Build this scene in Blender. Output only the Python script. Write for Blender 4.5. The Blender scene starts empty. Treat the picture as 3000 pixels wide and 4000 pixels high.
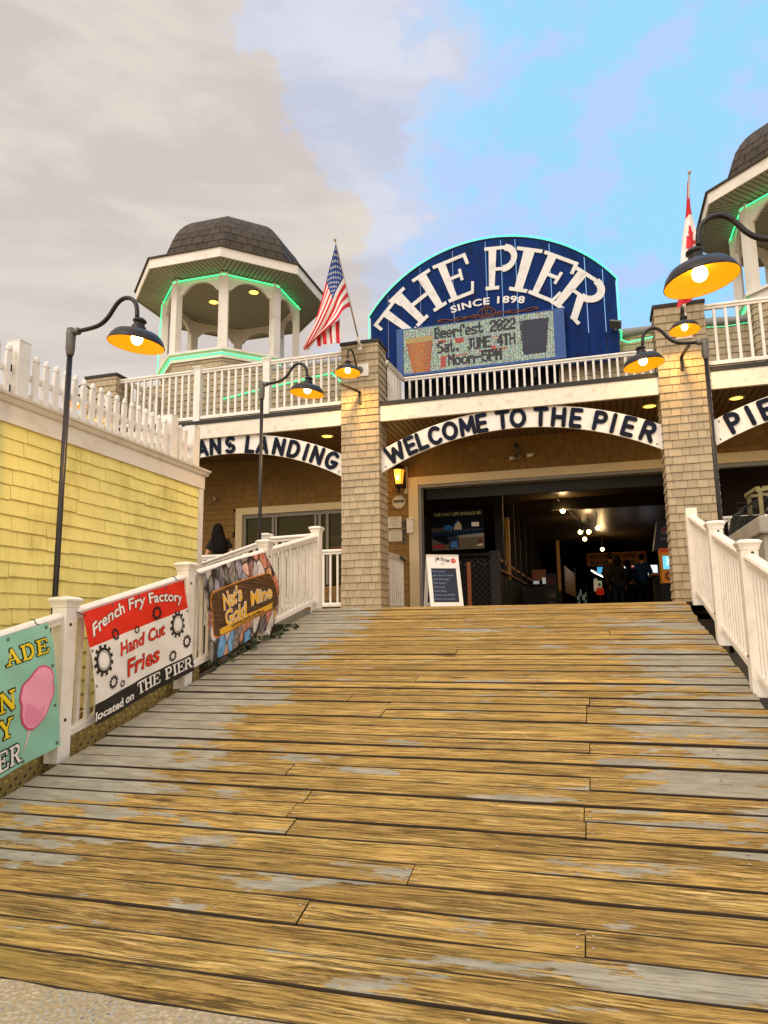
import bpy, bmesh, math, random
from mathutils import Vector, Matrix
random.seed(7)
C = bpy.context.scene.collection
SC = bpy.context.scene
R = math.radians
PI = math.pi

# ---------------------------------------------------------------- camera
cam = bpy.data.cameras.new('camera'); camo = bpy.data.objects.new('camera', cam); C.objects.link(camo)
cam.sensor_fit = 'HORIZONTAL'; cam.sensor_width = 36.0; cam.lens = 36.0*2773/3000
cam.clip_start = 0.05; cam.clip_end = 3000
def cam_matrix(yaw, pitch, roll):
    B = Matrix(((1,0,0),(0,0,-1),(0,1,0)))
    cr, sr = math.cos(roll), math.sin(roll); Rr = Matrix(((cr,-sr,0),(sr,cr,0),(0,0,1)))
    cp, sp = math.cos(pitch), math.sin(pitch); Rp = Matrix(((1,0,0),(0,cp,-sp),(0,sp,cp)))
    cy, sy = math.cos(yaw), math.sin(yaw); Ry = Matrix(((cy,-sy,0),(sy,cy,0),(0,0,1)))
    return Ry @ Rp @ B @ Rr
camo.matrix_world = cam_matrix(R(16.53), R(9.18), R(-0.70)).to_4x4()
SC.camera = camo

# ---------------------------------------------------------------- world: overcast sky clearing on the right
SUN_EL, SUN_AZ = R(42), R(200)      # azimuth measured from +Y clockwise: behind the camera, a little left
w = bpy.data.worlds.new('World'); SC.world = w; w.use_nodes = True
nt = w.node_tree; nt.nodes.clear()
def nd(t, type_, **kw):
    n = t.nodes.new(type_)
    for k, v in kw.items():
        if hasattr(n, k): setattr(n, k, v)
    return n
def mathn(t, op, a, b=None, clamp=False):
    n = t.nodes.new('ShaderNodeMath'); n.operation = op; n.use_clamp = clamp
    for i, v in enumerate((a, b)):
        if v is None: continue
        if isinstance(v, (int, float)): n.inputs[i].default_value = v
        else: t.links.new(v, n.inputs[i])
    return n.outputs[0]
def maprange(t, v, a, b, c=0.0, d=1.0, smooth=False):
    n = t.nodes.new('ShaderNodeMapRange'); n.clamp = True
    if smooth: n.interpolation_type = 'SMOOTHSTEP'
    t.links.new(v, n.inputs[0])
    for i, x in zip((1,2,3,4), (a,b,c,d)): n.inputs[i].default_value = x
    return n.outputs[0]
def mixc(t, f, a, b, mode='MIX'):
    n = t.nodes.new('ShaderNodeMix'); n.data_type = 'RGBA'; n.blend_type = mode
    if isinstance(f, (int, float)): n.inputs[0].default_value = f
    else: t.links.new(f, n.inputs[0])
    for i, v in ((6, a), (7, b)):
        if isinstance(v, (tuple, list)): n.inputs[i].default_value = (v[0], v[1], v[2], 1)
        else: t.links.new(v, n.inputs[i])
    return n.outputs[2]
def noise(t, vec, scale, detail=4, rough=0.55, dist=0.0):
    n = t.nodes.new('ShaderNodeTexNoise'); n.inputs['Scale'].default_value = scale; n.inputs['Detail'].default_value = detail
    n.inputs['Roughness'].default_value = rough; n.inputs['Distortion'].default_value = dist
    if vec is not None: t.links.new(vec, n.inputs['Vector'])
    return n.outputs['Fac']
def mapping(t, vec, scale=(1,1,1), loc=(0,0,0)):
    n = t.nodes.new('ShaderNodeMapping'); n.inputs['Scale'].default_value = scale; n.inputs['Location'].default_value = loc
    t.links.new(vec, n.inputs['Vector']); return n.outputs[0]
def lin(h):
    if isinstance(h, str):
        h = h.lstrip('#'); h = tuple(int(h[i:i+2], 16) for i in (0,2,4))
    f = lambda c: (c/255/12.92) if c/255 <= 0.04045 else ((c/255+0.055)/1.055)**2.4
    return tuple(f(c) for c in h)

tc = nd(nt, 'ShaderNodeTexCoord'); gen = tc.outputs['Generated']
sky = nd(nt, 'ShaderNodeTexSky'); sky.sky_type = 'NISHITA'; sky.sun_disc = False
sky.sun_elevation = SUN_EL; sky.sun_rotation = SUN_AZ
sep = nd(nt, 'ShaderNodeSeparateXYZ'); nt.links.new(gen, sep.inputs[0])
X, Y, Z_ = sep.outputs
az = mathn(nt, 'ARCTAN2', X, Y)
warp = noise(nt, mapping(nt, gen, (1,1,1.3)), 5.0, 6, 0.6)
warp2 = noise(nt, mapping(nt, gen, (1,1,1.6), (3,1,2)), 14.0, 8, 0.68)
edge = mathn(nt, 'ADD', az, mathn(nt, 'MULTIPLY', mathn(nt, 'SUBTRACT', warp, 0.5), 0.55))
edge = mathn(nt, 'ADD', edge, mathn(nt, 'MULTIPLY', mathn(nt, 'SUBTRACT', warp2, 0.5), 0.24))
lil_m = mathn(nt, 'ADD', edge, mathn(nt, 'MULTIPLY', maprange(nt, Z_, 0.42, 0.72, 0, 1), 0.26))
lil_m = maprange(nt, lil_m, -0.32, -0.27, 0, 1, True)
edge = mathn(nt, 'SUBTRACT', edge, mathn(nt, 'MULTIPLY', maprange(nt, Z_, 0.5, 0.8, 0, 1), 0.08))
blue_m = maprange(nt, edge, -0.285, -0.235, 0, 1, True)
far = maprange(nt, az, 0.9, 1.5, 1, 0)
blue_m = mathn(nt, 'MULTIPLY', blue_m, far)
lil = maprange(nt, noise(nt, mapping(nt, gen, (1,1,1.5), (7,2,1)), 9.0, 5, 0.6), 0.46, 0.6, 0, 1, True)
bluecol = mixc(nt, lil, lin('#9dd8ff'), lin('#b3cefa'))
bluecol = mixc(nt, maprange(nt, edge, -0.26, -0.12, 1, 0), bluecol, lin('#c6d2ec'))
cl = noise(nt, mapping(nt, gen, (1,1,3.8), (0,0,0.4)), 3.6, 9, 0.63, 0.4)
cl2 = maprange(nt, cl, 0.36, 0.66, 0, 1, True)
greycol = mixc(nt, cl2, lin('#cec4bf'), lin('#dfd5ca'))
greycol = mixc(nt, maprange(nt, Z_, 0.36, 0.05, 0, 0.8), greycol, lin('#ece3d6'))
greycol = mixc(nt, mathn(nt, 'MULTIPLY', lil_m, far), greycol, mixc(nt, cl2, lin('#c3c8da'), lin('#d8dbe8')))
cloud = mixc(nt, blue_m, greycol, bluecol)
# the brighter part of the overcast: overhead and behind the photographer
bk = maprange(nt, Y, 0.25, -0.35, 0, 1, True)
up = maprange(nt, Z_, 0.72, 0.95, 0, 1, True)
brt = mathn(nt, 'ADD', 1.0, mathn(nt, 'MULTIPLY', mathn(nt, 'MAXIMUM', bk, up), 1.15))
sca = nd(nt, 'ShaderNodeVectorMath'); sca.operation = 'SCALE'; nt.links.new(cloud, sca.inputs[0])
nt.links.new(mathn(nt, 'MULTIPLY', brt, 10.0), sca.inputs['Scale'])
skymix = mixc(nt, 0.96, sky.outputs[0], sca.outputs[0])
bg = nd(nt, 'ShaderNodeBackground'); bg.inputs['Strength'].default_value = 0.1
nt.links.new(skymix, bg.inputs['Color'])
wo = nd(nt, 'ShaderNodeOutputWorld'); nt.links.new(bg.outputs[0], wo.inputs[0])

# soft sun through the overcast
sl = bpy.data.lights.new('sun', 'SUN'); sl.energy = 1.1; sl.angle = R(25); sl.color = (1.0, 0.95, 0.86)
so = bpy.data.objects.new('sun', sl); C.objects.link(so)
sd = Vector((math.sin(SUN_AZ)*math.cos(SUN_EL), math.cos(SUN_AZ)*math.cos(SUN_EL), math.sin(SUN_EL)))
so.rotation_euler = (-sd).to_track_quat('-Z', 'Y').to_euler(); so.location = (0,-10,20)

vs = SC.view_settings; vs.view_transform = 'Standard'; vs.look = 'None'; vs.gamma = 1.0; vs.use_curve_mapping = False
vs.exposure = 0.12
SC.cycles.max_bounces = 6

# ---------------------------------------------------------------- helpers: materials
MATS = {}
def mat(name, col=(0.5,0.5,0.5), rough=0.6, metal=0.0, var=0.0, rnd=0.0, scale=6.0, stretch=(1,1,1), col2=None, emit=None, estr=0.0,
        bump=0.0, bscale=40.0, spec=0.5, dirt=None, dscale=2.0, damt=0.0, dst=(1,1,1), alpha=None):
    """one procedural material: base colour, noise variation, per-face 'rnd' variation, optional dirt and bump"""
    if isinstance(col, str): col = lin(col)
    if isinstance(col2, str): col2 = lin(col2)
    if isinstance(dirt, str): dirt = lin(dirt)
    m = bpy.data.materials.new(name); m.use_nodes = True; t = m.node_tree
    b = t.nodes['Principled BSDF']; b.inputs['Roughness'].default_value = rough; b.inputs['Metallic'].default_value = metal
    b.inputs['Specular IOR Level'].default_value = spec
    tcn = nd(t, 'ShaderNodeTexCoord'); ob = tcn.outputs['Object']
    c2 = col2 if col2 else tuple(x*(1-var) for x in col)
    n = noise(t, mapping(t, ob, stretch), scale, 5, 0.6)
    f = maprange(t, n, 0.3, 0.7)
    c = mixc(t, f, col, c2)
    if rnd > 0:
        at = nd(t, 'ShaderNodeAttribute'); at.attribute_name = 'rnd'
        v = maprange(t, at.outputs['Fac'], 0, 1, 1-rnd, 1+rnd*0.6)
        sc = nd(t, 'ShaderNodeVectorMath'); sc.operation = 'SCALE'; t.links.new(c, sc.inputs[0]); t.links.new(v, sc.inputs['Scale']); c = sc.outputs[0]
    if dirt:
        dn = noise(t, mapping(t, ob, dst, (5,3,1)), dscale, 6, 0.65)
        c = mixc(t, mathn(t, 'MULTIPLY', maprange(t, dn, 0.5, 0.72, 0, 1, True), damt), c, dirt)
    t.links.new(c, b.inputs['Base Color'])
    if bump > 0:
        bn = nd(t, 'ShaderNodeBump'); bn.inputs['Strength'].default_value = bump; bn.inputs['Distance'].default_value = 0.01
        t.links.new(noise(t, mapping(t, ob, stretch), bscale, 4, 0.6), bn.inputs['Height']); t.links.new(bn.outputs[0], b.inputs['Normal'])
    if emit is not None:
        if isinstance(emit, str): emit = lin(emit)
        b.inputs['Emission Color'].default_value = (*emit, 1); b.inputs['Emission Strength'].default_value = estr
    MATS[name] = m
    return m

# ---------------------------------------------------------------- helpers: meshes
class MB:
    def __init__(s): s.v = []; s.f = []; s.m = []; s.r = []; s.mi = 0; s.sm = []; s.smooth = False
    def add(s, vs_, fs, r=None):
        o = len(s.v); s.v += [tuple(p) for p in vs_]
        rr = random.random() if r is None else r
        for f in fs: s.f.append(tuple(i+o for i in f)); s.m.append(s.mi); s.r.append(rr); s.sm.append(s.smooth)
    def quad(s, a, b, c, d, r=None): s.add((a,b,c,d), ((0,1,2,3),), r)
    def box(s, lo, hi, r=None):
        x0,y0,z0 = lo; x1,y1,z1 = hi
        s.add(((x0,y0,z0),(x1,y0,z0),(x1,y1,z0),(x0,y1,z0),(x0,y0,z1),(x1,y0,z1),(x1,y1,z1),(x0,y1,z1)),
              ((0,3,2,1),(4,5,6,7),(0,1,5,4),(1,2,6,5),(2,3,7,6),(3,0,4,7)), r)
    def cbox(s, c, size, r=None, M=None):
        h = [x/2 for x in size]
        pts = [Vector((sx*h[0], sy*h[1], sz*h[2])) for sz in (-1,1) for sx, sy in ((-1,-1),(1,-1),(1,1),(-1,1))]
        if M is not None: pts = [M @ p for p in pts]
        pts = [p + Vector(c) for p in pts]
        s.add(pts, ((0,3,2,1),(4,5,6,7),(0,1,5,4),(1,2,6,5),(2,3,7,6),(3,0,4,7)), r)
    def beam(s, p0, p1, w_, h_, up=(0,0,1), r=None, prof=None):
        """prism of a rectangular (or given) profile from p0 to p1; profile x across, y along 'up'"""
        p0 = Vector(p0); p1 = Vector(p1); d = (p1-p0).normalized(); u = Vector(up)
        a = d.cross(u).normalized(); u = a.cross(d).normalized()
        pf = prof or ((-w_/2,-h_/2),(w_/2,-h_/2),(w_/2,h_/2),(-w_/2,h_/2))
        n = len(pf); vs_ = [p + a*x + u*y for p in (p0, p1) for x, y in pf]
        fs = [(i, (i+1) % n, (i+1) % n + n, i+n) for i in range(n)] + [tuple(range(n-1, -1, -1)), tuple(range(n, 2*n))]
        s.add(vs_, fs, r)
    def tube(s, path, rad, n=10, r=None, cap=True):
        path = [Vector(p) for p in path]; rads = rad if isinstance(rad, (list, tuple)) else [rad]*len(path)
        ref = Vector((0.13, 0.27, 0.95)); vs_ = []; prev = None
        for i, p in enumerate(path):
            d = (path[min(i+1, len(path)-1)] - path[max(i-1, 0)]).normalized()
            if prev is None:
                a = d.cross(ref)
                if a.length < 1e-3: a = d.cross(Vector((1,0,0)))
            else: a = prev - d*prev.dot(d)
            a.normalize(); prev = a; b = d.cross(a)
            for k in range(n):
                t_ = 2*PI*k/n; vs_.append(p + (a*math.cos(t_) + b*math.sin(t_))*rads[i])
        fs = []
        for i in range(len(path)-1):
            for k in range(n): fs.append((i*n+k, i*n+(k+1) % n, (i+1)*n+(k+1) % n, (i+1)*n+k))
        if cap: fs += [tuple(range(n-1, -1, -1)), tuple(range((len(path)-1)*n, len(path)*n))]
        sm = s.smooth; s.smooth = n > 6; s.add(vs_, fs, r); s.smooth = sm
    def lathe(s, prof, n=32, M=None, r=None, capb=False, capt=False):
        vs_ = []; fs = []
        for rr, z in prof:
            for k in range(n):
                p = Vector((rr*math.cos(2*PI*k/n), rr*math.sin(2*PI*k/n), z)); vs_.append(M @ p if M is not None else p)
        for i in range(len(prof)-1):
            for k in range(n): fs.append((i*n+k, i*n+(k+1) % n, (i+1)*n+(k+1) % n, (i+1)*n+k))
        if capb: fs.append(tuple(range(n-1, -1, -1)))
        if capt: fs.append(tuple(range((len(prof)-1)*n, len(prof)*n)))
        sm = s.smooth; s.smooth = True; s.add(vs_, fs, r); s.smooth = sm
    def poly(s, pts, f, th=0.0, r=None):
        """flat polygon (2D pts) mapped by f(x, y, depth); th>0 makes a prism"""
        n = len(pts)
        ar = sum(pts[i][0]*pts[(i+1) % n][1]-pts[(i+1) % n][0]*pts[i][1] for i in range(n))
        if ar < 0: pts = pts[::-1]
        top = [f(x, y, 0.0) for x, y in pts]
        if th == 0: s.add(top, (tuple(range(n)),), r); return
        bot = [f(x, y, th) for x, y in pts]
        s.add(top+bot, [tuple(range(n))] + [tuple(range(2*n-1, n-1, -1))] + [(i+n, (i+1) % n+n, (i+1) % n, i) for i in range(n)], r)
    def sphere(s, c, rad, n=14, m=8, sc=(1,1,1), r=None):
        prof = []
        vs_ = []; fs = []
        for j in range(m+1):
            a = -PI/2 + PI*j/m
            for k in range(n):
                vs_.append(Vector(c) + Vector((math.cos(a)*math.cos(2*PI*k/n)*sc[0], math.cos(a)*math.sin(2*PI*k/n)*sc[1], math.sin(a)*sc[2]))*rad)
        for j in range(m):
            for k in range(n): fs.append((j*n+k, j*n+(k+1) % n, (j+1)*n+(k+1) % n, (j+1)*n+k))
        sm = s.smooth; s.smooth = True; s.add(vs_, fs, r); s.smooth = sm
    def build(s, name, mats, parent=None, bevel=0.0, origin=None):
        me = bpy.data.meshes.new(name)
        off = Vector((0,0,0))
        if parent is not None: off = WL[parent.name]
        if origin is not None: off = Vector(origin) if parent is None else off
        me.from_pydata([(p[0]-off.x, p[1]-off.y, p[2]-off.z) for p in s.v], [], s.f)
        if not isinstance(mats, (list, tuple)): mats = [mats]
        for m_ in mats: me.materials.append(m_)
        me.polygons.foreach_set('material_index', s.m); me.polygons.foreach_set('use_smooth', s.sm)
        at = me.attributes.new('rnd', 'FLOAT', 'FACE'); at.data.foreach_set('value', s.r)
        me.update()
        o = bpy.data.objects.new(name, me); C.objects.link(o)
        if parent is not None: o.parent = parent
        elif origin is not None: o.location = off
        WL[o.name] = off.copy()
        if bevel > 0:
            b = o.modifiers.new('bevel', 'BEVEL'); b.width = bevel; b.segments = 2; b.limit_method = 'ANGLE'; b.angle_limit = R(40)
        return o
WL = {}
def thing(name, label, cat, loc=(0,0,0), group=None):
    o = bpy.data.objects.new(name, None); C.objects.link(o); o.location = loc; o.empty_display_size = 0.2
    WL[o.name] = Vector(loc); return tag(o, label, cat, group)
def tag(o, label, cat, group=None):
    o['label'] = label; o['category'] = cat
    if group: o['group'] = group
    return o
def struct(o): o['kind'] = 'structure'; return o
def stuff(o): o['kind'] = 'stuff'; return o
def copy_thing(root, loc, label, rotz=None):
    def rec(o, par):
        c = o.copy(); C.objects.link(c); c.parent = par
        for ch in [x for x in bpy.data.objects if x.parent == o]: rec(ch, c)
        return c
    n = rec(root, None); n.location = loc
    if rotz is not None: n.rotation_euler[2] = rotz
    n['label'] = label; WL[n.name] = Vector(loc); return n

# ---- lettering: strokes and the built-in font
def arc(cx, cy, rx, ry, a0, a1, n=10):
    return [(cx+rx*math.cos(R(a0+(a1-a0)*i/n)), cy+ry*math.sin(R(a0+(a1-a0)*i/n))) for i in range(n+1)]
def ribbon(pts, w_, round_=False):
    """stroke as one polygon outline (mitred), with round or butt ends"""
    P = [Vector((x, y)) for x, y in pts]; L, Rr = [], []
    n = len(P); closed = (P[0]-P[-1]).length < 1e-6 and n > 3
    for i in range(n):
        if closed: d0 = P[i]-P[i-1] if i > 0 else P[0]-P[-2]; d1 = P[i+1]-P[i] if i < n-1 else P[1]-P[0]
        else:
            d0 = P[i]-P[max(i-1, 0)]; d1 = P[min(i+1, n-1)]-P[i]
            if i == 0: d0 = d1
            if i == n-1: d1 = d0
        d0 = d0.normalized(); d1 = d1.normalized(); t_ = (d0+d1)
        t_ = t_.normalized() if t_.length > 1e-4 else d1
        nn = Vector((-t_.y, t_.x)); k = min(1/max(nn.dot(Vector((-d1.y, d1.x))), 0.35), 2.2)
        L.append(P[i]+nn*w_/2*k); Rr.append(P[i]-nn*w_/2*k)
    if closed:
        return [[tuple(L[i]), tuple(L[i+1]), tuple(Rr[i+1]), tuple(Rr[i])] for i in range(n-1)]
    if round_:
        def cap(c, d, sgn):
            a = math.atan2(d.y, d.x)
            return [c + Vector((math.cos(a+t_), math.sin(a+t_)))*w_/2 for t_ in [sgn*PI/2*(1-2*j/7) for j in range(1, 7)]]
        end = cap(P[-1], (P[-1]-P[-2]).normalized(), 1); start = cap(P[0], (P[0]-P[1]).normalized(), 1)
        out = L + end + Rr[::-1] + start
        return [[tuple(p) for p in out]] if n == 2 else [[tuple(L[i]), tuple(L[i+1]), tuple(Rr[i+1]), tuple(Rr[i])] for i in range(n-1)] + \
            [[tuple(L[-1])] + [tuple(p) for p in end] + [tuple(Rr[-1])], [tuple(Rr[0])] + [tuple(p) for p in start] + [tuple(L[0])]]
    return [[tuple(L[i]), tuple(L[i+1]), tuple(Rr[i+1]), tuple(Rr[i])] for i in range(n-1)]
SANS = {  # width, strokes on a unit-high grid
 'A': (0.9, [[(0.08,0),(0.45,1)],[(0.45,1),(0.82,0)],[(0.24,0.32),(0.66,0.32)]]),
 'C': (0.85, [arc(0.45,0.5,0.38,0.5,48,312,14)]), 'D': (0.85, [[(0.1,0),(0.1,1)], [(0.1,1),(0.35,1)]+arc(0.36,0.5,0.42,0.5,90,-90,10)+[(0.1,0)]]),
 'E': (0.7, [[(0.1,0),(0.1,1)],[(0.1,1),(0.62,1)],[(0.1,0.5),(0.56,0.5)],[(0.1,0),(0.62,0)]]),
 'G': (0.9, [arc(0.45,0.5,0.38,0.5,48,345,16),[(0.83,0.40),(0.5,0.40)]]), 'H': (0.85, [[(0.1,0),(0.1,1)],[(0.75,0),(0.75,1)],[(0.1,0.5),(0.75,0.5)]]),
 'I': (0.25, [[(0.12,0),(0.12,1)]]), 'L': (0.65, [[(0.1,1),(0.1,0),(0.6,0)]]),
 'M': (1.0, [[(0.1,0),(0.14,1)],[(0.14,1),(0.5,0.25)],[(0.5,0.25),(0.86,1)],[(0.86,1),(0.9,0)]]), 'N': (0.85, [[(0.1,0),(0.1,1)],[(0.1,1),(0.75,0)],[(0.75,0),(0.75,1)]]),
 'O': (0.95, [arc(0.47,0.5,0.4,0.5,0,360,22)]), 'P': (0.75, [[(0.1,0),(0.1,1)],[(0.1,1),(0.38,1)]+arc(0.40,0.73,0.27,0.27,90,-90,8)+[(0.1,0.46)]]),
 'R': (0.8, [[(0.1,0),(0.1,1)],[(0.1,1),(0.38,1)]+arc(0.40,0.73,0.27,0.27,90,-90,8)+[(0.1,0.46)],[(0.4,0.44),(0.7,0)]]),
 'S': (0.75, [arc(0.38,0.74,0.28,0.26,40,270,10)+arc(0.38,0.24,0.3,0.24,90,-140,10)]),
 'T': (0.8, [[(0.05,1),(0.75,1)],[(0.4,1),(0.4,0)]]), 'W': (1.2, [[(0.05,1),(0.3,0)],[(0.3,0),(0.6,0.8)],[(0.6,0.8),(0.9,0)],[(0.9,0),(1.15,1)]]),
 'U': (0.8, [[(0.1,1),(0.1,0.3)]+arc(0.4,0.3,0.3,0.3,180,360,10)+[(0.7,1)]]), 'J': (0.6, [[(0.5,1),(0.5,0.25)]+arc(0.28,0.25,0.22,0.25,0,-150,8)]),
 'B': (0.75, [[(0.1,0),(0.1,1)],[(0.1,1),(0.36,1)]+arc(0.38,0.76,0.24,0.24,90,-90,8)+[(0.1,0.52)],[(0.1,0.5),(0.4,0.5)]+arc(0.42,0.25,0.27,0.25,90,-90,8)+[(0.1,0)]]),
 'K': (0.8, [[(0.1,0),(0.1,1)],[(0.7,1),(0.14,0.45)],[(0.3,0.6),(0.74,0)]]), 'Y': (0.8, [[(0.05,1),(0.4,0.5)],[(0.75,1),(0.4,0.5)],[(0.4,0.5),(0.4,0)]]),
}
# slab-serif capitals: (width, [(polyline, stroke width)])
def slab(x, y, l=0.36, h=0.08): return ([(x-l/2, y), (x+l/2, y)], h)
t0, t1 = 0.04, 0.96
SERIF = {
 'T': (0.8, [([(0.4,0.02),(0.4,0.98)],0.19), ([(0,t1),(0.8,t1)],0.085), ([(0.035,t1),(0.0,0.74)],0.08), ([(0.765,t1),(0.8,0.74)],0.08), slab(0.4,t0,0.42)]),
 'H': (1.0, [([(0.2,0.02),(0.2,0.98)],0.19), ([(0.8,0.02),(0.8,0.98)],0.19), ([(0.2,0.5),(0.8,0.5)],0.09), slab(0.2,t0,0.4), slab(0.8,t0,0.4), slab(0.2,t1,0.4), slab(0.8,t1,0.4)]),
 'E': (0.85, [([(0.2,0.02),(0.2,0.98)],0.19), ([(0,t1),(0.78,t1)],0.08), ([(0,t0),(0.82,t0)],0.08), ([(0.2,0.52),(0.58,0.52)],0.075), ([(0.745,t1),(0.79,0.72)],0.08), ([(0.785,t0),(0.84,0.28)],0.08), ([(0.57,0.66),(0.57,0.38)],0.075)]),
 'P': (0.9, [([(0.2,0.02),(0.2,0.98)],0.19), ([(0,t1),(0.5,t1)],0.08), (arc(0.50,0.715,0.27,0.245,90,-90,12),0.15), ([(0.2,0.47),(0.5,0.47)],0.075), slab(0.22,t0,0.46)]),
 'I': (0.5, [([(0.25,0.02),(0.25,0.98)],0.2), slab(0.25,t0,0.46), slab(0.25,t1,0.46)]),
 'R': (1.0, [([(0.2,0.02),(0.2,0.98)],0.19), ([(0,t1),(0.5,t1)],0.08), (arc(0.50,0.73,0.26,0.23,90,-90,12),0.15), ([(0.2,0.50),(0.5,0.50)],0.075), slab(0.2,t0,0.4), ([(0.5,0.5),(0.8,0.02)],0.17), slab(0.84,t0,0.3)]),
 'A': (1.0, [([(0.16,0.04),(0.5,1.0)],0.09), ([(0.48,1.0),(0.84,0.04)],0.2), ([(0.25,0.33),(0.72,0.33)],0.075), slab(0.15,t0,0.34), slab(0.84,t0,0.36)]),
 'D': (0.95, [([(0.2,0.02),(0.2,0.98)],0.19), ([(0,t1),(0.45,t1)],0.08), ([(0,t0),(0.45,t0)],0.08), (arc(0.45,0.5,0.39,0.46,90,-90,14),0.17)]),
 'N': (1.0, [([(0.17,0.02),(0.17,0.98)],0.1), ([(0.17,0.98),(0.83,0.02)],0.2), ([(0.83,0.02),(0.83,0.98)],0.1), slab(0.17,t0,0.34), slab(0.83,t1,0.34), slab(0.1,t1,0.26)]),
 'Y': (0.95, [([(0.14,0.98),(0.48,0.46)],0.19), ([(0.8,0.98),(0.48,0.46)],0.1), ([(0.475,0.5),(0.475,0.02)],0.19), slab(0.475,t0,0.42), slab(0.14,t1,0.34), slab(0.82,t1,0.32)]),
 'U': (1.0, [([(0.2,0.98),(0.2,0.35)]+arc(0.5,0.35,0.3,0.31,180,360,10)+[(0.8,0.98)],0.15), slab(0.2,t1,0.36), slab(0.8,t1,0.36)]),
}
def draw_sans(mb, ch, f, w_=0.2, th=0.0, eps=0.0006):
    for i, st in enumerate(SANS[ch][1]):
        for pg in ribbon(st, w_, True): mb.poly(pg, lambda x, y, d, i=i: f(x, y, d - i*eps if d == 0 else d), th)
def draw_serif(mb, ch, f, grow=0.0, th=0.0, eps=0.0006):
    for i, (st, w_) in enumerate(SERIF[ch][1]):
        a = Vector(st[0]) ; b = Vector(st[-1]); st2 = list(st)
        if grow and len(st) == 2:
            d = (b-a).normalized()*grow/2; st2 = [tuple(a-d), tuple(b+d)]
        for pg in ribbon(st2, w_+grow): mb.poly(pg, lambda x, y, d, i=i: f(x, y, d - i*eps if d == 0 else d), th)
_TX = {}
def bfont(txt, offset=0.0, extrude=0.0, shear=0.0, res=3, space=1.0):
    """the built-in font as a triangulated mesh, height about 0.7 for capitals"""
    k = (txt, offset, extrude, shear, res, space)
    if k in _TX: return _TX[k]
    cu = bpy.data.curves.new('txt', 'FONT'); cu.body = txt; cu.offset = offset; cu.extrude = extrude; cu.shear = shear; cu.resolution_u = res; cu.space_character = space
    o = bpy.data.objects.new('txt', cu); C.objects.link(o)
    dg = bpy.context.evaluated_depsgraph_get(); me = bpy.data.meshes.new_from_object(o.evaluated_get(dg))
    vs_ = [tuple(v.co) for v in me.vertices]; fs = [tuple(p.vertices) for p in me.polygons]
    bpy.data.objects.remove(o); bpy.data.curves.remove(cu); bpy.data.meshes.remove(me)
    xs = [v[0] for v in vs_] or [0, 1]
    _TX[k] = (vs_, fs, min(xs), max(xs)); return _TX[k]
def put_text(mb, txt, f, width=None, height=None, offset=0.0, shear=0.0, align='L', res=3, space=1.0, bend=None):
    """print text through f(x, y, depth) with the given capital height; bend maps (x, y) first"""
    vs_, fs, x0, x1 = bfont(txt, offset, 0.0, shear, res, space)
    s = (height or 1)/0.7; sx = width/(x1-x0) if width else s
    ox = x0 if align == 'L' else (x0+x1)/2
    out = []
    for v in vs_:
        x, y = (v[0]-ox)*sx, v[1]*s
        if bend: x, y = bend(x, y)
        out.append(f(x, y, 0.0))
    mb.add(out, fs)

# ---------------------------------------------------------------- materials
white = mat('white_vinyl', '#ece4d8', 0.45, var=0.05, scale=3, dirt='#9a8c70', dscale=5, damt=0.28, bump=0.04, bscale=30)
white2 = mat('white_paint_trim', '#e6ddd0', 0.55, var=0.06, scale=2, dirt='#b3a48c', dscale=2.5, damt=0.45, bump=0.05, bscale=25)
fasciam = mat('fascia_paint', '#e9ddca', 0.55, var=0.05, scale=3, dirt='#96754e', dscale=9, damt=0.35, bump=0.05)
cream = mat('cream_casing', '#dcc79d', 0.55, var=0.08, scale=3)
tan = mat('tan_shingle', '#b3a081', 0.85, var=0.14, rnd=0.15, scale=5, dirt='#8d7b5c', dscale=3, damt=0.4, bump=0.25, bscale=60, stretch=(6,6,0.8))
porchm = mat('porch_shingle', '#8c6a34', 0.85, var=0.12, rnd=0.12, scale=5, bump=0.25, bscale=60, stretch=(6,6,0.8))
yellow = mat('yellow_shingle', '#eee088', 0.8, var=0.10, rnd=0.06, scale=4, dirt='#a8964a', dscale=2.2, dst=(1,1,0.5), damt=0.5, bump=0.2, bscale=50, stretch=(6,6,0.8))
backing = mat('shingle_gap', '#211a11', 0.95)
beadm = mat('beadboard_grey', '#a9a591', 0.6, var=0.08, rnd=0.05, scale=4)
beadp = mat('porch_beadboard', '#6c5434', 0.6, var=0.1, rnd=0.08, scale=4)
bronze = mat('dark_bronze_metal', '#241d18', 0.38, metal=0.3, var=0.2, scale=12, spec=0.5)
galv = mat('galvanised_metal', '#6d675e', 0.45, metal=0.5, var=0.25, scale=14)
enamel = mat('lamp_enamel_glow', '#e09c10', 0.35, emit='#ffa600', estr=0.30)  # orange tint and emission put the bulb's light into the lining
bulbm = mat('lit_bulb', '#fff4dc', 0.3, emit='#ffe0a0', estr=14)
dlm = mat('lit_downlight', '#fff2b0', 0.4, emit='#ffd24a', estr=4)
roofm = mat('dark_roof_shingle', '#4b4138', 0.9, var=0.2, rnd=0.22, scale=9, bump=0.35, bscale=90)
roofg = mat('roof_gap', '#16120f', 0.95)
bluem = mat('weathered_blue_board', '#052d6c', 0.85, spec=0.2, var=0.5, scale=5, stretch=(1,1,0.5), dirt='#1c1c22', dscale=6, dst=(1,1,0.6), damt=0.75, bump=0.2, bscale=30)
blueplain = mat('blue_metal_case', '#14468a', 0.5, var=0.2, scale=6)
letm = mat('sign_letter_paint', '#dcd8d4', 0.6, var=0.06, scale=5, dirt='#8d8578', dscale=7, damt=0.4)
letdark = mat('dark_letter', '#0e0d10', 0.75, scale=7, col2='#0b1734', spec=0.2)
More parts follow.
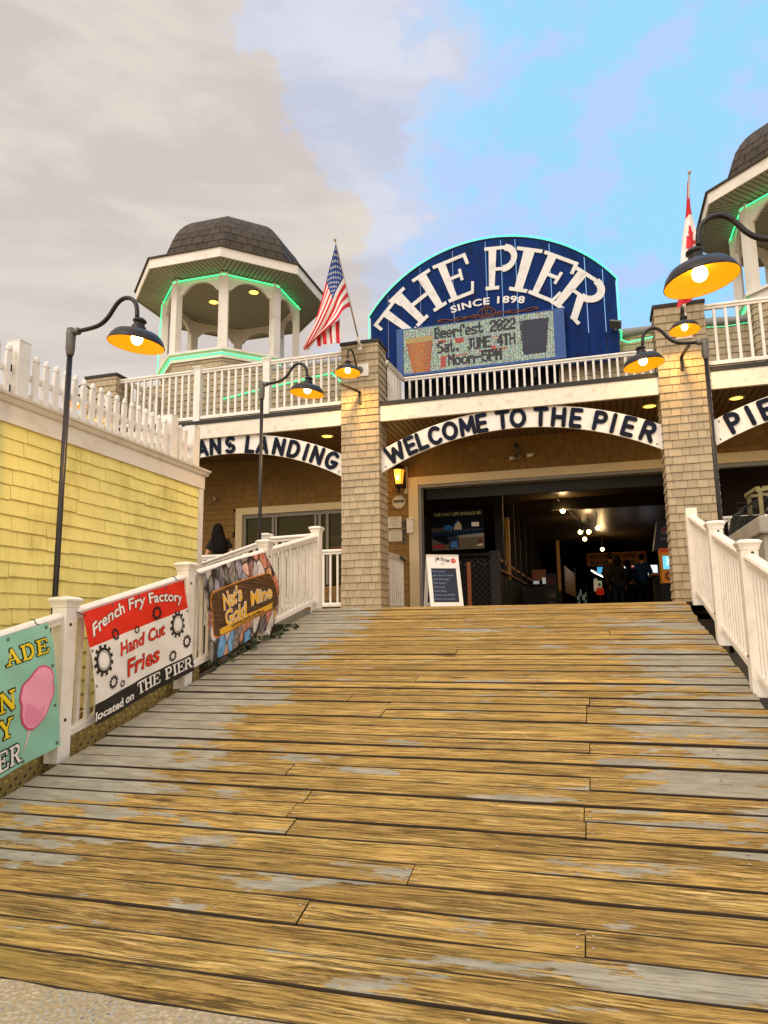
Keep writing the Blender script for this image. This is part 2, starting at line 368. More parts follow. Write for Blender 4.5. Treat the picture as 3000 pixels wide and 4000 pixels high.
rope = mat('green_rope_light', '#39d89a', 0.4, emit='#22e884', estr=2.6)
roped = mat('dim_rope_light', '#4fc79b', 0.4, emit='#20d890', estr=1.2)
black = mat('black_matte', '#0c0b0a', 0.8)
blackp = mat('black_plastic', '#151413', 0.5)
rustm = mat('rust_scroll', '#6b3b28', 0.7, var=0.3, scale=12)
greym = mat('grey_membrane', '#8d8b86', 0.6, var=0.15, scale=5)
flashm = mat('dark_flashing', '#2b2620', 0.7, var=0.3, scale=8)
def glassmat():
    m = bpy.data.materials.new('window_glass'); m.use_nodes = True; b = m.node_tree.nodes['Principled BSDF']
    b.inputs['Base Color'].default_value = (0.03, 0.024, 0.008, 1); b.inputs['Roughness'].default_value = 0.06; b.inputs['Specular IOR Level'].default_value = 0.2; b.inputs['Specular Tint'].default_value = (1, 0.85, 0.45, 1)
    t = m.node_tree; tcn = nd(t, 'ShaderNodeTexCoord')
    n = noise(t, mapping(t, tcn.outputs['Object'], (0.5,1,2.2)), 2.0, 3); bn = nd(t, 'ShaderNodeBump'); bn.inputs['Strength'].default_value = 0.15; bn.inputs['Distance'].default_value = 0.02
    t.links.new(n, bn.inputs['Height']); t.links.new(bn.outputs[0], b.inputs['Normal']); return m
glass = glassmat()

def deckmat(name, painted=True):
    m = bpy.data.materials.new(name); m.use_nodes = True; t = m.node_tree; b = t.nodes['Principled BSDF']
    tcn = nd(t, 'ShaderNodeTexCoord'); ob = tcn.outputs['Object']
    at = nd(t, 'ShaderNodeAttribute'); at.attribute_name = 'rnd'; rv = at.outputs['Fac']
    sh = nd(t, 'ShaderNodeCombineXYZ'); t.links.new(mathn(t, 'MULTIPLY', rv, 37.0), sh.inputs[0]); t.links.new(mathn(t, 'MULTIPLY', rv, 11.0), sh.inputs[1])
    va = nd(t, 'ShaderNodeVectorMath'); va.operation = 'ADD'; t.links.new(ob, va.inputs[0]); t.links.new(sh.outputs[0], va.inputs[1]); v = va.outputs[0]
    # knots bend the grain
    kn = noise(t, mapping(t, v, (1.1, 5.0, 1)), 1.3, 2, 0.5)
    wv = nd(t, 'ShaderNodeVectorMath'); wv.operation = 'ADD'; kc = nd(t, 'ShaderNodeCombineXYZ'); t.links.new(mathn(t, 'MULTIPLY', kn, 0.07), kc.inputs[1])
    t.links.new(v, wv.inputs[0]); t.links.new(kc.outputs[0], wv.inputs[1]); vw = wv.outputs[0]
    g1 = noise(t, mapping(t, vw, (0.9, 34, 1)), 1.0, 7, 0.62)          # broad grain
    g2 = noise(t, mapping(t, vw, (3.2, 110, 1)), 1.0, 5, 0.7)         # fine fibres
    g3 = noise(t, mapping(t, vw, (2.4, 17, 1), (3,2,0)), 1.0, 6, 0.7)  # worn, splintered zones
    blot = noise(t, mapping(t, v, (0.8, 2.2, 1), (9,4,0)), 1.4, 5, 0.6)
    g4 = noise(t, mapping(t, vw, (3.4, 78, 1), (4,1,0)), 1.0, 7, 0.72)      # visible streaks, a finger wide
    c = mixc(t, maprange(t, g1, 0.34, 0.64, 0, 1), lin('#846830'), lin('#bd9c54'))
    c = mixc(t, maprange(t, blot, 0.36, 0.68, 0, 0.5), c, lin('#b48b48'))
    wz_ = maprange(t, g3, 0.34, 0.62, 0.0, 1)
    c = mixc(t, mathn(t, 'MULTIPLY', maprange(t, g4, 0.55, 0.62, 0, 1), mathn(t, 'MULTIPLY', wz_, 0.8)), c, lin('#e2bd7c'))
    dk = mathn(t, 'MULTIPLY', maprange(t, g4, 0.49, 0.41, 0, 1), maprange(t, g3, 0.33, 0.56, 0.2, 1))
    c = mixc(t, mathn(t, 'MULTIPLY', dk, 0.8), c, lin('#4b3210'))
    c = mixc(t, mathn(t, 'MULTIPLY', maprange(t, g2, 0.50, 0.34, 0, 1), 0.6), c, lin('#513816'))
    c = mixc(t, mathn(t, 'MULTIPLY', maprange(t, g3, 0.58, 0.74, 0, 1), 0.5), c, lin('#655023'))
    # long hairline cracks and raised pale splinters along the grain
    g5 = noise(t, mapping(t, vw, (1.0, 46, 1), (6,2,0)), 1.0, 5, 0.62)
    ck = maprange(t, mathn(t, 'ABSOLUTE', mathn(t, 'SUBTRACT', g5, 0.5)), 0.018, 0.006, 0, 1)
    c = mixc(t, mathn(t, 'MULTIPLY', ck, maprange(t, g3, 0.4, 0.55, 0.1, 0.85)), c, lin('#3a270c'))
    sp5 = maprange(t, mathn(t, 'ABSOLUTE', mathn(t, 'SUBTRACT', g5, 0.565)), 0.018, 0.005, 0, 1)
    c = mixc(t, mathn(t, 'MULTIPLY', sp5, maprange(t, g3, 0.42, 0.6, 0.0, 0.8)), c, lin('#e6c88a'))
    tone = nd(t, 'ShaderNodeVectorMath'); tone.operation = 'SCALE'; t.links.new(c, tone.inputs[0]); t.links.new(maprange(t, mathn(t, 'FRACT', mathn(t, 'MULTIPLY', rv, 7.31)), 0, 1, 0.84, 1.16), tone.inputs['Scale']); c = tone.outputs[0]
    # knots as dark eyes
    vo = nd(t, 'ShaderNodeTexVoronoi'); vo.inputs['Scale'].default_value = 1.0; t.links.new(mapping(t, v, (1.15, 4.2, 0.01)), vo.inputs['Vector'])
    kd = mathn(t, 'ADD', vo.outputs['Distance'], mathn(t, 'MULTIPLY', mathn(t, 'SUBTRACT', g3, 0.5), 0.10))
    c = mixc(t, mathn(t, 'MULTIPLY', maprange(t, kd, 0.13, 0.05, 0, 1), 0.85), c, lin('#3d2408'))
    c = mixc(t, mathn(t, 'MULTIPLY', maprange(t, rv, 0.35, 1.0, 0, 1), 0.38), c, mixc(t, 0.5, c, lin('#8a6a34')))
    # moss-green film
    c = mixc(t, maprange(t, noise(t, mapping(t, ob, (1,1.6,1), (2,8,0)), 1.1, 5, 0.6), 0.56, 0.78, 0, 0.42), c, lin('#6f632c'))
    pf = None
    if painted:
        sp = nd(t, 'ShaderNodeSeparateXYZ'); t.links.new(ob, sp.inputs[0]); x, y = sp.outputs[0], sp.outputs[1]
        e1 = mathn(t, 'MULTIPLY', maprange(t, x, -3.35, -2.35, 0.36, -0.045), maprange(t, y, 3.0, 4.0, 0.15, 1))                  # along the left rail
        e2 = mathn(t, 'MULTIPLY', maprange(t, x, -0.25, 0.85, 0.0, 0.27), maprange(t, y, 3.4, 4.6, 0.35, 1))   # along the right rail
        e2b = mathn(t, 'MULTIPLY', e2, maprange(t, y, 9.0, 7.5, 0.45, 1))
        e3 = mathn(t, 'MULTIPLY', maprange(t, y, 7.0, 8.6, 0, 0.10), maprange(t, x, -3.4, -1.6, 1, 0))
        base = mathn(t, 'ADD', mathn(t, 'ADD', e1, e2b), e3)
        pn = noise(t, mapping(t, v, (0.95, 3.4, 1), (1,7,3)), 1.25, 6, 0.62)
        pn = mathn(t, 'ADD', pn, mathn(t, 'MULTIPLY', mathn(t, 'SUBTRACT', g2, 0.5), 0.12))
        pn = mathn(t, 'ADD', 0.5, mathn(t, 'MULTIPLY', mathn(t, 'SUBTRACT', pn, 0.5), 1.45))
        pf = maprange(t, mathn(t, 'ADD', pn, base), 0.622, 0.655, 0, 1)
        pf = mathn(t, 'MULTIPLY', pf, maprange(t, g4, 0.34, 0.46, 0.55, 1))
        pc = mixc(t, maprange(t, noise(t, mapping(t, v, (3,8,1)), 2.0, 5), 0.35, 0.7), lin('#878271'), lin('#a29b89'))
        pc = mixc(t, mathn(t, 'MULTIPLY', maprange(t, g2, 0.45, 0.3, 0, 1), 0.35), pc, lin('#5d5646'))
        lip = mathn(t, 'SUBTRACT', maprange(t, mathn(t, 'ADD', pn, base), 0.63, 0.648, 0, 1), pf, True)
        c = mixc(t, mathn(t, 'MULTIPLY', lip, 0.5), c, lin('#e0c38c'))
        c = mixc(t, pf, c, pc)
    t.links.new(c, b.inputs['Base Color']); b.inputs['Roughness'].default_value = 0.82; b.inputs['Specular IOR Level'].default_value = 0.25
    hgt = mathn(t, 'ADD', mathn(t, 'MULTIPLY', g2, 0.9), mathn(t, 'MULTIPLY', g1, 0.6))
    hgt = mathn(t, 'SUBTRACT', hgt, mathn(t, 'MULTIPLY', dk, 0.8))
    if pf is not None: hgt = mathn(t, 'ADD', mathn(t, 'MULTIPLY', hgt, maprange(t, pf, 0, 1, 1, 0.35)), mathn(t, 'MULTIPLY', pf, 0.5))
    bn = nd(t, 'ShaderNodeBump'); bn.inputs['Strength'].default_value = 0.75; bn.inputs['Distance'].default_value = 0.006
    t.links.new(hgt, bn.inputs['Height']); t.links.new(bn.outputs[0], b.inputs['Normal'])
    return m
deckm = deckmat('weathered_deck_board')
def concmat():
    m = bpy.data.materials.new('pebbled_concrete'); m.use_nodes = True; t = m.node_tree; b = t.nodes['Principled BSDF']
    tcn = nd(t, 'ShaderNodeTexCoord'); ob = tcn.outputs['Object']
    vo = nd(t, 'ShaderNodeTexVoronoi'); vo.inputs['Scale'].default_value = 42; t.links.new(ob, vo.inputs['Vector'])
    n = noise(t, ob, 3.0, 6, 0.65); n2 = noise(t, ob, 60, 4, 0.7)
    c = mixc(t, maprange(t, n2, 0.35, 0.65), lin('#a49476'), lin('#cdbb97'))
    peb = mathn(t, 'MULTIPLY', maprange(t, vo.outputs['Distance'], 0.40, 0.28, 0, 1), maprange(t, n, 0.36, 0.5, 0, 1))
    gry = mixc(t, 0.6, vo.outputs['Color'], lin('#8d857c'), 'MIX')
    hs = nd(t, 'ShaderNodeHueSaturation'); hs.inputs['Saturation'].default_value = 0.25; hs.inputs['Value'].default_value = 0.6; t.links.new(gry, hs.inputs['Color'])
    c = mixc(t, peb, c, hs.outputs[0])
    c = mixc(t, mathn(t, 'MULTIPLY', maprange(t, vo.outputs['Distance'], 0.34, 0.42, 0, 1), 0.45), c, lin('#6b5636'))
    t.links.new(c, b.inputs['Base Color']); b.inputs['Roughness'].default_value = 0.9
    bn = nd(t, 'ShaderNodeBump'); bn.inputs['Strength'].default_value = 0.8; bn.inputs['Distance'].default_value = 0.006; bn.invert = True
    t.links.new(vo.outputs['Distance'], bn.inputs['Height']); t.links.new(bn.outputs[0], b.inputs['Normal']); return m
concm = concmat()
sandm = mat('beach_sand', '#c9ab72', 0.95, var=0.2, scale=30, bump=0.4, bscale=120)

# ---------------------------------------------------------------- ground, ramp boards, pier floor
S = math.tan(R(13.79)); YB = 2.505; YC = 9.05
def zr(y): return S*min(y, YC) - 1.97
FZ = zr(YC)
mb = MB(); mb.quad((-600,-600,-1.75),(600,-600,-1.75),(600,900,-1.75),(-600,900,-1.75)); struct(mb.build('ground', sandm))
# concrete apron the photographer stands on: a lumpy slab whose front edge is worn
mb = MB(); nx, ny = 90, 30; x0, x1, y0, y1 = -9.0, 7.0, -6.0, YB-0.005
P = []
for j in range(ny+1):
    fy = (j/ny)**0.5; y = y0+(y1-y0)*fy
    for i in range(nx+1):
        x = x0+(x1-x0)*i/nx; e = 0.0
        if j == ny: e = random.uniform(-0.02, 0.0)
        P.append((x, y+e, zr(YB)+0.004-0.02*(y1-y)*0.5+random.uniform(-0.003, 0.003)))
mb.smooth = True; mb.add(P, [(j*(nx+1)+i, j*(nx+1)+i+1, (j+1)*(nx+1)+i+1, (j+1)*(nx+1)+i) for j in range(ny) for i in range(nx)])
struct(mb.build('concrete_apron', concm))
soilm = mat('soil_shade_dark', '#43382a', 0.95, var=0.4, scale=6, bump=0.5, bscale=30)
def soil(xa, xb, n=24):
    m_ = MB(); g = random.Random(9); P = []
    for j in range(n+1):
        y = 2.2+(9.4-2.2)*j/n
        for i in range(7): P.append((xa+(xb-xa)*i/6, y, zr(y)-0.42+g.uniform(-.04,.04)))
    m_.smooth = True; m_.add(P, [(j*7+i, j*7+i+1, (j+1)*7+i+1, (j+1)*7+i) for j in range(n) for i in range(6)]); return m_
struct(soil(-4.59, -3.5).build('soil_shade_sheet', soilm)); struct(soil(0.85, 1.739).build('soil_shade_sheet', soilm))  # dark soil sheets added to carry the shade in the gaps beside the ramp
# boards
mb = MB(); PITCH = (YC-YB)/40.0
rg = random.Random(21)
joints = {}
def board(y, ya, yb, xa, xb, zf, th=0.045):
    """a board piece with slightly wavy long edges and a worn top"""
    n = max(2, int((xb-xa)/0.22)); r = rg.random(); dz = rg.uniform(-0.004, 0.003); cup = rg.uniform(-0.002, 0.003); sk = rg.uniform(-0.004, 0.004)
    vs_ = []
    ph = rg.random()*9
    for i in range(n+1):
        f_ = i/n; x = xa+(xb-xa)*f_
        a = ya + 0.0025*math.sin(x*2.1+ph)+rg.uniform(-0.002, 0.004)+sk*(f_-0.5); b = yb + 0.0025*math.sin(x*1.7+ph*2)+rg.uniform(-0.004, 0.002)+sk*(f_-0.5)
        wz = 0.0025*math.sin(x*1.3+ph*3)
        for yy, lift in ((a, -0.003-0.003*min(max((a-2.6)/4, 0), 1)), (a+0.004, 0.0), ((a+b)/2, cup), (b-0.004, 0.0), (b, -0.005)):
            vs_.append((x, yy, zf(yy)+dz+wz+lift))
        vs_.append((x, b, zf(b)-th)); vs_.append((x, a, zf(a)-th))
    fs = []
    for i in range(n):
        for k in (1, 2, 3): fs.append((i*7+k, (i+1)*7+k, (i+1)*7+k+1, i*7+k+1))
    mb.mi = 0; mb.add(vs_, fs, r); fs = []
    for i in range(n):
        for k in (0, 4, 5, 6): fs.append((i*7+k, (i+1)*7+k, (i+1)*7+(k+1) % 7, i*7+(k+1) % 7))
    fs.append((0,1,2,3,4,5,6)); e = n*7; fs.append((e+6,e+5,e+4,e+3,e+2,e+1,e))
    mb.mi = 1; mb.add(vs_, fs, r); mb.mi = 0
XL, XR = -3.66, 1.00
def xr_edge(y): return 1.0+0.075*min(max((8.2-y)/1.6, 0), 1)
xj = [-1.72, -0.15]
nails = MB()
short_rows = {3: (-1.3, -0.12), 7: (-1.65, None), 8: (-1.72, -0.12), 9: (-1.69, -0.13), 11: (-1.95, -0.1), 17: (-1.62, -0.12), 18: (-1.62, -0.12), 19: (-2.0, -0.1), 22: (-1.55, None), 27: (-1.35, None), 31: (None, 0.1), 35: (-1.5, None), 37: (-1.2, None), 5: (-0.9, None), 14: (None, -0.1)}
for i in range(40):
    ya = YB+PITCH*i; gap = rg.choice((0.005, 0.009, 0.012, 0.017))*(0.75+0.4*min(i/16, 1))
    yb = ya+PITCH-gap
    cuts = [XL+rg.uniform(-0.03, 0.02)] + [c for c in short_rows.get(i, ()) if c is not None] + [xr_edge(ya)+rg.uniform(-0.015, 0.015)]
    for a, b_ in zip(cuts[:-1], cuts[1:]): board(ya, ya, yb, a+0.003, b_-0.003, zr)
    for c in cuts[1:-1]:
        for dx in (-0.03, 0.03):
            for q in (0.28, 0.72):
                yy = ya+(yb-ya)*q; nails.lathe(((0.0075, zr(yy)+0.002), (0.006, zr(yy)+0.004)), 8, Matrix.Translation((c+dx, yy, 0)), capt=True)
    for c in (-2.9, -1.72, -0.55, 0.62):
        if rg.random() < 0.4:
            for q in (0.25, 0.75):
                if rg.random() < 0.75:
                    yy = ya+(yb-ya)*q+rg.uniform(-.01,.01); xx = c+rg.uniform(-.05,.05); nails.lathe(((0.008, zr(yy)+0.001), (0.0065, zr(yy)+0.004)), 8, Matrix.Translation((xx, yy, 0)), capt=True)
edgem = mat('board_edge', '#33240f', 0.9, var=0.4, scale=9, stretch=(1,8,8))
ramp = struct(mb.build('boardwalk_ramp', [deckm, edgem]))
nailm = mat('nail_head', '#b3a68c', 0.5, metal=0.2, var=0.3, scale=30)
nails.build('nail_heads', nailm, ramp)
mb = MB()   # joists under the ramp, end boards
mb.beam((0.92, YB+0.1, zr(YB)-0.16), (0.92, YC, FZ-0.16), 0.05, 0.2); mb.beam((-3.56, YB+0.1, zr(YB)-0.16), (-3.56, YC, FZ-0.16), 0.05, 0.2)
for x in (-2.9, -1.72, -0.55, 0.3): mb.beam((x, YB+0.1, zr(YB)-0.16), (x, YC, FZ-0.16), 0.05, 0.2)
joistm = mat('dark_joist', '#3a2c1c', 0.9, var=0.3, scale=6)
mb.build('joists', joistm, ramp)
mb = MB()
for i in range(5):
    y = YB+PITCH*(i+1)-0.006; mb.box((XL+0.05, y-0.012, zr(y)-0.04), (XR-0.05, y+0.012, zr(y)-0.007+(-0.004 if i > 1 else 0.0)))
mb.build('sand_in_gaps', sandm, ramp)
mb = MB()
y = YC+0.004
while y < 12.9:
    board(y, y, y+PITCH-0.007, -3.62, 2.4, lambda q: FZ); y += PITCH
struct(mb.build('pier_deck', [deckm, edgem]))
mb = MB(); mb.box((-9.2, 9.3, FZ-0.2), (-3.63, 12.9, FZ-0.003)); struct(mb.build('patio_floor', deckm))

mb = MB(); mb.box((-11.5, 9.15, -1.76), (1.69, 42, FZ-0.21)); mb.box((1.69, 10.7, -1.76), (7.5, 42, FZ-0.21)); struct(mb.build('underpier_shade_fill', joistm))  # solid dark boxes added in place of the shade under the pier
# ---------------------------------------------------------------- railings
RAILP = ((-0.028,-0.04),(0.028,-0.04),(0.03,-0.005),(0.045,0.0),(0.048,0.018),(0.036,0.036),(0.015,0.043),(-0.015,0.043),(-0.036,0.036),(-0.048,0.018),(-0.045,0.0),(-0.03,-0.005))
BOTP = ((-0.028,-0.03),(0.028,-0.03),(0.028,0.012),(0.018,0.03),(-0.018,0.03),(-0.028,0.012))
def post(par, x, y, zb, h, wd=0.125, cap=True, nm='post'):
    m_ = MB(); m_.box((x-wd/2, y-wd/2, zb-0.03), (x+wd/2, y+wd/2, zb+h-(0.055 if cap else 0)))
    p = m_.build(nm, white, par, bevel=0.006)
    if cap:
        m_ = MB(); zt = zb+h-0.055; a = wd/2
        M = Matrix.Translation((x, y, zt)) @ Matrix.Rotation(PI/4, 4, 'Z'); q = math.sqrt(2)
        prof = ((a*q*1.02, -0.035), (a*q*1.08, -0.03), (a*q*1.12, -0.012), (a*q*1.3, 0.012), (a*q*1.4, 0.018), (a*q*1.4, 0.03), (a*q*1.05, 0.045), (0.02, 0.055))
        vs_ = []; fs = []
        for rr, zz in prof:
            for k in range(4): vs_.append(M @ Vector((rr*math.cos(PI/2*k), rr*math.sin(PI/2*k), zz)))
        for i in range(len(prof)-1):
            for k in range(4): fs.append((i*4+k, i*4+(k+1) % 4, (i+1)*4+(k+1) % 4, (i+1)*4+k))
        fs.append((28,29,30,31)); fs.append((3,2,1,0)); m_.add(vs_, fs)
        m_.build('cap', white, p)
    return p
def span(par, p0, p1, pw=0.125, top=1.03, bot=0.13, sp=0.117, bw=0.033, ends=(True, True)):
    """rails and balusters between two post centres given at deck level"""
    p0 = Vector(p0); p1 = Vector(p1); d = p1-p0; hd = Vector((d.x, d.y, 0)); L = hd.length; u = d/L
    a = p0+u*(pw/2+0.001 if ends[0] else 0); b = p1-u*(pw/2+0.001 if ends[1] else 0)
    up = Vector((0,0,1))
    m_ = MB(); m_.beam(a+up*(top-0.043), b+up*(top-0.043), 0, 0, prof=RAILP); m_.build('top_rail', white, par)
    m_ = MB(); m_.beam(a+up*bot, b+up*bot, 0, 0, prof=BOTP); m_.build('bottom_rail', white, par)
    n = max(1, int(round((b-a).length/sp))-1)
    for i in range(n):
        q = a+(b-a)*((i+1)/(n+1))
        m_ = MB(); m_.cbox(q+up*((bot+top-0.05)/2), (bw, bw, top-0.075-bot-0.02)); m_.build('baluster', white, par)
boltm = mat('bolt_head', '#4d4438', 0.5, metal=0.6, var=0.3, scale=30)
lp = [(-3.82,2.87),(-3.79,4.42),(-3.765,5.99),(-3.735,7.62),(-3.68,9.10)]
lr = thing('ramp_railing', 'white baluster railing up the left side of the ramp, hung with three banners', 'railing', (-3.75, 5.9, zr(5.9)))
for x, y in lp: post(lr, x, y, zr(y)-0.02, 1.16)
for a, b in zip(lp[:-1], lp[1:]): span(lr, (a[0], a[1], zr(a[1])), (b[0], b[1], zr(b[1])))
m_ = MB()
for (x, y) in lp[1:4]:
    for h in (0.25, 0.93): m_.sphere((x+0.0645, y-0.01, zr(y)+h), 0.013, 8, 5, (0.6,1,1))
m_.build('bolts', boltm, lr)
rp = [(1.15,2.9),(1.14,4.55),(1.125,5.99),(1.115,7.36),(1.13,9.08)]
rr_ = thing('ramp_railing', 'white baluster railing along the right side of the ramp, without banners', 'railing', (1.12, 5.9, zr(5.9)))
for i, (x, y) in enumerate(rp): post(rr_, x, y, zr(y)-0.02, 1.15 if i < 4 else 1.12, cap=i < 4)
for a, b in zip(rp[:-1], rp[1:]): span(rr_, (a[0], a[1], zr(a[1])), (b[0], b[1], zr(b[1])))
m_ = MB()
for (x, y) in rp[2:4]: m_.sphere((x+0.02, y-0.065, zr(y)+1.02), 0.012, 8, 5, (1,0.6,1)); m_.sphere((x-0.0645, y, zr(y)+0.25), 0.012, 8, 5, (0.6,1,1))
m_.build('bolts', boltm, rr_)
# short rail at the top of the ramp and the sloping rail going down behind it
t = thing('stair_railing', 'white sloping railing between the gold mine banner and the person with long hair', 'railing', (-4.6, 9.3, FZ))
post(t, -4.55, 9.3, FZ, 1.11); span(t, (-4.55,9.3,FZ), (-3.72,9.3,FZ+0.02), top=1.05, ends=(True, False))
span(t, (-6.2,9.3,FZ-0.5), (-4.55,9.3,FZ-0.03), top=1.05, ends=(False, True))
t = thing('patio_railing', 'low white railing across the left bay, under the LANDING sign', 'railing', (-6.3, 11.1, FZ))
span(t, (-8.55,11.12,FZ), (-3.99,11.12,FZ), top=1.04, bot=0.12, ends=(False, False), sp=0.125)
post(t, -6.0, 11.12, FZ, 1.1)
t = thing('porch_railing', 'short white railing between the flag column and the door casing, seen end on', 'railing', (-3.45, 12.1, FZ))
span(t, (-3.47,11.47,FZ), (-3.43,12.86,FZ), top=1.03, bot=0.1, ends=(False, False))
m_ = MB(); m_.beam((-3.435,12.45,FZ+1.0),(-3.43,12.80,FZ+0.97),0.09,0.06); m_.build('black_clamp', blackp, t)
t = thing('porch_railing', 'white railing in the right bay, beside the lobster traps', 'railing', (2.6, 11.2, FZ))
span(t, (1.76,11.25,FZ), (4.2,11.25,FZ), top=1.28, bot=0.2, ends=(False, False), sp=0.14); post(t, 4.25, 11.25, FZ, 1.3)

# ---------------------------------------------------------------- shingles
def course_wall(mb, P, width, z0, z1, ex, wr=(0.1,0.2), jit=0.003, xr=None, th=0.019, gap=0.005, clip=None, seed=1):
    """courses of single shingles; P(x, z, out) maps wall coordinates to space; xr(z) gives the left and right ends"""
    g = random.Random(seed); z = z0; k = 0
    while z < z1-0.01:
        zt = min(z+ex, z1); a, b = (0.0, width) if xr is None else xr(z)
        x = a - g.uniform(0, wr[0])
        while x < b:
            wdt = g.uniform(*wr); xa, xb = max(x, a), min(x+wdt, b)
            if b - xb < 0.03: xb = b
            if xb-xa > 0.012 and (clip is None or clip((xa+xb)/2, (z+zt)/2)):
                zb = z+g.uniform(-jit, jit); o = th*g.uniform(0.85, 1.2); tp = min(zt+0.012, z1)
                A = (P(xa+gap/2, zb, o), P(xb-gap/2, zb, o), P(xb-gap/2, tp, 0.002), P(xa+gap/2, tp, 0.002))
                B = (P(xa+gap/2, zb, 0.0), P(xb-gap/2, zb, 0.0))
                mb.add(A+B, ((0,1,2,3),(4,5,1,0),(4,0,3),(5,2,1)))
            x += wdt
        z = zt; k += 1

# ---------------------------------------------------------------- pier building
YF = 11.0; K = 11/9.4
bld = thing('pier_building', 'tan shingled pier entrance building with three bays, tapered columns and an upper deck', 'building', (-1.1, 12.5, FZ))
def column(xa, xb, zt, seed, yd=0.47):
    """tapered square column clad in shingles, wider at its foot"""
    c = MB(); wc = xb-xa; cx = (xa+xb)/2
    def grow(z): return 0.012*(1-min(max((z-FZ)/1.2, 0), 1))
    zb = FZ-0.02; zc = zt-0.05
    inn = 0.004
    c.mi = 1; c.box((xa+inn, YF+inn, zb), (xb-inn, YF+yd-inn, zc)); c.mi = 0
    course_wall(c, lambda x, z, o: (xa+x, YF-o-grow(z), z), wc, zb, zc, 0.122, (0.09,0.2), xr=lambda z: (-0.012-grow(z), wc+0.012+grow(z)), seed=seed)
    course_wall(c, lambda x, z, o: (xb+o+grow(z), YF+x, z), yd, zb, zc, 0.122, (0.09,0.2), seed=seed+1)
    course_wall(c, lambda x, z, o: (xa-o-grow(z), YF+yd-x, z), yd, zb, zc, 0.122, (0.09,0.2), seed=seed+2)
    course_wall(c, lambda x, z, o: (xb-x, YF+yd+o, z), wc, zb, zc, 0.122, (0.09,0.2), seed=seed+3)
    col_ = c.build('shingled_column', [tan, backing], bld)
    c = MB(); c.box((xa-0.03, YF-0.03, zt-0.05), (xb+0.03, YF+yd+0.03, zt)); c.build('column_cap', flashm, col_)
    return col_
ZC = 4.857
CL = (-3.99, -3.345); CR = (1.085, 1.77); C3 = (-9.25, -8.575)
column(*CL, ZC, 11); column(*CR, 4.80, 31); column(*C3, ZC, 51)
# fascia boards and flashing per bay
F0, F1 = 3.405, 3.672
for a, b in ((C3[1], CL[0]), (CL[1], CR[0]), (CR[1], 7.2), (-16, C3[0])):
    m_ = MB(); m_.box((a+0.002, YF+0.03, F0), (b-0.002, YF+0.09, F1)); m_.build('fascia', fasciam, bld)
    m_ = MB(); m_.box((a+0.002, YF+0.01, F1+0.002), (b-0.002, YF+0.12, F1+0.03)); m_.box((a+0.002, YF+0.06, F1+0.032), (b-0.002, YF+0.15, F1+0.085)); m_.build('deck_edge', flashm, bld)
# beadboard ceiling of the porch
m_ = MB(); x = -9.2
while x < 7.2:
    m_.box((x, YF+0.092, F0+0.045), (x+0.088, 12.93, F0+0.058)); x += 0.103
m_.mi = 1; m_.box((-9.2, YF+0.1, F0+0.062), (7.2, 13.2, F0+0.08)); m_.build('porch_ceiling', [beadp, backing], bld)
m_ = MB(); m_.box((-9.2, YF+0.13, F0+0.1), (7.2, 14.9, F1-0.004)); m_.build('upper_deck', flashm, bld)
# back wall of the porch
YW = 12.93
m_ = MB()
def wallP(x, z, o): return (x, YW-0.004-o, z)
openings = ((-6.99, -4.55, 0.9, 2.42), (-3.34, 1.4, 0, 2.81), (1.76, 7.2, 0, 2.84))
def clipw(x, z): return not any(a < x < b and c < z < d for a, b, c, d in openings)
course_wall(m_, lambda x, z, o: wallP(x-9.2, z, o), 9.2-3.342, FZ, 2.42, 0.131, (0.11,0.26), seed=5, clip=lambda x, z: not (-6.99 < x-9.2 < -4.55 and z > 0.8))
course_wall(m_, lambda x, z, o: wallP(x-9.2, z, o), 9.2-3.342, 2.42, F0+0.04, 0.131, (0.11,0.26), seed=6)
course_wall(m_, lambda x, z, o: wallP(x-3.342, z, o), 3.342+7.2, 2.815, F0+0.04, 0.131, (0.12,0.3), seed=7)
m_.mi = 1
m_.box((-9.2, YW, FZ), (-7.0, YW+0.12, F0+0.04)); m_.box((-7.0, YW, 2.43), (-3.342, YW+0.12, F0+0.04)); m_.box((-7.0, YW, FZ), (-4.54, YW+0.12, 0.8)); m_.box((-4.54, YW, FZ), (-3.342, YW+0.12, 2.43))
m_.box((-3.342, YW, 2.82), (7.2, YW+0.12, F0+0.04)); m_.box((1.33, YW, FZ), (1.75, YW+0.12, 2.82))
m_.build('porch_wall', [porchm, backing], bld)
# entrance casing
cas = MB(); cas.box((-3.338, YW-0.045, FZ), (-3.15, YW+0.02, 2.81)); cas.box((-3.148, YW-0.047, 2.655), (1.35, YW+0.02, 2.812)); o = cas.build('door_casing', cream, bld, bevel=0.004)
cas = MB(); cas.box((-3.149, YW-0.02, FZ), (-3.10, YW+0.2, 2.654)); cas.box((-3.099, YW-0.02, 2.60), (1.35, YW+0.2, 2.653)); cas.box((1.352, YW-0.02, FZ), (1.40, YW+0.2, 2.653)); cas.build('track', greym, o)
cas = MB(); cas.box((1.762, YW-0.045, 2.66), (7.2, YW+0.02, 2.835)); o2 = cas.build('bay_casing', cream, bld, bevel=0.004)
cas = MB(); cas.box((1.762, YW-0.02, 2.59), (7.2, YW+0.1, 2.658)); cas.build('track', greym, o2)
# rolled door above the opening
m_ = MB(); m_.box((-3.05, YW+0.22, 2.42), (1.34, YW+0.26, 2.64)); m_.box((-3.05, YW+0.21, 2.40), (1.34, YW+0.27, 2.418)); m_.build('roller_door', mat('roller_door_grey', '#231f1b', 0.5, metal=0.4, var=0.2), bld)
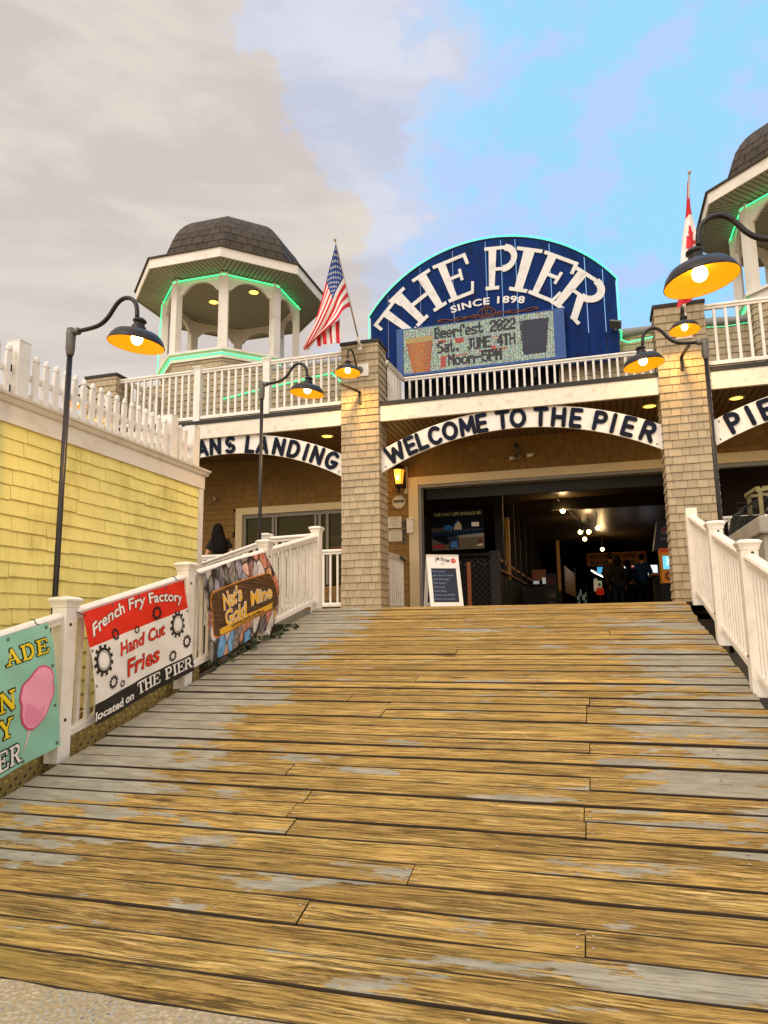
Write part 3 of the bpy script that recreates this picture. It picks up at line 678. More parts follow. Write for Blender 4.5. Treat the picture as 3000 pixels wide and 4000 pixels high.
# window of the left bay
wx0, wx1, wz0, wz1 = -6.99, -4.56, 0.82, 2.425
wn = MB(); wn.box((wx0, YW-0.05, wz0), (wx0+0.145, YW+0.01, wz1)); wn.box((wx0+0.147, YW-0.052, wz1-0.14), (wx1, YW+0.01, wz1+0.002)); wn = wn.build('window_casing', cream, bld, bevel=0.004)
g_ = MB(); g_.box((wx0+0.15, YW+0.05, wz0), (wx1, YW+0.06, wz1-0.145)); g_.build('pane', glass, wn)
mun = MB()
for x, wd in ((wx0+0.15,0.06), (-6.2,0.05), (-6.13,0.04), (-5.28,0.05), (-5.20,0.06), (-5.03,0.05), (-4.62,0.06)): mun.box((x, YW+0.0, wz0), (x+wd, YW+0.045, wz1-0.215))
mun.box((wx0+0.15, YW+0.001, wz1-0.214), (wx1, YW+0.044, wz1-0.143)); mun.build('window_frame', mat('grey_window_frame', '#8a8374', 0.5, var=0.1), wn)
tx = MB(); put_text(tx, 'GUINNESS', lambda x, y, d: (-4.97+x, YW+0.048, 1.69+y), width=0.56, height=0.085); tx.build('window_lettering', mat('dim_gold_print', '#55502c', 0.6), wn)
m_ = MB(); m_.box((-4.95, YW+0.045, 1.40), (-4.65, YW+0.049, 1.56)); m_.build('window_poster', mat('dim_orange_print', '#6b4513', 0.7), wn)

# upper parapet walls
m_ = MB()
course_wall(m_, lambda x, z, o: (-0.45+x, 13.216-o, z), 8.0, 3.7, 5.26, 0.125, (0.1,0.22), seed=61)
m_.mi = 1; m_.box((-0.45, 13.22, 3.68), (7.5, 13.4, 5.25)); par1 = m_.build('parapet_wall', [tan, backing], bld)
m_ = MB(); m_.tube([(-0.1+0.3*i, 13.2, 5.31+0.012*math.sin(i*1.9)) for i in range(26)], [0.075+0.01*math.sin(i*2.7) for i in range(26)], 10); m_.build('rolled_membrane', greym, par1)
m_ = MB()
course_wall(m_, lambda x, z, o: (-9.3+x, 12.196-o, z), 5.7, 3.7, 5.0, 0.125, (0.1,0.22), seed=62, xr=lambda z: (max(0.0, (z-4.35)*0.9), 5.7))
m_.mi = 1; m_.add([(-9.29,12.2,3.68),(-3.5,12.2,3.68),(-3.5,12.2,4.99),(-8.70,12.2,4.99),(-9.29,12.2,4.34)], ((0,1,2,3,4),)); m_.add([(-9.29,12.2,4.34),(-8.70,12.2,4.99),(-3.5,12.2,4.99),(-3.5,12.35,4.99),(-8.70,12.35,4.99),(-9.29,12.35,4.34)], ((0,1,4,5),(1,2,3,4)))
par2 = m_.build('parapet_wall', [tan, backing], bld)
m_ = MB(); m_.tube([(-6.15+0.3*i, 12.25, 5.04+0.01*math.sin(i*1.9)) for i in range(9)], [0.07+0.008*math.sin(i*2.7) for i in range(9)], 10); m_.build('rolled_membrane', greym, par2)
m_ = MB(); m_.box((-3.5, 13.35, 3.68), (-0.452, 13.45, 4.98)); m_.build('dark_panel', mat('dark_board', '#1d1813', 0.9, var=0.4, scale=5), bld)

# balcony railings
def balcony(name_label, segs, posts, loc, top=4.765, bot=3.83, sp=0.135):
    t = thing('balcony_railing', name_label, 'railing', loc)
    for a, b, e in segs: span(t, (a[0], a[1], 0), (b[0], b[1], 0), top=top, bot=bot, sp=sp, ends=e, bw=0.038)
    for x, y in posts: post(t, x, y, bot-0.06, top-bot+0.12, 0.13)
    return t
balcony('white upper deck railing in front of the whole left gazebo', [((-8.57,11.13),(-6.86,11.13),(False,True)),((-6.86,11.13),(-5.46,11.13),(True,True)),((-5.46,11.13),(-3.995,11.13),(True,False))], [(-6.86,11.13),(-5.46,11.13)], (-6.2,11.13,F1))
balcony('white upper deck railing just below the electronic message screen', [((-3.42,11.75),(-3.37,12.72),(False,False)),((-3.37,12.75),(1.4,12.75),(False,False))], [], (-1.1,12.75,F1), bot=4.02)
balcony('white upper deck railing at the right edge, under the right gazebo', [((1.775,11.13),(6.5,11.13),(False,False))], [], (3.5,11.13,F1), sp=0.16)
m_ = MB(); span_t = thing('balcony_railing', 'white railing running back along the far left end of the upper deck', 'railing', (-8.4,12.5,F1))
span(span_t, (-8.45,11.3,0), (-8.45,14.6,0), top=4.765, bot=3.83, ends=(False,False), sp=0.2)

# ---------------------------------------------------------------- gazebos on the upper deck
def octp(r, z, cx=0, cy=0): return [Vector((cx+r*math.cos(R(-67.5+45*k)), cy+r*math.sin(R(-67.5+45*k)), z)) for k in range(8)]
def gazebo(cx, cy, label, zt=7.24, zc=5.59, zb=3.7, re=2.12, rp=1.50):
    t = thing('gazebo', label, 'gazebo', (cx, cy, zb))
    # shingled base
    m_ = MB(); P0 = octp(rp-0.02, 0, cx, cy)
    for k in range(8):
        a, b = P0[k], P0[(k+1) % 8]; u = (b-a).normalized(); L = (b-a).length; nrm = Vector((u.y, -u.x, 0))
        m_.mi = 0; course_wall(m_, lambda x, z, o: tuple(a+u*x+nrm*(o+0.004)+Vector((0,0,z))), L, zb, zc-0.18, 0.125, (0.1,0.22), seed=70+k, xr=lambda z: (-0.005, L+0.005))
        m_.mi = 1; m_.quad((a.x,a.y,zb),(b.x,b.y,zb),(b.x,b.y,zc-0.05),(a.x,a.y,zc-0.05))
    m_.build('base', [tan, backing], t)
    m_ = MB()
    for r0, r1, z0, z1 in ((rp-0.1, rp+0.09, zc-0.05, zc), (rp-0.1, rp+0.03, zc-0.2, zc-0.05)):
        A = octp(r1, z0, cx, cy); B = octp(r1, z1, cx, cy); Ci = octp(r0, z1, cx, cy); D = octp(r0, z0, cx, cy)
        for k in range(8):
            j = (k+1) % 8; m_.quad(A[k],A[j],B[j],B[k]); m_.quad(B[k],B[j],Ci[j],Ci[k]); m_.quad(D[k],D[j],A[j],A[k]); m_.quad(Ci[k],Ci[j],D[j],D[k])
    m_.build('sill', white2, t)
    # posts
    for k in range(8):
        q = octp(rp-0.06, 0, cx, cy)[k]; M = Matrix.Rotation(R(-67.5+45*k), 3, 'Z')
        m_ = MB(); m_.cbox((q.x, q.y, (zc+zt-0.01)/2), (0.15, 0.19, zt-0.01-zc), M=M); m_.build('post', white2, t, bevel=0.006)
    # arched brackets between posts
    A = octp(rp-0.06, 0, cx, cy)
    for k in range(8):
        a, b = A[k], A[(k+1) % 8]; u = (b-a).normalized(); L = (b-a).length; nrm = Vector((u.y, -u.x, 0)); e = 0.085
        m_ = MB(); n = 14; lo = []
        for i in range(n+1):
            x = e + (L-2*e)*i/n; s_ = (i/n-0.5)*2; d = 0.36 if abs(s_) > 0.86 else 0.12+0.22*min(1, abs(s_)/0.86)**2.4
            lo.append((x, zt-0.015-d))
        pts = lo+[(L-e, zt-0.015), (e, zt-0.015)]
        for i in range(n):
            f_ = lambda x, z, d: tuple(a+u*x+nrm*(0.03-d)+Vector((0,0,z)))
            m_.poly([lo[i], lo[i+1], (lo[i+1][0], zt-0.015), (lo[i][0], zt-0.015)], f_, 0.06)
        m_.build('arched_bracket', white2, t)
    # soffit boards running out to the eave
    m_ = MB(); ro, ri = re-0.03, rp-0.12; zo = zt+0.02
    for k in range(8):
        a, b = octp(ro, 0, cx, cy)[k], octp(ro, 0, cx, cy)[(k+1) % 8]; u = (b-a).normalized(); nin = Vector((-u.y, u.x, 0)); mid = (a+b)/2
        Lo = (b-a).length/2; Li = Lo*ri/ro; D = (ro-ri)*math.cos(R(22.5)); x = -Lo
        while x < Lo:
            x2 = min(x+0.076, Lo); dep = lambda q: D if abs(q) < Li else max(0.0, (Lo-abs(q))/(Lo-Li)*D)
            xs = [x, x2]; 
            p = [mid+u*x+Vector((0,0,zo)), mid+u*x2+Vector((0,0,zo)), mid+u*x2+nin*dep(x2)+Vector((0,0,zo)), mid+u*x+nin*dep(x)+Vector((0,0,zo))]
            m_.add(p, ((0,3,2,1),)); x += 0.092
        q0 = octp(ro+0.02, zo+0.012, cx, cy); m_.mi = 1; m_.add([q0[k], q0[(k+1) % 8], Vector((cx,cy,zo+0.012))], ((0,2,1),)); m_.mi = 0
    x = -ri
    while x < ri:     # flat ceiling inside the posts
        hw = ri*math.cos(R(22.5)); c = hw if abs(x) < ri*math.sin(R(22.5)) else hw-(abs(x)-ri*math.sin(R(22.5)))
        if c > 0.02: m_.add([(cx-c+0.0, cy+x, zo-0.002), (cx+c, cy+x, zo-0.002), (cx+c, cy+x+0.083, zo-0.002), (cx-c, cy+x+0.083, zo-0.002)], ((0,3,2,1),))
        x += 0.092
    m_.build('soffit', [beadm, backing], t)
    # fascia and skirt roof
    m_ = MB(); A = octp(re, zt, cx, cy); B = octp(re, zt+0.2, cx, cy); I = octp(re-0.03, zt, cx, cy)
    for k in range(8): j = (k+1) % 8; m_.quad(A[k],A[j],B[j],B[k]); m_.quad(I[k],I[j],A[j],A[k])
    m_.build('fascia', white2, t)
    m_ = MB(); A = octp(re+0.04, zt+0.2, cx, cy); B = octp(1.6, zt+0.5, cx, cy); A2 = octp(re+0.04, zt+0.23, cx, cy)
    for k in range(8): j = (k+1) % 8; m_.quad(A[k],A[j],A2[j],A2[k]); m_.quad(A2[k],A2[j],B[j],B[k]); m_.quad(octp(re-0.1,zt+0.2,cx,cy)[k], octp(re-0.1,zt+0.2,cx,cy)[j], A[j], A[k])
    m_.build('skirt_roof', roofm, t)
    # dome of big shingle tabs, eight faces
    prof = [(1.66,7.62),(1.655,7.85),(1.635,8.07),(1.59,8.29),(1.52,8.50),(1.425,8.70),(1.305,8.88),(1.16,9.04),(0.98,9.17),(0.77,9.28),(0.52,9.37),(0.25,9.43),(0.0,9.45)]
    prof = [(r, 7.55+(z-7.62)*0.80-7.24+zt) for r, z in prof]
    m_ = MB(); g = random.Random(3); m_.mi = 1
    for i in range(len(prof)-1):
        A = octp(max(prof[i][0]-0.012,0.001), prof[i][1], cx, cy); B = octp(max(prof[i+1][0]-0.012,0.001), prof[i+1][1], cx, cy)
        for k in range(8): j = (k+1) % 8; m_.quad(A[k],A[j],B[j],B[k])
    m_.mi = 0
    for i in range(len(prof)-1):
        (r0, z0), (r1, z1) = prof[i], prof[i+1]
        for k in range(8):
            a0, b0 = octp(r0+0.016, z0-0.02, cx, cy)[k], octp(r0+0.016, z0-0.02, cx, cy)[(k+1) % 8]; a1, b1 = octp(max(r1,0.01), z1, cx, cy)[k], octp(max(r1,0.01), z1, cx, cy)[(k+1) % 8]
            L = (b0-a0).length; n = max(1, int(round(L/0.235))); off = 0.5 if i % 2 else 0.0
            cuts = sorted(set([0.0, 1.0]+[min(1, max(0, (q+off)/n)) for q in range(n+1)]))
            for c0, c1 in zip(cuts[:-1], cuts[1:]):
                if c1-c0 < 0.02: continue
                gp = 0.006/max(L, 0.1) ; e0 = c0+(gp if c0 > 0 else 0); e1 = c1-(gp if c1 < 1 else 0); dz = Vector((0,0,g.uniform(-0.008,0.008)))
                p = [a0.lerp(b0,e0)+dz, a0.lerp(b0,e1)+dz, a1.lerp(b1,e1), a1.lerp(b1,e0)]
                u = (b0-a0).normalized(); inn = Vector((-u.y,u.x,0))*0.014
                m_.add(p+[p[0]+inn, p[1]+inn], ((0,1,2,3),(4,5,1,0)))
    m_.build('dome', [roofm, roofg], t)
    return t
GL = (-7.53, 13.5); GR = (4.22, 13.4)
gazebo(*GL, 'whole octagonal white gazebo with a dark shingled dome, left on the upper deck')
gazebo(*GR, 'right gazebo with a dark shingled dome, cut by the right edge of the photo')
def ropelight(label, pts, m=rope, rad=0.012, bead=True):
    m_ = MB(); q = []
    for a, b in zip(pts[:-1], pts[1:]):
        a, b = Vector(a), Vector(b); n = max(1, int((b-a).length/0.03))
        q += [a.lerp(b, i/n) for i in range(n)]
    q.append(Vector(pts[-1])); m_.tube(q, [rad*(1.2 if i % 2 else 0.55) for i in range(len(q))] if bead else rad, 6)
    o = m_.build('rope_light', m, origin=pts[0]); return tag(o, label, 'rope light', 'green rope lights')
def og(r, z, ks, c): 
    P0 = octp(r, z, *c); return [P0[k % 8] for k in ks]
ropelight('green rope light round the eave of the left gazebo', og(1.53, 7.17, (-3,-2,-1,0,1,2), GL))
ropelight('green rope light round the sill of the left gazebo', og(1.55, 5.47, (-2,-1,0,1), GL) + [og(1.55,5.3,(1,),GL)[0]+Vector((0.35,0.3,-0.35))])
ropelight('green rope light hanging straight down the left side of the left gazebo', [og(1.53,7.16,(-2,),GL)[0]+Vector((-0.012,0,0)), og(1.55,5.2,(-2,),GL)[0]+Vector((-0.05,0,0))])
ropelight('green rope light drooping along the parapet behind the left deck railing', [(-8.0,12.16,4.75),(-8.0,12.16,4.42),(-7.55,12.16,4.40),(-7.0,12.16,4.52),(-6.2,12.16,4.63),(-5.2,12.16,4.74),(-4.62,12.16,4.80),(-4.45,12.16,4.62),(-4.1,12.16,4.55)], rope)
ropelight('green rope light round the eave of the right gazebo', og(1.53, 7.17, (-3,-2,-1,0,1), GR))
ropelight('green rope light under the sill of the right gazebo', og(1.56, 5.45, (-3,-2,-1,0), GR)[:2])
ropelight('dim green rope light under the parapet membrane right of the second column', [(1.9+0.25*i, 13.13, 5.19+0.015*math.sin(i*2)) for i in range(12)], roped, 0.008)

# ---------------------------------------------------------------- recessed ceiling lights
def downlight(label, x, y, z, energy=25, spot=True, rad=0.095):
    t = thing('recessed_light', label, 'ceiling light', (x, y, z), 'recessed ceiling lights')
    m_ = MB(); m_.lathe(((rad*1.25, 0.002), (rad*1.25, -0.012), (rad, -0.016), (rad, 0.0)), 24, Matrix.Translation((x,y,z))); m_.build('trim_ring', cream, t)
    m_ = MB(); m_.lathe(((0.001, -0.012), (rad*0.6, -0.012), (rad*0.99, -0.006)), 20, Matrix.Translation((x,y,z))); m_.build('lens', dlm, t)
    if energy:
        l = bpy.data.lights.new('recessed_light_lamp', 'SPOT'); l.energy = energy; l.color = (1.0, 0.62, 0.22); l.spot_size = R(150); l.spot_blend = 1.0; l.shadow_soft_size = 0.08
        lo = bpy.data.objects.new('recessed_light_lamp', l); C.objects.link(lo); lo.parent = t; lo.location = (0,0,-0.03)
    return t
zc_ = F0+0.045
downlight('recessed light in the porch ceiling behind the sign ending in LANDING', -4.55, 11.75, zc_, 34)
downlight('recessed light in the porch ceiling hidden behind the left part of the LANDING sign', -6.8, 11.75, zc_, 34)
downlight('recessed porch light over the end of the word PIER, beside the second column', 0.98, 11.75, zc_, 34)
downlight('recessed light in the porch ceiling hidden behind the word WELCOME', -2.6, 11.9, zc_, 34)
downlight('recessed light in the porch ceiling over the sign at the right edge', 2.25, 11.75, zc_, 34)
downlight('left recessed light in the ceiling of the left gazebo', GL[0]-0.35, GL[1]-0.2, 7.255, 12, rad=0.1)
downlight('right recessed light in the ceiling of the left gazebo', GL[0]+0.72, GL[1]-0.35, 7.255, 12, rad=0.1)

# ---------------------------------------------------------------- arched signs with cut-out letters
def archsign(label, cx, xa, xb, letters, y=YF+0.1):
    zo, ro, zi, ri = -1.594, 5.037, -1.56, 4.66
    t = thing('arch_sign', label, 'sign', (cx, y, 3.0), 'arched bay signs')
    m_ = MB(); n = 40
    f_ = lambda x, z, d: (x, y+d, z)
    for i in range(n):
        a = xa+(xb-xa)*i/n; b = xa+(xb-xa)*(i+1)/n
        q = lambda x, z0, r: z0+math.sqrt(r*r-(x-cx)**2)
        m_.poly([(a, q(a,zi,ri)), (b, q(b,zi,ri)), (b, q(b,zo,ro)), (a, q(a,zo,ro))], f_, 0.04)
    m_.build('panel', letpanel, t)
    m_ = MB()
    for x in (xa+0.09, xb-0.09):
        for dz in (-0.06, -0.33): m_.sphere((x, y-0.002, zo+math.sqrt(ro*ro-(x-cx)**2)+dz), 0.014, 8, 5, (1,0.6,1))
    m_.build('bolts', galv, t)
    for ch, x in letters:
        h = 0.255; wd = SANS[ch][0]*h*0.98; rb = 4.985
        ang = math.asin((x-cx)/(rb+h/2)); g = random.uniform(-0.012, 0.012)
        m_ = MB()
        def fl(px, py, d, ang=ang, wd=wd):
            lx = (px-SANS[ch][0]/2)*h*0.98; ly = rb + py*h; ca, sa = math.cos(-ang), math.sin(-ang)
            return (cx + lx*ca - ly*sa, y-0.022+d, -1.855 + lx*sa + ly*ca)
        draw_sans(m_, ch, fl, 0.255, 0.021, 0.0006)
        m_.build('letter', letdark, t)
letpanel = mat('arch_sign_white', '#ece4d8', 0.5, var=0.04, scale=3, dirt='#a7977b', dscale=4, damt=0.3)
WX = [-3.088,-2.821,-2.63,-2.399,-2.15,-1.863,-1.63,-1.292,-1.047,-0.692,-0.418,-0.158,0.198,0.393,0.604,0.881]
archsign('white arched sign reading WELCOME TO THE PIER in dark letters over the open entrance', -1.10, -3.34, 1.082, list(zip('WELCOMETOTHEPIER', WX)))
LX = [-6.721,-6.455,-6.157,-5.764,-5.51,-5.2,-4.917,-4.684,-4.477,-4.205]
archsign('white arched sign whose visible end reads ANS LANDING, left of the flag column', -6.28, -8.57, -3.995, list(zip('ANSLANDING', LX)))
archsign('white arched sign starting with PIE, cut by the right edge of the photo', 3.97, 1.775, 6.17, list(zip('PIE', (2.06,2.285,2.50))))

# ---------------------------------------------------------------- the big arched roof sign
YS = 13.02
sg = thing('roof_sign', 'big arched blue sign with white letters THE PIER and SINCE 1898, on the roof', 'sign', (-1.72, YS, 4.7))
ex, ez, er = -1.70, 4.577, 2.923
xs_ = [-4.10, -3.73, -3.05, -2.38, -1.72, -1.42, -1.14, -0.5, 0.13, 0.44, 0.66]
for a, b in zip(xs_[:-1], xs_[1:]):
    n = 8; g = 0.006
    top = [(a+g+(b-a-2*g)*i/n, ez+math.sqrt(max(er*er-(a+g+(b-a-2*g)*i/n-ex)**2, 0))) for i in range(n+1)]
    m_ = MB()
    m_.poly([(a+g, 4.75 if a > -3.7 else 5.0), (b-g, 4.75 if a > -3.7 else 5.0)] + top[::-1], lambda x, z, d: (x, YS+d, z), 0.03, r=random.random()); m_.build('board', bluem, sg)
m_ = MB()
ed = [(x, ez+math.sqrt(max(er*er-(x-ex)**2, 0))) for x in [-4.12+4.80*i/40 for i in range(41)]]
for (a0, a1), (b0, b1) in zip(ed[:-1], ed[1:]):
    m_.add([(a0,YS-0.01,a1+0.004),(b0,YS-0.01,b1+0.004),(b0,YS+0.06,b1+0.004),(a0,YS+0.06,a1+0.004),(a0,YS-0.01,a1+0.022),(b0,YS-0.01,b1+0.022),(b0,YS+0.06,b1+0.022),(a0,YS+0.06,a1+0.022)], ((0,1,2,3),(4,7,6,5),(0,4,5,1),(2,6,7,3)))
m_.build('edge_trim', flashm, sg)
for x in (-3.3, -2.5, -0.9, 0.3): m_ = MB(); m_.box((x-0.04, YS+0.035, 4.6), (x+0.04, YS+0.1, 5.9)); m_.build('brace', flashm, sg)
pcx, pcz, pr0, pr1 = -1.725, 4.45, 1.985, 2.87
spans = [('T',-55.5,-41.5,1.97,2.80),('H',-44.0,-23.2,1.98,2.86),('E',-21.8,-6.6,1.98,2.87),('P',-0.2,14.3,1.985,2.885),('I',12.2,23.2,1.97,2.87),('E',23.6,39.0,1.97,2.87),('R',37.2,58.2,1.96,2.80)]
for ch, a0, a1, r0, r1 in spans:
    wd = SERIF[ch][0]; m_ = MB()
    def fp(x, y, d):
        a = R(a0+(a1-a0)*x/wd); r = r0+(r1-r0)*y; return (pcx+r*math.sin(a), YS-0.026+d, pcz+r*math.cos(a))
    draw_serif(m_, ch, fp, 0.0, 0.024, 0.0007); m_.build('letter', letm, sg)
# SINCE 1898 as one line of small raised letters
m_ = MB(); scx, scz, sr = -1.72, 3.05, 3.10
def fs_(x, y, d):
    a = x/sr; r = sr+y; return (scx+r*math.sin(a), YS-0.02+d, scz+r*math.cos(a))
put_text(m_, 'SINCE 1898', lambda x, y, d: fs_(x, y, d), width=1.42, height=0.135, offset=0.03, align='C', space=1.1); m_.build('since_lettering', letm, sg)
# scrollwork
m_ = MB()
def sc2(x, z): return Vector((-1.735+x, YS-0.012, 5.93+z))
for sx in (-1, 1):
    m_.tube([sc2(sx*(0.12+0.85*i/12), 0.028*math.sin(i*0.75)-0.0) for i in range(13)], 0.013, 6)
    m_.tube([sc2(sx*(0.12+0.85*i/12), -0.032*math.sin(i*0.75+0.7)) for i in range(13)], 0.009, 6)
    for c0, rr0 in ((0.24,0.055),(0.42,0.045),(0.6,0.035),(0.95,0.03)):
        m_.tube([sc2(sx*(c0+rr0*(1-i/18)*math.cos(i*0.7)), rr0*(1-i/18)*math.sin(i*0.7)) for i in range(15)], 0.009, 6)
    for k in range(3):
        m_.tube([sc2(sx*(0.02+0.075*k*math.sin(PI*i/8)+0.0), -0.08+0.30*i/8-0.02*k*(i/8)) for i in range(9)], 0.011, 6)
    m_.tube([sc2(sx*(0.13*math.cos(i*0.45)), -0.06+0.07*math.sin(i*0.45)) for i in range(9)], 0.010, 6)
m_.build('scroll_ornament', rustm, sg)
ropelight('green rope light along the whole curved edge of the blue roof sign', [(-4.12,YS-0.03,5.25)] + [(x, YS-0.03, z+0.035) for x, z in ed] + [(0.68,YS-0.03,5.28)], rad=0.011)
ropelight('green rope light draped on the parapet from the blue sign to the second column', [(0.70,YS-0.05,5.28),(0.69,YS+0.02,5.12),(0.8,YS+0.08,5.08),(1.2,YS+0.1,5.13),(1.62,YS+0.1,5.25),(2.1,YS+0.1,5.30)], rad=0.012)
t = thing('floodlight', 'small grey floodlight at the lower right corner of the blue roof sign', 'floodlight', (0.60, YS-0.12, 5.32))
m_ = MB(); Mx = Matrix.Rotation(R(-35),3,'X') @ Matrix.Rotation(R(20),3,'Y'); m_.cbox((0.60,YS-0.15,5.36),(0.20,0.16,0.05),M=Mx); m_.build('housing', galv, t)
m_ = MB(); m_.box((0.585,YS-0.1,5.27),(0.615,YS-0.0,5.33)); m_.build('bracket', galv, t)
# electronic message screen
t = thing('message_screen', 'lit electronic message screen reading Beerfest 2022 Sat. JUNE 4TH Noon-5PM, in a blue case', 'screen', (-1.93, YS-0.1, 4.7))
sx0, sx1, sz0, sz1 = -3.385, -0.49, 4.885, 5.795; ysc = YS-0.16
m_ = MB(); m_.box((sx0-0.13, ysc, sz0-0.05), (sx0-0.002, YS-0.005, sz1+0.02)); m_.box((sx1+0.002, ysc, sz0-0.05), (sx1+0.20, YS-0.005, sz1+0.02)); m_.box((sx0-0.002, ysc+0.02, sz1+0.001), (sx1+0.002, YS-0.005, sz1+0.019)); m_.box((sx0-0.002, ysc+0.02, sz0-0.049), (sx1+0.002, YS-0.005, sz0-0.001))
m_.build('case', blueplain, t)
def ledmat():
    m = bpy.data.materials.new('led_pixels'); m.use_nodes = True; tr = m.node_tree; b = tr.nodes['Principled BSDF']
    at = nd(tr, 'ShaderNodeAttribute'); at.attribute_name = 'pix'; at.attribute_type = 'GEOMETRY'
    b.inputs['Base Color'].default_value = (0.02,0.02,0.02,1); b.inputs['Roughness'].default_value = 0.5
    tr.links.new(at.outputs['Color'], b.inputs['Emission Color']); b.inputs['Emission Strength'].default_value = 0.85; return m
F57 = {'B':'11110 10001 10001 11110 10001 10001 11110','e':'00000 00000 01110 10001 11111 10000 01110','r':'00000 00000 10110 11001 10000 10000 10000','f':'00110 01001 01000 11100 01000 01000 01000',
 's':'00000 00000 01111 10000 01110 00001 11110','t':'01000 01000 11100 01000 01000 01001 00110','2':'01110 10001 00001 00110 01000 10000 11111','0':'01110 10001 10011 10101 11001 10001 01110',
 'S':'01111 10000 10000 01110 00001 00001 11110','a':'00000 00000 01110 00001 01111 10001 01111','.':'00000 00000 00000 00000 00000 01100 01100','J':'00111 00010 00010 00010 00010 10010 01100',
 'U':'10001 10001 10001 10001 10001 10001 01110','N':'10001 11001 10101 10011 10001 10001 10001','E':'11111 10000 10000 11110 10000 10000 11111','4':'00010 00110 01010 10010 11111 00010 00010',
 'T':'11111 00100 00100 00100 00100 00100 00100','H':'10001 10001 10001 11111 10001 10001 10001','o':'00000 00000 01110 10001 10001 10001 01110','n':'00000 00000 10110 11001 10001 10001 10001',
 '-':'00000 00000 00000 11111 00000 00000 00000','5':'11111 10000 11110 00001 00001 10001 01110','P':'11110 10001 10001 11110 10000 10000 10000','M':'10001 11011 10101 10101 10001 10001 10001',' ':'00000 '*7}
NX, NZ = 176, 60
g = random.Random(4); px = {}
for j in range(NZ):
    for i in range(NX):
        v = g.uniform(0.35, 1.0)*(0.7 if i % 3 == 0 else 1.0); c = [v*g.uniform(0.7,1.0), v*g.uniform(0.85,1.1), v*g.uniform(0.6,0.85)]
        if g.random() < 0.3: k = g.randrange(3); c[k] *= 1.35; c[(k+1) % 3] *= 0.55
        if g.random() < 0.10: c = [x*0.25 for x in c]
        x, z = i/NX, j/NZ
        # amber glass at the left, dark glass at the right
        gl = 0.02+0.055*(1-z)*0.8; 
        if 0.012+0.05*(1-min(z/0.75,1)) < x < 0.205-0.025*(1-min(z/0.75,1)) and z < 0.80:
            h = (x-0.1)/0.1; c = [g.uniform(0.45,0.95)*(1-0.35*h*h), g.uniform(0.10,0.34)*(1-0.5*abs(h)), g.uniform(0.0,0.05)]
            if z > 0.68 or g.random() < 0.03: c = [0.5+0.3*g.random(), 0.3+0.25*g.random(), 0.12]
        if 0.775+0.025*(1-z) < x < 0.975-0.035*(1-z) and 0.10 < z < 0.86:
            c = [0.006, 0.008, 0.03+0.02*g.random()]
            if x < 0.80 and g.random() < 0.3: c = [0.25,0.22,0.2]
        px[i, j] = c
for x0_, x1_, z0_, z1_ in ((0.24,0.30,0.60,0.68),(0.36,0.42,0.56,0.68),(0.50,0.72,0.585,0.61),(0.27,0.44,0.27,0.31),(0.26,0.29,0.05,0.30),(0.52,0.70,0.315,0.34),(0.60,0.63,0.34,0.40)):
    for j in range(int(z0_*NZ), int(z1_*NZ)):
        for i in range(int(x0_*NX), int(x1_*NX)): px[i, j] = [0.55+0.2*g.random(), 0.06, 0.03]
def pixtext(txt, x0_, z0_, w_):
    h = 15; n = len(txt); adv = w_*NX/n
    for q, ch in enumerate(txt):
        rows = F57[ch].split()
        for rj, row in enumerate(rows):
            for ci, bit in enumerate(row):
                if bit == '1':
                    xa, xb = x0_*NX+q*adv+ci*adv/6, x0_*NX+q*adv+(ci+1.35)*adv/6; za = z0_*NZ+(6-rj)*h/7
                    for i in range(int(round(xa)), int(round(xb))+1):
                        for j in range(int(round(za)), int(round(za+h/7))+1):
                            if (i, j) in px: px[i, j] = [0.004, 0.004, 0.012]
pixtext('Beerfest 2022', 0.215, 0.695, 0.545); pixtext('Sat. JUNE 4TH', 0.235, 0.37, 0.52); pixtext('Noon-5PM', 0.305, 0.06, 0.36)
m_ = MB(); cols = []
for j in range(NZ):
    for i in range(NX):
        a, b = sx0+(sx1-sx0)*i/NX, sx0+(sx1-sx0)*(i+1)/NX; c, d = sz0+(sz1-sz0)*j/NZ, sz0+(sz1-sz0)*(j+1)/NZ
        gg = (b-a)*0.09; m_.quad((a+gg,ysc+0.03,c+gg),(b-gg,ysc+0.03,c+gg),(b-gg,ysc+0.03,d-gg),(a+gg,ysc+0.03,d-gg)); cols += [*px[i, j], 1.0]
o = m_.build('display', ledmat(), t); at = o.data.attributes.new('pix', 'FLOAT_COLOR', 'FACE'); at.data.foreach_set('color', cols)
m_ = MB(); m_.box((sx0, ysc+0.035, sz0), (sx1, ysc+0.05, sz1)); m_.build('display_backing', black, t)

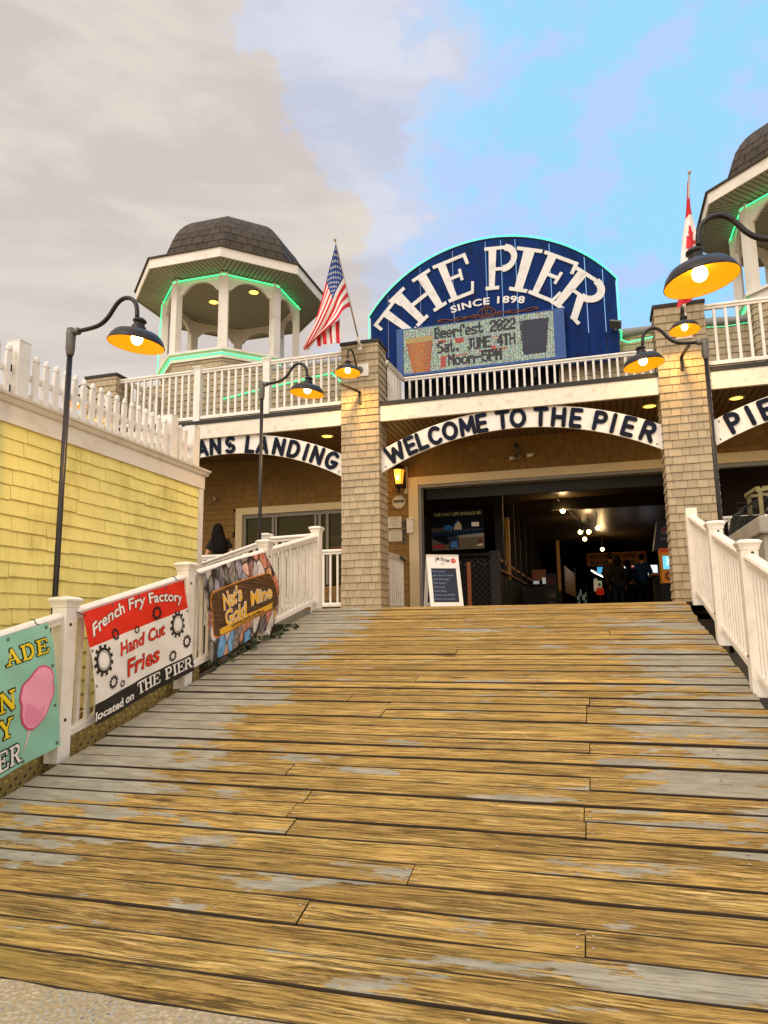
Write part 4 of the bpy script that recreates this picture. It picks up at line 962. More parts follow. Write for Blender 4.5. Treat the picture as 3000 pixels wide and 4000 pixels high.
# ---------------------------------------------------------------- gooseneck lamps
def shade(par, rim, tilt_axis, tilt, energy, bulb=0.045, dia=0.43):
    """warehouse shade with enamel inside, socket and lit bulb; rim = centre of the opening"""
    a = dia/2; M = Matrix.Translation(Vector(rim)) @ Matrix.Rotation(tilt, 4, Vector(tilt_axis))
    m_ = MB()
    m_.lathe(((a,0.0),(a*1.015,0.004),(a*0.985,0.02),(a*0.93,0.05),(a*0.80,0.085),(a*0.55,0.105),(a*0.24,0.118),(a*0.2,0.125)), 40, M, capt=True); sh = m_.build('lamp_shade', bronze, par)
    m_ = MB(); m_.lathe(((a*0.992,0.001),(a*0.965,0.02),(a*0.90,0.047),(a*0.77,0.079),(a*0.5,0.097),(0.02,0.10)), 40, M); m_.build('enamel_lining', enamel, sh)
    m_ = MB(); m_.lathe(((a*0.25,0.118),(a*0.26,0.15),(a*0.2,0.16),(a*0.19,0.185),(a*0.25,0.19),(a*0.24,0.205),(a*0.15,0.22)), 20, M, capt=True); m_.build('socket', bronze, par)
    m_ = MB(); m_.sphere(M @ Vector((0,0,0.052)), bulb, 16, 10, (1,1,1.1)); m_.build('bulb', bulbm, par)
    l = bpy.data.lights.new('lamp_light', 'SPOT'); l.energy = energy*3; l.spot_size = R(165); l.spot_blend = 0.6; l.color = (1.0, 0.56, 0.14); l.shadow_soft_size = 0.05
    lo = bpy.data.objects.new('lamp_light', l); C.objects.link(lo); lo.parent = par; lo.location = (M @ Vector((0,0,-0.012)))-WL[par.name]
    return M @ Vector((0,0,0.21))
ARM = [(0.0,0.0),(0.10,0.003),(0.22,0.014),(0.29,0.038),(0.345,0.085),(0.385,0.14),(0.42,0.185),(0.465,0.215),(0.515,0.218),(0.56,0.195),(0.59,0.155),(0.603,0.10),(0.606,0.045)]
def smooth_path(pts, n=4):
    out = []
    for i in range(len(pts)-1):
        p0, p1, p2, p3 = [Vector(pts[max(0, min(len(pts)-1, i+k))]) for k in (-1,0,1,2)]
        for j in range(n):
            t_ = j/n; out.append(0.5*((2*p1)+(-p0+p2)*t_+(2*p0-5*p1+4*p2-p3)*t_*t_+(-p0+3*p1-3*p2+p3)*t_**3))
    out.append(Vector(pts[-1])); return out
def lamp_post(label, x, y, zb, ztop, dx, energy=14):
    """pole with an elbow fitting and a gooseneck arm reaching dx = +1 or -1 over the ramp"""
    t = thing('lamp_post', label, 'lamp post', (x, y, zb), 'gooseneck lamp posts')
    m_ = MB(); m_.tube([(x,y,zb),(x,y,ztop-0.14)], 0.022, 14); m_.build('pole', bronze, t)
    m_ = MB(); m_.tube([(x,y,ztop-0.20),(x,y,ztop-0.185),(x,y,ztop-0.15),(x,y,ztop-0.01),(x,y,ztop+0.03)], [0.026,0.03,0.036,0.038,0.034], 14); m_.tube([(x,y,ztop),(x+dx*0.075,y,ztop),(x+dx*0.08,y,ztop)], [0.03,0.03,0.025], 14); m_.build('elbow', galv, t)
    path = [Vector((x+dx*p.x*1.02, y, ztop+p.y)) for p in smooth_path([Vector((a, b, 0)) for a, b in ARM])]
    m_ = MB(); m_.tube(path, 0.0175, 12); m_.build('arm', bronze, t)
    shade(t, (x+dx*0.62, y, ztop-0.19), (0,1,0), R(7)*dx, energy); return t
lamp_post('tall black gooseneck lamp post in front of the yellow shingled wall', -3.96, 4.50, -1.5, 2.385, 1)
lamp_post('black gooseneck lamp post in front of the LANDING sign, beside the flag column', -3.95, 7.90, -0.3, 3.075, 1)
lamp_post('black gooseneck lamp post in front of the second shingled column', 1.25, 7.86, -0.3, 2.955, -1)
lamp_post('largest gooseneck lamp, reaching in from the right edge of the photo', 1.33, 4.38, -1.5, 2.215, -1, 10)
WARM = [(0,0),(0.07,0.005),(0.13,0.05),(0.19,0.14),(0.26,0.22),(0.34,0.245),(0.42,0.215),(0.465,0.14),(0.47,0.06)]
def wall_lamp(label, x, z, dx, rim):
    t = thing('wall_lamp', label, 'wall lamp', (x, YF-0.02, z), 'gooseneck lamps on the columns')
    m_ = MB(); m_.box((x-0.07,YF-0.035,z-0.11),(x+0.16,YF-0.014,z+0.11)); m_.build('back_plate', white2, t)
    m_ = MB(); m_.lathe(((0.065,0),(0.065,0.012),(0.04,0.03)), 20, Matrix.Translation((x,YF-0.036,z)) @ Matrix.Rotation(R(90),4,'X'), capt=True); m_.build('canopy', galv, t)
    u = Vector((rim[0]-x, rim[1]-(YF-0.04), 0)); k = u.length/0.47; u.normalize()
    path = [Vector((x, YF-0.04, z)) + u*(p.x*k) + Vector((0,0,p.y)) for p in smooth_path([Vector((a, b, 0)) for a, b in WARM])]
    m_ = MB(); m_.tube(path, 0.0145, 12); m_.build('arm', bronze, t)
    shade(t, rim, (1,0,0), R(-4), 22, dia=0.42)
    return t
wall_lamp('gooseneck wall lamp on the column under the striped flag', -3.66, 4.32, 1, (-3.715, 10.52, 4.115))
wall_lamp('gooseneck wall lamp on the second column, under the red and white flag', 1.43, 4.32, 1, (1.428, 10.52, 4.155))
t = wall_lamp('gooseneck wall lamp on the far left column, partly hidden behind the white picket fence', -8.85, 4.32, 1, (-9.12, 10.6, 4.16))
for lb, x, dx in (('black L shaped bracket on the column under the striped flag', -3.655, -0.14), ('black L shaped bracket on the second column, below its wall lamp', 1.41, 0.05)):
    m_ = MB(); z = 3.93
    m_.box((x-0.022,YF-0.03,z-0.21),(x+0.022,YF-0.014,z+0.005)); m_.beam((x,YF-0.03,z),(x+dx*1.0,YF-0.52,z-0.02),0.04,0.03)
    tag(m_.build('bracket', bronze, origin=(x,YF,z)), lb, 'bracket')

# ---------------------------------------------------------------- flags
polem = mat('flag_pole', '#b9a48e', 0.4, metal=0.3, var=0.15)
def fabric(name, col, var=0.12):
    return mat(name, col, 0.75, var=var, scale=5)
fred = fabric('flag_red', '#d4222a'); fwhite = fabric('flag_white', '#eee6e0'); fblue = fabric('flag_blue', '#123a80')
def flagpole(t, base, top):
    m_ = MB(); m_.tube([base, top], [0.014, 0.012], 10); m_.sphere(top, 0.026, 12, 8); m_.build('pole', polem, t)
    b = Vector(base); m_ = MB(); m_.box((b.x-0.035,YF-0.02,b.z-0.10),(b.x+0.035,YF-0.012,b.z+0.06)); m_.tube([b-Vector((0,0,0.03)), b.lerp(Vector(top),0.07)], 0.024, 10); m_.build('bracket', white2, t)
ub, ut = Vector((-3.655,10.965,4.79)), Vector((-3.86,10.32,6.40))
t = thing('flag', 'stars and stripes flag drooping from a pole on the left column', 'flag', ub)
flagpole(t, ub, ut)
H0, H1 = ub.lerp(ut, 0.955), ub.lerp(ut, 0.36)
# edge curves of the hanging cloth (v = 0 top edge, v = 1 bottom edge), in x, z offsets with soft folds in y
TE = [H0, Vector((-3.97,10.36,5.93)), Vector((-4.105,10.42,5.58)), Vector((-4.27,10.45,5.12)), Vector((-4.46,10.42,4.58))]
BE = [H1, Vector((-3.74,10.42,5.17)), Vector((-3.83,10.36,4.99)), Vector((-4.04,10.40,4.84)), Vector((-4.36,10.42,4.62))]
def bez(P, u):
    x = u*(len(P)-1); i = min(int(x), len(P)-2); f_ = x-i
    p0, p1, p2, p3 = [P[max(0, min(len(P)-1, i+k))] for k in (-1,0,1,2)]
    return 0.5*((2*p1)+(-p0+p2)*f_+(2*p0-5*p1+4*p2-p3)*f_*f_+(-p0+3*p1-3*p2+p3)*f_**3)
def us(u, v, off=0.0):
    a, b = bez(TE, u), bez(BE, u); p = a.lerp(b, v)
    fold = u*(0.055*math.sin(v*9.5+u*2.0)+0.03*math.sin(v*19+1))
    return (p.x, p.y+fold-off-0.02, p.z-0.05*u*math.sin(v*PI)*0.6)
m_ = MB(); m_.smooth = True
NV, NU = 39, 40
for j in range(NV):
    for i in range(NU):
        u0, u1, v0, v1 = i/NU, (i+1)/NU, j/NV, (j+1)/NV
        stripe = int(j/3); m_.mi = 0 if stripe % 2 == 0 else 1
        if stripe < 7 and u0 < 0.4: m_.mi = 2
        m_.quad(us(u0,v1),us(u1,v1),us(u1,v0),us(u0,v0))
cl_ = m_.build('cloth', [fred, fwhite, fblue], t)
bm_ = bmesh.new(); bm_.from_mesh(cl_.data); bmesh.ops.remove_doubles(bm_, verts=bm_.verts, dist=1e-5); bm_.to_mesh(cl_.data); bm_.free()
m_ = MB()
for rj in range(9):
    for ci in range(6 if rj % 2 == 0 else 5):
        cu_, cv_ = (0.035+ci*0.066+(0.033 if rj % 2 else 0)), (rj+1)*7/13/10
        pts = []
        for q in range(10):
            a = PI/2+2*PI*q/10; r = 1.0 if q % 2 == 0 else 0.42; pts.append(us(cu_+r*0.017*math.cos(a), cv_-r*0.024*math.sin(a), 0.006))
        m_.add(pts, (tuple(range(10)),))
m_.build('stars', fwhite, cl_)
m_ = MB(); m_.smooth = True      # the fly end folded back on itself, its stripes hanging straight
for i in range(30):
    f_ = lambda u, v: (-4.24+0.42*u+0.02*v, 10.44+0.03*math.sin(u*16), (4.80+0.26*u)*(1-v)+v*(4.62+0.01*u))
    m_.mi = 0 if (i//4) % 2 == 0 else 1
    for j in range(6): m_.quad(f_(i/30,(j+1)/6), f_((i+1)/30,(j+1)/6), f_((i+1)/30,j/6), f_(i/30,j/6))
m_.build('folded_end', [fred, fwhite], cl_)
cb, ct = Vector((1.50,10.965,4.68)), Vector((1.625,10.22,6.42))
t = thing('flag', 'red and white flag with a red leaf hanging limp on the second column', 'flag', cb)
flagpole(t, cb, ct)
LE = [Vector((1.60,10.30,6.34)), Vector((1.555,10.36,5.90)), Vector((1.49,10.36,5.55)), Vector((1.43,10.36,5.15)), Vector((1.385,10.36,4.75)), Vector((1.325,10.38,4.44))]
RE = [Vector((1.615,10.28,6.30)), Vector((1.635,10.42,5.98)), Vector((1.685,10.46,5.62)), Vector((1.67,10.46,5.15)), Vector((1.62,10.46,4.80)), Vector((1.575,10.44,4.60))]
def ca(u, v, off=0.0):
    p = bez(LE, u).lerp(bez(RE, u), v); return (p.x, p.y+0.035*math.sin(v*7+u*3)*min(1,u*3)-off, p.z)
m_ = MB(); m_.smooth = True
for i in range(40):
    for j in range(12):
        m_.mi = 0 if (i < 10 or i >= 30) else 1
        m_.quad(ca(i/40,j/12),ca((i+1)/40,j/12),ca((i+1)/40,(j+1)/12),ca(i/40,(j+1)/12))
cl_ = m_.build('cloth', [fred, fwhite], t)
bm_ = bmesh.new(); bm_.from_mesh(cl_.data); bmesh.ops.remove_doubles(bm_, verts=bm_.verts, dist=1e-5); bm_.to_mesh(cl_.data); bm_.free()
leaf = [(0,1),(0.14,0.72),(0.3,0.8),(0.22,0.35),(0.45,0.55),(0.5,0.42),(0.8,0.45),(0.68,0.25),(0.78,0.18),(0.4,-0.15),(0.45,-0.3),(0.06,-0.22),(0.08,-0.62)]
leaf = leaf+[(-x, y) for x, y in leaf[::-1][:-1]]
m_ = MB(); tri = [(0.0,0.1)]
cpt = ca(0.46, 0.55, 0.02)
for a, b in zip(leaf, leaf[1:]+leaf[:1]):
    q = lambda p: ca(0.47-p[0]*0.16, 0.60-p[1]*0.46 if p[1] < 0.9 else 0.26, 0.018)
    m_.add([cpt, q(a), q(b)], ((0,1,2),))
m_.build('leaf_emblem', fred, cl_)

# ---------------------------------------------------------------- yellow building and picket fence
XW = -4.6; YE = 7.60
yb_ = thing('yellow_building', 'yellow shingled building with white trim along the left side of the ramp', 'building', (-8.0, 3.5, -1.75))
m_ = MB(); course_wall(m_, lambda x, z, o: (XW+o, 0.5+x, z), YE-0.5-0.075, -1.72, 1.705, 0.127, (0.11,0.42), jit=0.007, th=0.018, gap=0.004, seed=91)
m_.mi = 1; m_.box((-12.0, 0.5, -1.75), (XW-0.002, YE-0.02, 1.70)); m_.build('wall', [yellow, mat('yellow_shingle_gap', '#8a7a36', 0.9)], yb_)
m_ = MB(); m_.box((XW-0.06, YE-0.08, -1.75), (XW+0.022, YE+0.02, 1.70)); m_.build('corner_board', white2, yb_, bevel=0.003)
m_ = MB(); m_.box((XW-0.001, 0.5, 1.702), (XW+0.03, YE+0.025, 1.865)); m_.beam((XW+0.02,0.5,1.885),(XW+0.02,YE+0.06,1.885),0,0,prof=((-0.05,-0.02),(0.03,-0.02),(0.045,0.0),(0.05,0.02),(0.075,0.025),(0.08,0.045),(-0.05,0.045))); m_.box((-12, YE-0.01, 1.702), (XW-0.002, YE+0.025, 1.865)); m_.build('fascia', white2, yb_)
m_ = MB(); m_.box((-12, 0.5, 1.868), (XW-0.03, YE+0.02, 1.92)); m_.build('flat_roof', greym, yb_)
pf = thing('picket_fence', 'white picket fence with acorn tips along the edge of the yellow building roof', 'fence', (-4.66, 5.0, 1.93))
for y in (4.70, 6.99, 7.47, 2.4):
    post(pf, -4.67, y, 1.94, 0.52, 0.135, cap=False)
m_ = MB(); 
for y in (4.70, 6.99, 7.47): m_.box((-4.74,y-0.0675,2.461),(-4.60,y+0.0675,2.468))
m_.build('post_caps', white, pf)
ys = [4.884+0.1236*i for i in range(17)] + [7.17, 7.285] + [4.575-0.1225*i for i in range(17)]
for y in ys:
    if abs(y-2.4) < 0.1: continue
    m_ = MB(); m_.box((-4.665, y-0.03, 1.935), (-4.635, y+0.03, 2.335))
    M = Matrix.Translation((-4.65, y, 0)) @ Matrix.Diagonal((0.75,1,1,1))
    m_.lathe(((0.026,2.335),(0.022,2.345),(0.034,2.352),(0.034,2.360),(0.028,2.364),(0.031,2.375),(0.027,2.388),(0.012,2.403),(0.001,2.41)), 10, M); m_.build('picket', white, pf)
for z in (2.02, 2.197):
    m_ = MB(); m_.box((-4.705, 1.0, z-0.022), (-4.667, 7.5, z+0.022)); m_.build('rail', white, pf)
m_ = MB()
for y in (4.60, 6.90, 7.39):
    for z in (2.02, 2.197): m_.box((-4.70,y-0.012,z-0.032),(-4.635,y+0.012,z+0.032))
m_.build('rail_brackets', white, pf)

# ---------------------------------------------------------------- lattice and ivy under the left rail
latm = mat('tan_lattice', '#bda666', 0.8, var=0.25, scale=6)
t = thing('lattice_fence', 'tan diagonal wood lattice below the ramp rail, under the banners', 'lattice', (-3.92, 4.5, -1.7))
m_ = MB()
for sgn, x in ((1, -3.900), (-1, -3.908)):
    c = -4.0
    while c < 12:
        pts = []
        for k in range(60):
            y = 1.5+5.0*k/59; z = (y-4.0)*sgn + (c-3.5 if sgn > 0 else c-3.5)
            if -1.74 < z < zr(y)+0.14: pts.append((y, z))
        if len(pts) > 1: m_.beam((x,pts[0][0],pts[0][1]),(x,pts[-1][0],pts[-1][1]),0.032,0.007,up=(1,0,0))
        c += 0.085
m_.build('slats', latm, t)
m_ = MB(); m_.beam((-3.904,1.5,zr(1.5)+0.15),(-3.904,6.5,zr(6.5)+0.15),0.03,0.04); m_.build('frame', latm, t)
leafm = mat('ivy_leaf', '#3c4d1c', 0.6, var=0.5, rnd=0.4, scale=10)
stemm = mat('ivy_stem', '#4a3a20', 0.8)
t = thing('ivy', 'green ivy growing through the gap between the ramp boards and the left rail', 'plant', (-3.75, 7.0, zr(7.0)-0.3))
m_ = MB(); s_ = MB(); g = random.Random(8)
for k in range(42):
    y = g.choice((g.uniform(6.1,8.1), g.uniform(6.5,7.7), g.uniform(7.6,8.0))); p = Vector((g.uniform(-3.95,-3.72), y, zr(y)-g.uniform(0.15,0.35))); path = [p.copy()]
    d = Vector((g.uniform(-0.2,0.5), g.uniform(-0.6,0.6), g.uniform(0.5,1.2))).normalized()
    for q in range(g.randint(5, 9)):
        d = (d+Vector((g.uniform(-.5,.6),g.uniform(-.6,.6),g.uniform(-.75,.35)))).normalized(); p = p+d*0.05; p.x = min(p.x, -3.48)
        if p.x > -3.66: p.z = max(p.z, zr(p.y)+0.01)
        path.append(p.copy())
        for w_ in range(4):
            n_ = Vector((g.uniform(0,1),g.uniform(-1,1),g.uniform(0.1,1))).normalized(); a = n_.orthogonal().normalized(); a.rotate(Matrix.Rotation(g.uniform(0,6.3),3,n_)); b = n_.cross(a); sz = g.uniform(0.014,0.032); c = p+Vector((g.uniform(-.02,.02),g.uniform(-.03,.03),g.uniform(-.01,.03)))
            m_.add([c-a*sz, c-a*sz*0.3+b*sz*0.7, c+a*sz*0.3+b*sz*0.55, c+a*sz*1.2, c+a*sz*0.3-b*sz*0.55, c-a*sz*0.3-b*sz*0.7], ((0,1,2,3,4,5),))
    s_.tube(path, 0.004, 5)
m_.build('leaves', leafm, t); s_.build('stems', stemm, t)

# ---------------------------------------------------------------- banners on the left railing
AL = R(13.79)
bannerm = {}
def vinyl(name, col): return mat(name, col, 0.42, var=0.03, scale=2)
vred, vwhite, vblack, vteal, vyel, vpink, vpink2, vrose = vinyl('banner_red','#e0260c'), vinyl('banner_white','#f0e9e0'), vinyl('banner_black','#191514'), vinyl('banner_teal','#8ec4ab'), vinyl('banner_yellow','#efcf1c'), vinyl('banner_pink','#f4a3b9'), vinyl('banner_pink_shade','#ee8fb0'), vinyl('banner_rose','#d9407c')
vorange, vgold, vstick = vinyl('banner_orange','#e08a1c'), vinyl('banner_gold','#f2b632'), vinyl('banner_stick','#c9c2b4')
def surf(x0, wr, seed):
    def B(s, t_, off=0.0):
        tn = (-0.93-t_)/0.87
        xo = x0 + wr*(0.5*math.sin(s*5.1+t_*2.0+seed)+0.35*math.sin(s*2.3-t_*6.0+seed*2)) + 0.02*math.sin(PI*min(max(tn,0),1)) + 0.004*math.sin(s*17+t_*23+seed)
        return (xo+off, s*math.cos(AL)-t_*math.sin(AL), s*math.sin(AL)+t_*math.cos(AL))
    return B
def sheet(par, B, s0, s1, rows, mats, ns=70, warp=lambda s, t_: (s, t_)):
    m_ = MB(); m_.smooth = True
    for (ta, tb, mi, n) in rows:
        for j in range(n):
            a, b = ta+(tb-ta)*j/n, ta+(tb-ta)*(j+1)/n
            for i in range(ns):
                u, v = s0+(s1-s0)*i/ns, s0+(s1-s0)*(i+1)/ns; m_.mi = mi
                m_.quad(B(*warp(u,b)),B(*warp(v,b)),B(*warp(v,a)),B(*warp(u,a)))
    o = m_.build('cloth', mats, par)
    bm_ = bmesh.new(); bm_.from_mesh(o.data); bmesh.ops.remove_doubles(bm_, verts=bm_.verts, dist=1e-5); bm_.to_mesh(o.data); bm_.free()
    return o
def fit(B, s, t_, layer, rot=0.0):
    return lambda x, y, d=0.0: B(s+x*math.cos(rot)-y*math.sin(rot), t_+x*math.sin(rot)+y*math.cos(rot), 0.0018*layer-d*0.6)
def outlined(par, B, txt, s0, s1, base, h, m_in, m_out, shear=0.12, bold=0.018, out=0.025, lift=None, layer=1, nm='lettering', rot=0.0):
    wd = s1-s0
    bend = None
    if lift: bend = lambda x, y: (x, y+lift*(1-((x-wd/2)/(wd/2))**2))
    if m_out:
        m_ = MB(); put_text(m_, txt, fit(B, s0, base, layer, rot), width=wd, height=h, offset=bold+out, shear=shear, bend=bend); m_.build(nm+'_outline', m_out, par)
    m_ = MB(); put_text(m_, txt, fit(B, s0, base, layer+1.5, rot), width=wd, height=h, offset=bold, shear=shear, bend=bend); m_.build(nm, m_in, par)
def blob(par, nm, B, pts, m, layer, sub=3):
    q_ = []
    for p, r_ in zip(pts, pts[1:]+pts[:1]):
        n_ = max(1, int(math.hypot(r_[0]-p[0], r_[1]-p[1])/0.035))
        q_ += [(p[0]+(r_[0]-p[0])*i_/n_, p[1]+(r_[1]-p[1])*i_/n_) for i_ in range(n_)]
    pts = q_; sub = max(sub, 8)
    m_ = MB(); cx = sum(p[0] for p in pts)/len(pts); cy = sum(p[1] for p in pts)/len(pts); f_ = fit(B, 0, 0, layer); n = len(pts)
    for k in range(sub):
        a0, a1 = k/sub, (k+1)/sub
        for i in range(n):
            p, q = pts[i], pts[(i+1) % n]; L = lambda p, a: f_(cx+(p[0]-cx)*a, cy+(p[1]-cy)*a)
            if k == 0: m_.add([L(p,0),L(p,a1),L(q,a1)], ((0,1,2),))
            else: m_.add([L(p,a0),L(p,a1),L(q,a1),L(q,a0)], ((0,1,2,3),))
    return m_.build(nm, m, par)
def ring(par, nm, B, c, r0, r1, m, layer, teeth=0, n=48):
    m_ = MB(); f_ = fit(B, c[0], c[1], layer)
    for i in range(n):
        a, b = 2*PI*i/n, 2*PI*(i+1)/n; k = (i*teeth*2//n) % 2 if teeth else 0; ro = r1*(0.8 if k else 1.0)
        m_.add([f_(r0*math.cos(a), r0*math.sin(a)), f_(ro*math.cos(a), ro*math.sin(a)), f_(ro*math.cos(b), ro*math.sin(b)), f_(r0*math.cos(b), r0*math.sin(b))], ((0,1,2,3),))
    m_.build(nm, m, par)
def eyelets(par, B, pts):
    for p in pts:
        m_ = MB(); f_ = fit(B, p[0], p[1], 2)
        for i in range(12):
            a, b = 2*PI*i/12, 2*PI*(i+1)/12
            m_.add([f_(0.005*math.cos(a),0.005*math.sin(a)), f_(0.012*math.cos(a),0.012*math.sin(a)), f_(0.012*math.cos(b),0.012*math.sin(b)), f_(0.005*math.cos(b),0.005*math.sin(b))], ((0,1,2,3),))
        m_.build('eyelet', galv, par)
def ties(par, pts):
    for (a, b) in pts:
        m_ = MB(); a, b = Vector(a), Vector(b); m_.tube([a, a+Vector((0.03,0,0.0)), a+Vector((0.045,0,(b.z-a.z)*0.5)), b], 0.004, 6); m_.build('cable_tie', blackp, par)
def tie_over(B, s, t_):   # a tie from the eyelet up and over the rail
    p = Vector(B(s, t_)); return [((p.x-0.11, p.y-0.02, p.z+0.055), (p.x+0.004, p.y, p.z))]
# French fry banner
B2 = surf(-3.67, 0.026, 1.0)
t = thing('banner', 'red, white and black vinyl banner reading French Fry Factory Hand Cut Fries', 'banner', B2(5.05,-1.8))
c2 = sheet(t, B2, 4.362, 5.728, ((-0.94,-1.205,0,12),(-1.205,-1.637,1,18),(-1.637,-1.80,2,8)), [vred, vwhite, vblack])
outlined(c2, B2, 'French Fry Factory', 4.42, 5.64, -1.135, 0.088, vwhite, vblack, lift=0.10, nm='title')
outlined(c2, B2, 'Hand Cut', 4.71, 5.34, -1.365, 0.10, vred, vblack, nm='hand_cut_lettering', out=0.022, rot=0.02)
outlined(c2, B2, 'Fries', 4.78, 5.25, -1.56, 0.135, vred, vblack, nm='fries_lettering', out=0.02)
outlined(c2, B2, 'located on', 4.36, 4.86, -1.765, 0.062, vwhite, None, nm='located_lettering', bold=0.03)
wch = [SERIF[c][0]*0.92+0.06 if c != ' ' else 0.5 for c in 'THE PIER']; tot = sum(wch); x = 0
for ch, wd in zip('THE PIER', wch):
    m_ = MB()
    if ch != ' ': draw_serif(m_, ch, (lambda x0: lambda px, py, d: fit(B2, 4.915, -1.752, 2.5)(x0+px*0.79/tot*0.92, py*0.098, d))(x*0.79/tot), 0.03)
    x += wd
    if ch != ' ': m_.build('letter', vwhite, c2)
for c, r, hub in (((4.491,-1.336),0.12,1),((5.528,-1.31),0.12,1),((5.655,-1.502),0.063,1),((4.59,-1.538),0.055,1),((4.706,-1.588),0.03,1),((5.425,-1.572),0.052,1),((5.236,-1.14),0.064,0),((4.684,-1.183),0.048,0),((4.957,-1.216),0.033,0)):
    ring(c2, 'gear', B2, c, r*0.52, r, vblack, 2.2, 12 if r > 0.04 else 10, 96)
    if hub and r > 0.1: ring(c2, 'gear_rim', B2, c, r*0.57, r*0.62, vwhite, 3.2, 0, 40)
    if r > 0.1: blob(c2, 'gear_hub', B2, [(c[0]+r*0.52*math.cos(2*PI*i/30), c[1]+r*0.52*math.sin(2*PI*i/30)) for i in range(30)], vwhite, 2.4, 2)
eyelets(t, B2, [(4.38,-0.96),(4.72,-0.955),(5.05,-0.955),(5.4,-0.955),(5.71,-0.96),(4.38,-1.23),(4.38,-1.5),(5.71,-1.23),(5.71,-1.5),(4.38,-1.78),(4.72,-1.785),(5.05,-1.785),(5.4,-1.785),(5.71,-1.78)])
ties(t, tie_over(B2,4.38,-0.96)+tie_over(B2,5.71,-0.96))
# teal candy banner
B1 = surf(-3.67, 0.028, 2.4)
t = thing('banner', 'pale teal vinyl banner with pink candy floss on a stick and yellow letters', 'banner', B1(3.3,-1.8))
c1 = sheet(t, B1, 2.62, 4.0, ((-0.92,-1.80,0,34),), [vteal])
def serifs(par, B, chs, base, h, m_in, m_out, nm):
    for q, (mm, grow, lay) in enumerate(((m_out, 0.16, 1.5), (m_in, 0.02, 3.2))):
        m_ = MB()
        for ch, s0, s1 in chs:
            wd = SERIF[ch][0]; draw_serif(m_, ch, lambda px, py, d, s0=s0, s1=s1, wd=wd: fit(B, s0, base, lay)(px*(s1-s0)/wd, py*h, d*0.6), grow, eps=0.0005)
        m_.build(nm+('_outline' if q == 0 else ''), mm, par)
serifs(c1, B1, [('A',3.60,3.705),('D',3.725,3.83),('E',3.85,3.945)], -1.115, 0.10, vyel, vblack, 'ade_lettering')
serifs(c1, B1, [('N',3.505,3.635)], -1.395, 0.125, vyel, vblack, 'n_lettering'); serifs(c1, B1, [('Y',3.49,3.605)], -1.565, 0.12, vyel, vblack, 'y_lettering')
serifs(c1, B1, [('E',3.46,3.555),('R',3.57,3.665)], -1.765, 0.125, vwhite, vblack, 'er_lettering')
cand = [(3.674,-1.317),(3.70,-1.268),(3.755,-1.24),(3.80,-1.205),(3.85,-1.185),(3.904,-1.195),(3.95,-1.23),(3.968,-1.285),(3.955,-1.325),(3.965,-1.37),(3.962,-1.42),(3.925,-1.475),(3.872,-1.545),(3.82,-1.585),(3.77,-1.60),(3.72,-1.58),(3.685,-1.53),(3.668,-1.47),(3.672,-1.40),(3.66,-1.355)]
stk = [(3.752,-1.53),(3.79,-1.545),(3.672,-1.735),(3.668,-1.735)]
blob(c1, 'stick', B1, stk, vstick, 1.6, 4)
blob(c1, 'candy_outline', B1, cand, vrose, 2.6, 4); cx, cy = 3.82, -1.39
blob(c1, 'candy_floss', B1, [(cx+(x-cx)*0.92, cy+(y-cy)*0.945) for x, y in cand], vpink, 3.6, 4)
blob(c1, 'candy_shade', B1, [(3.70,-1.45),(3.72,-1.40),(3.77,-1.43),(3.82,-1.48),(3.88,-1.45),(3.85,-1.53),(3.79,-1.57),(3.72,-1.55)], vpink2, 4.4, 2)
eyelets(t, B1, [(3.99-0.02,-0.95),(3.65,-0.95),(3.97,-1.22),(3.97,-1.5),(3.97,-1.77),(3.68,-1.78)])
ties(t, tie_over(B1,3.965,-0.95))
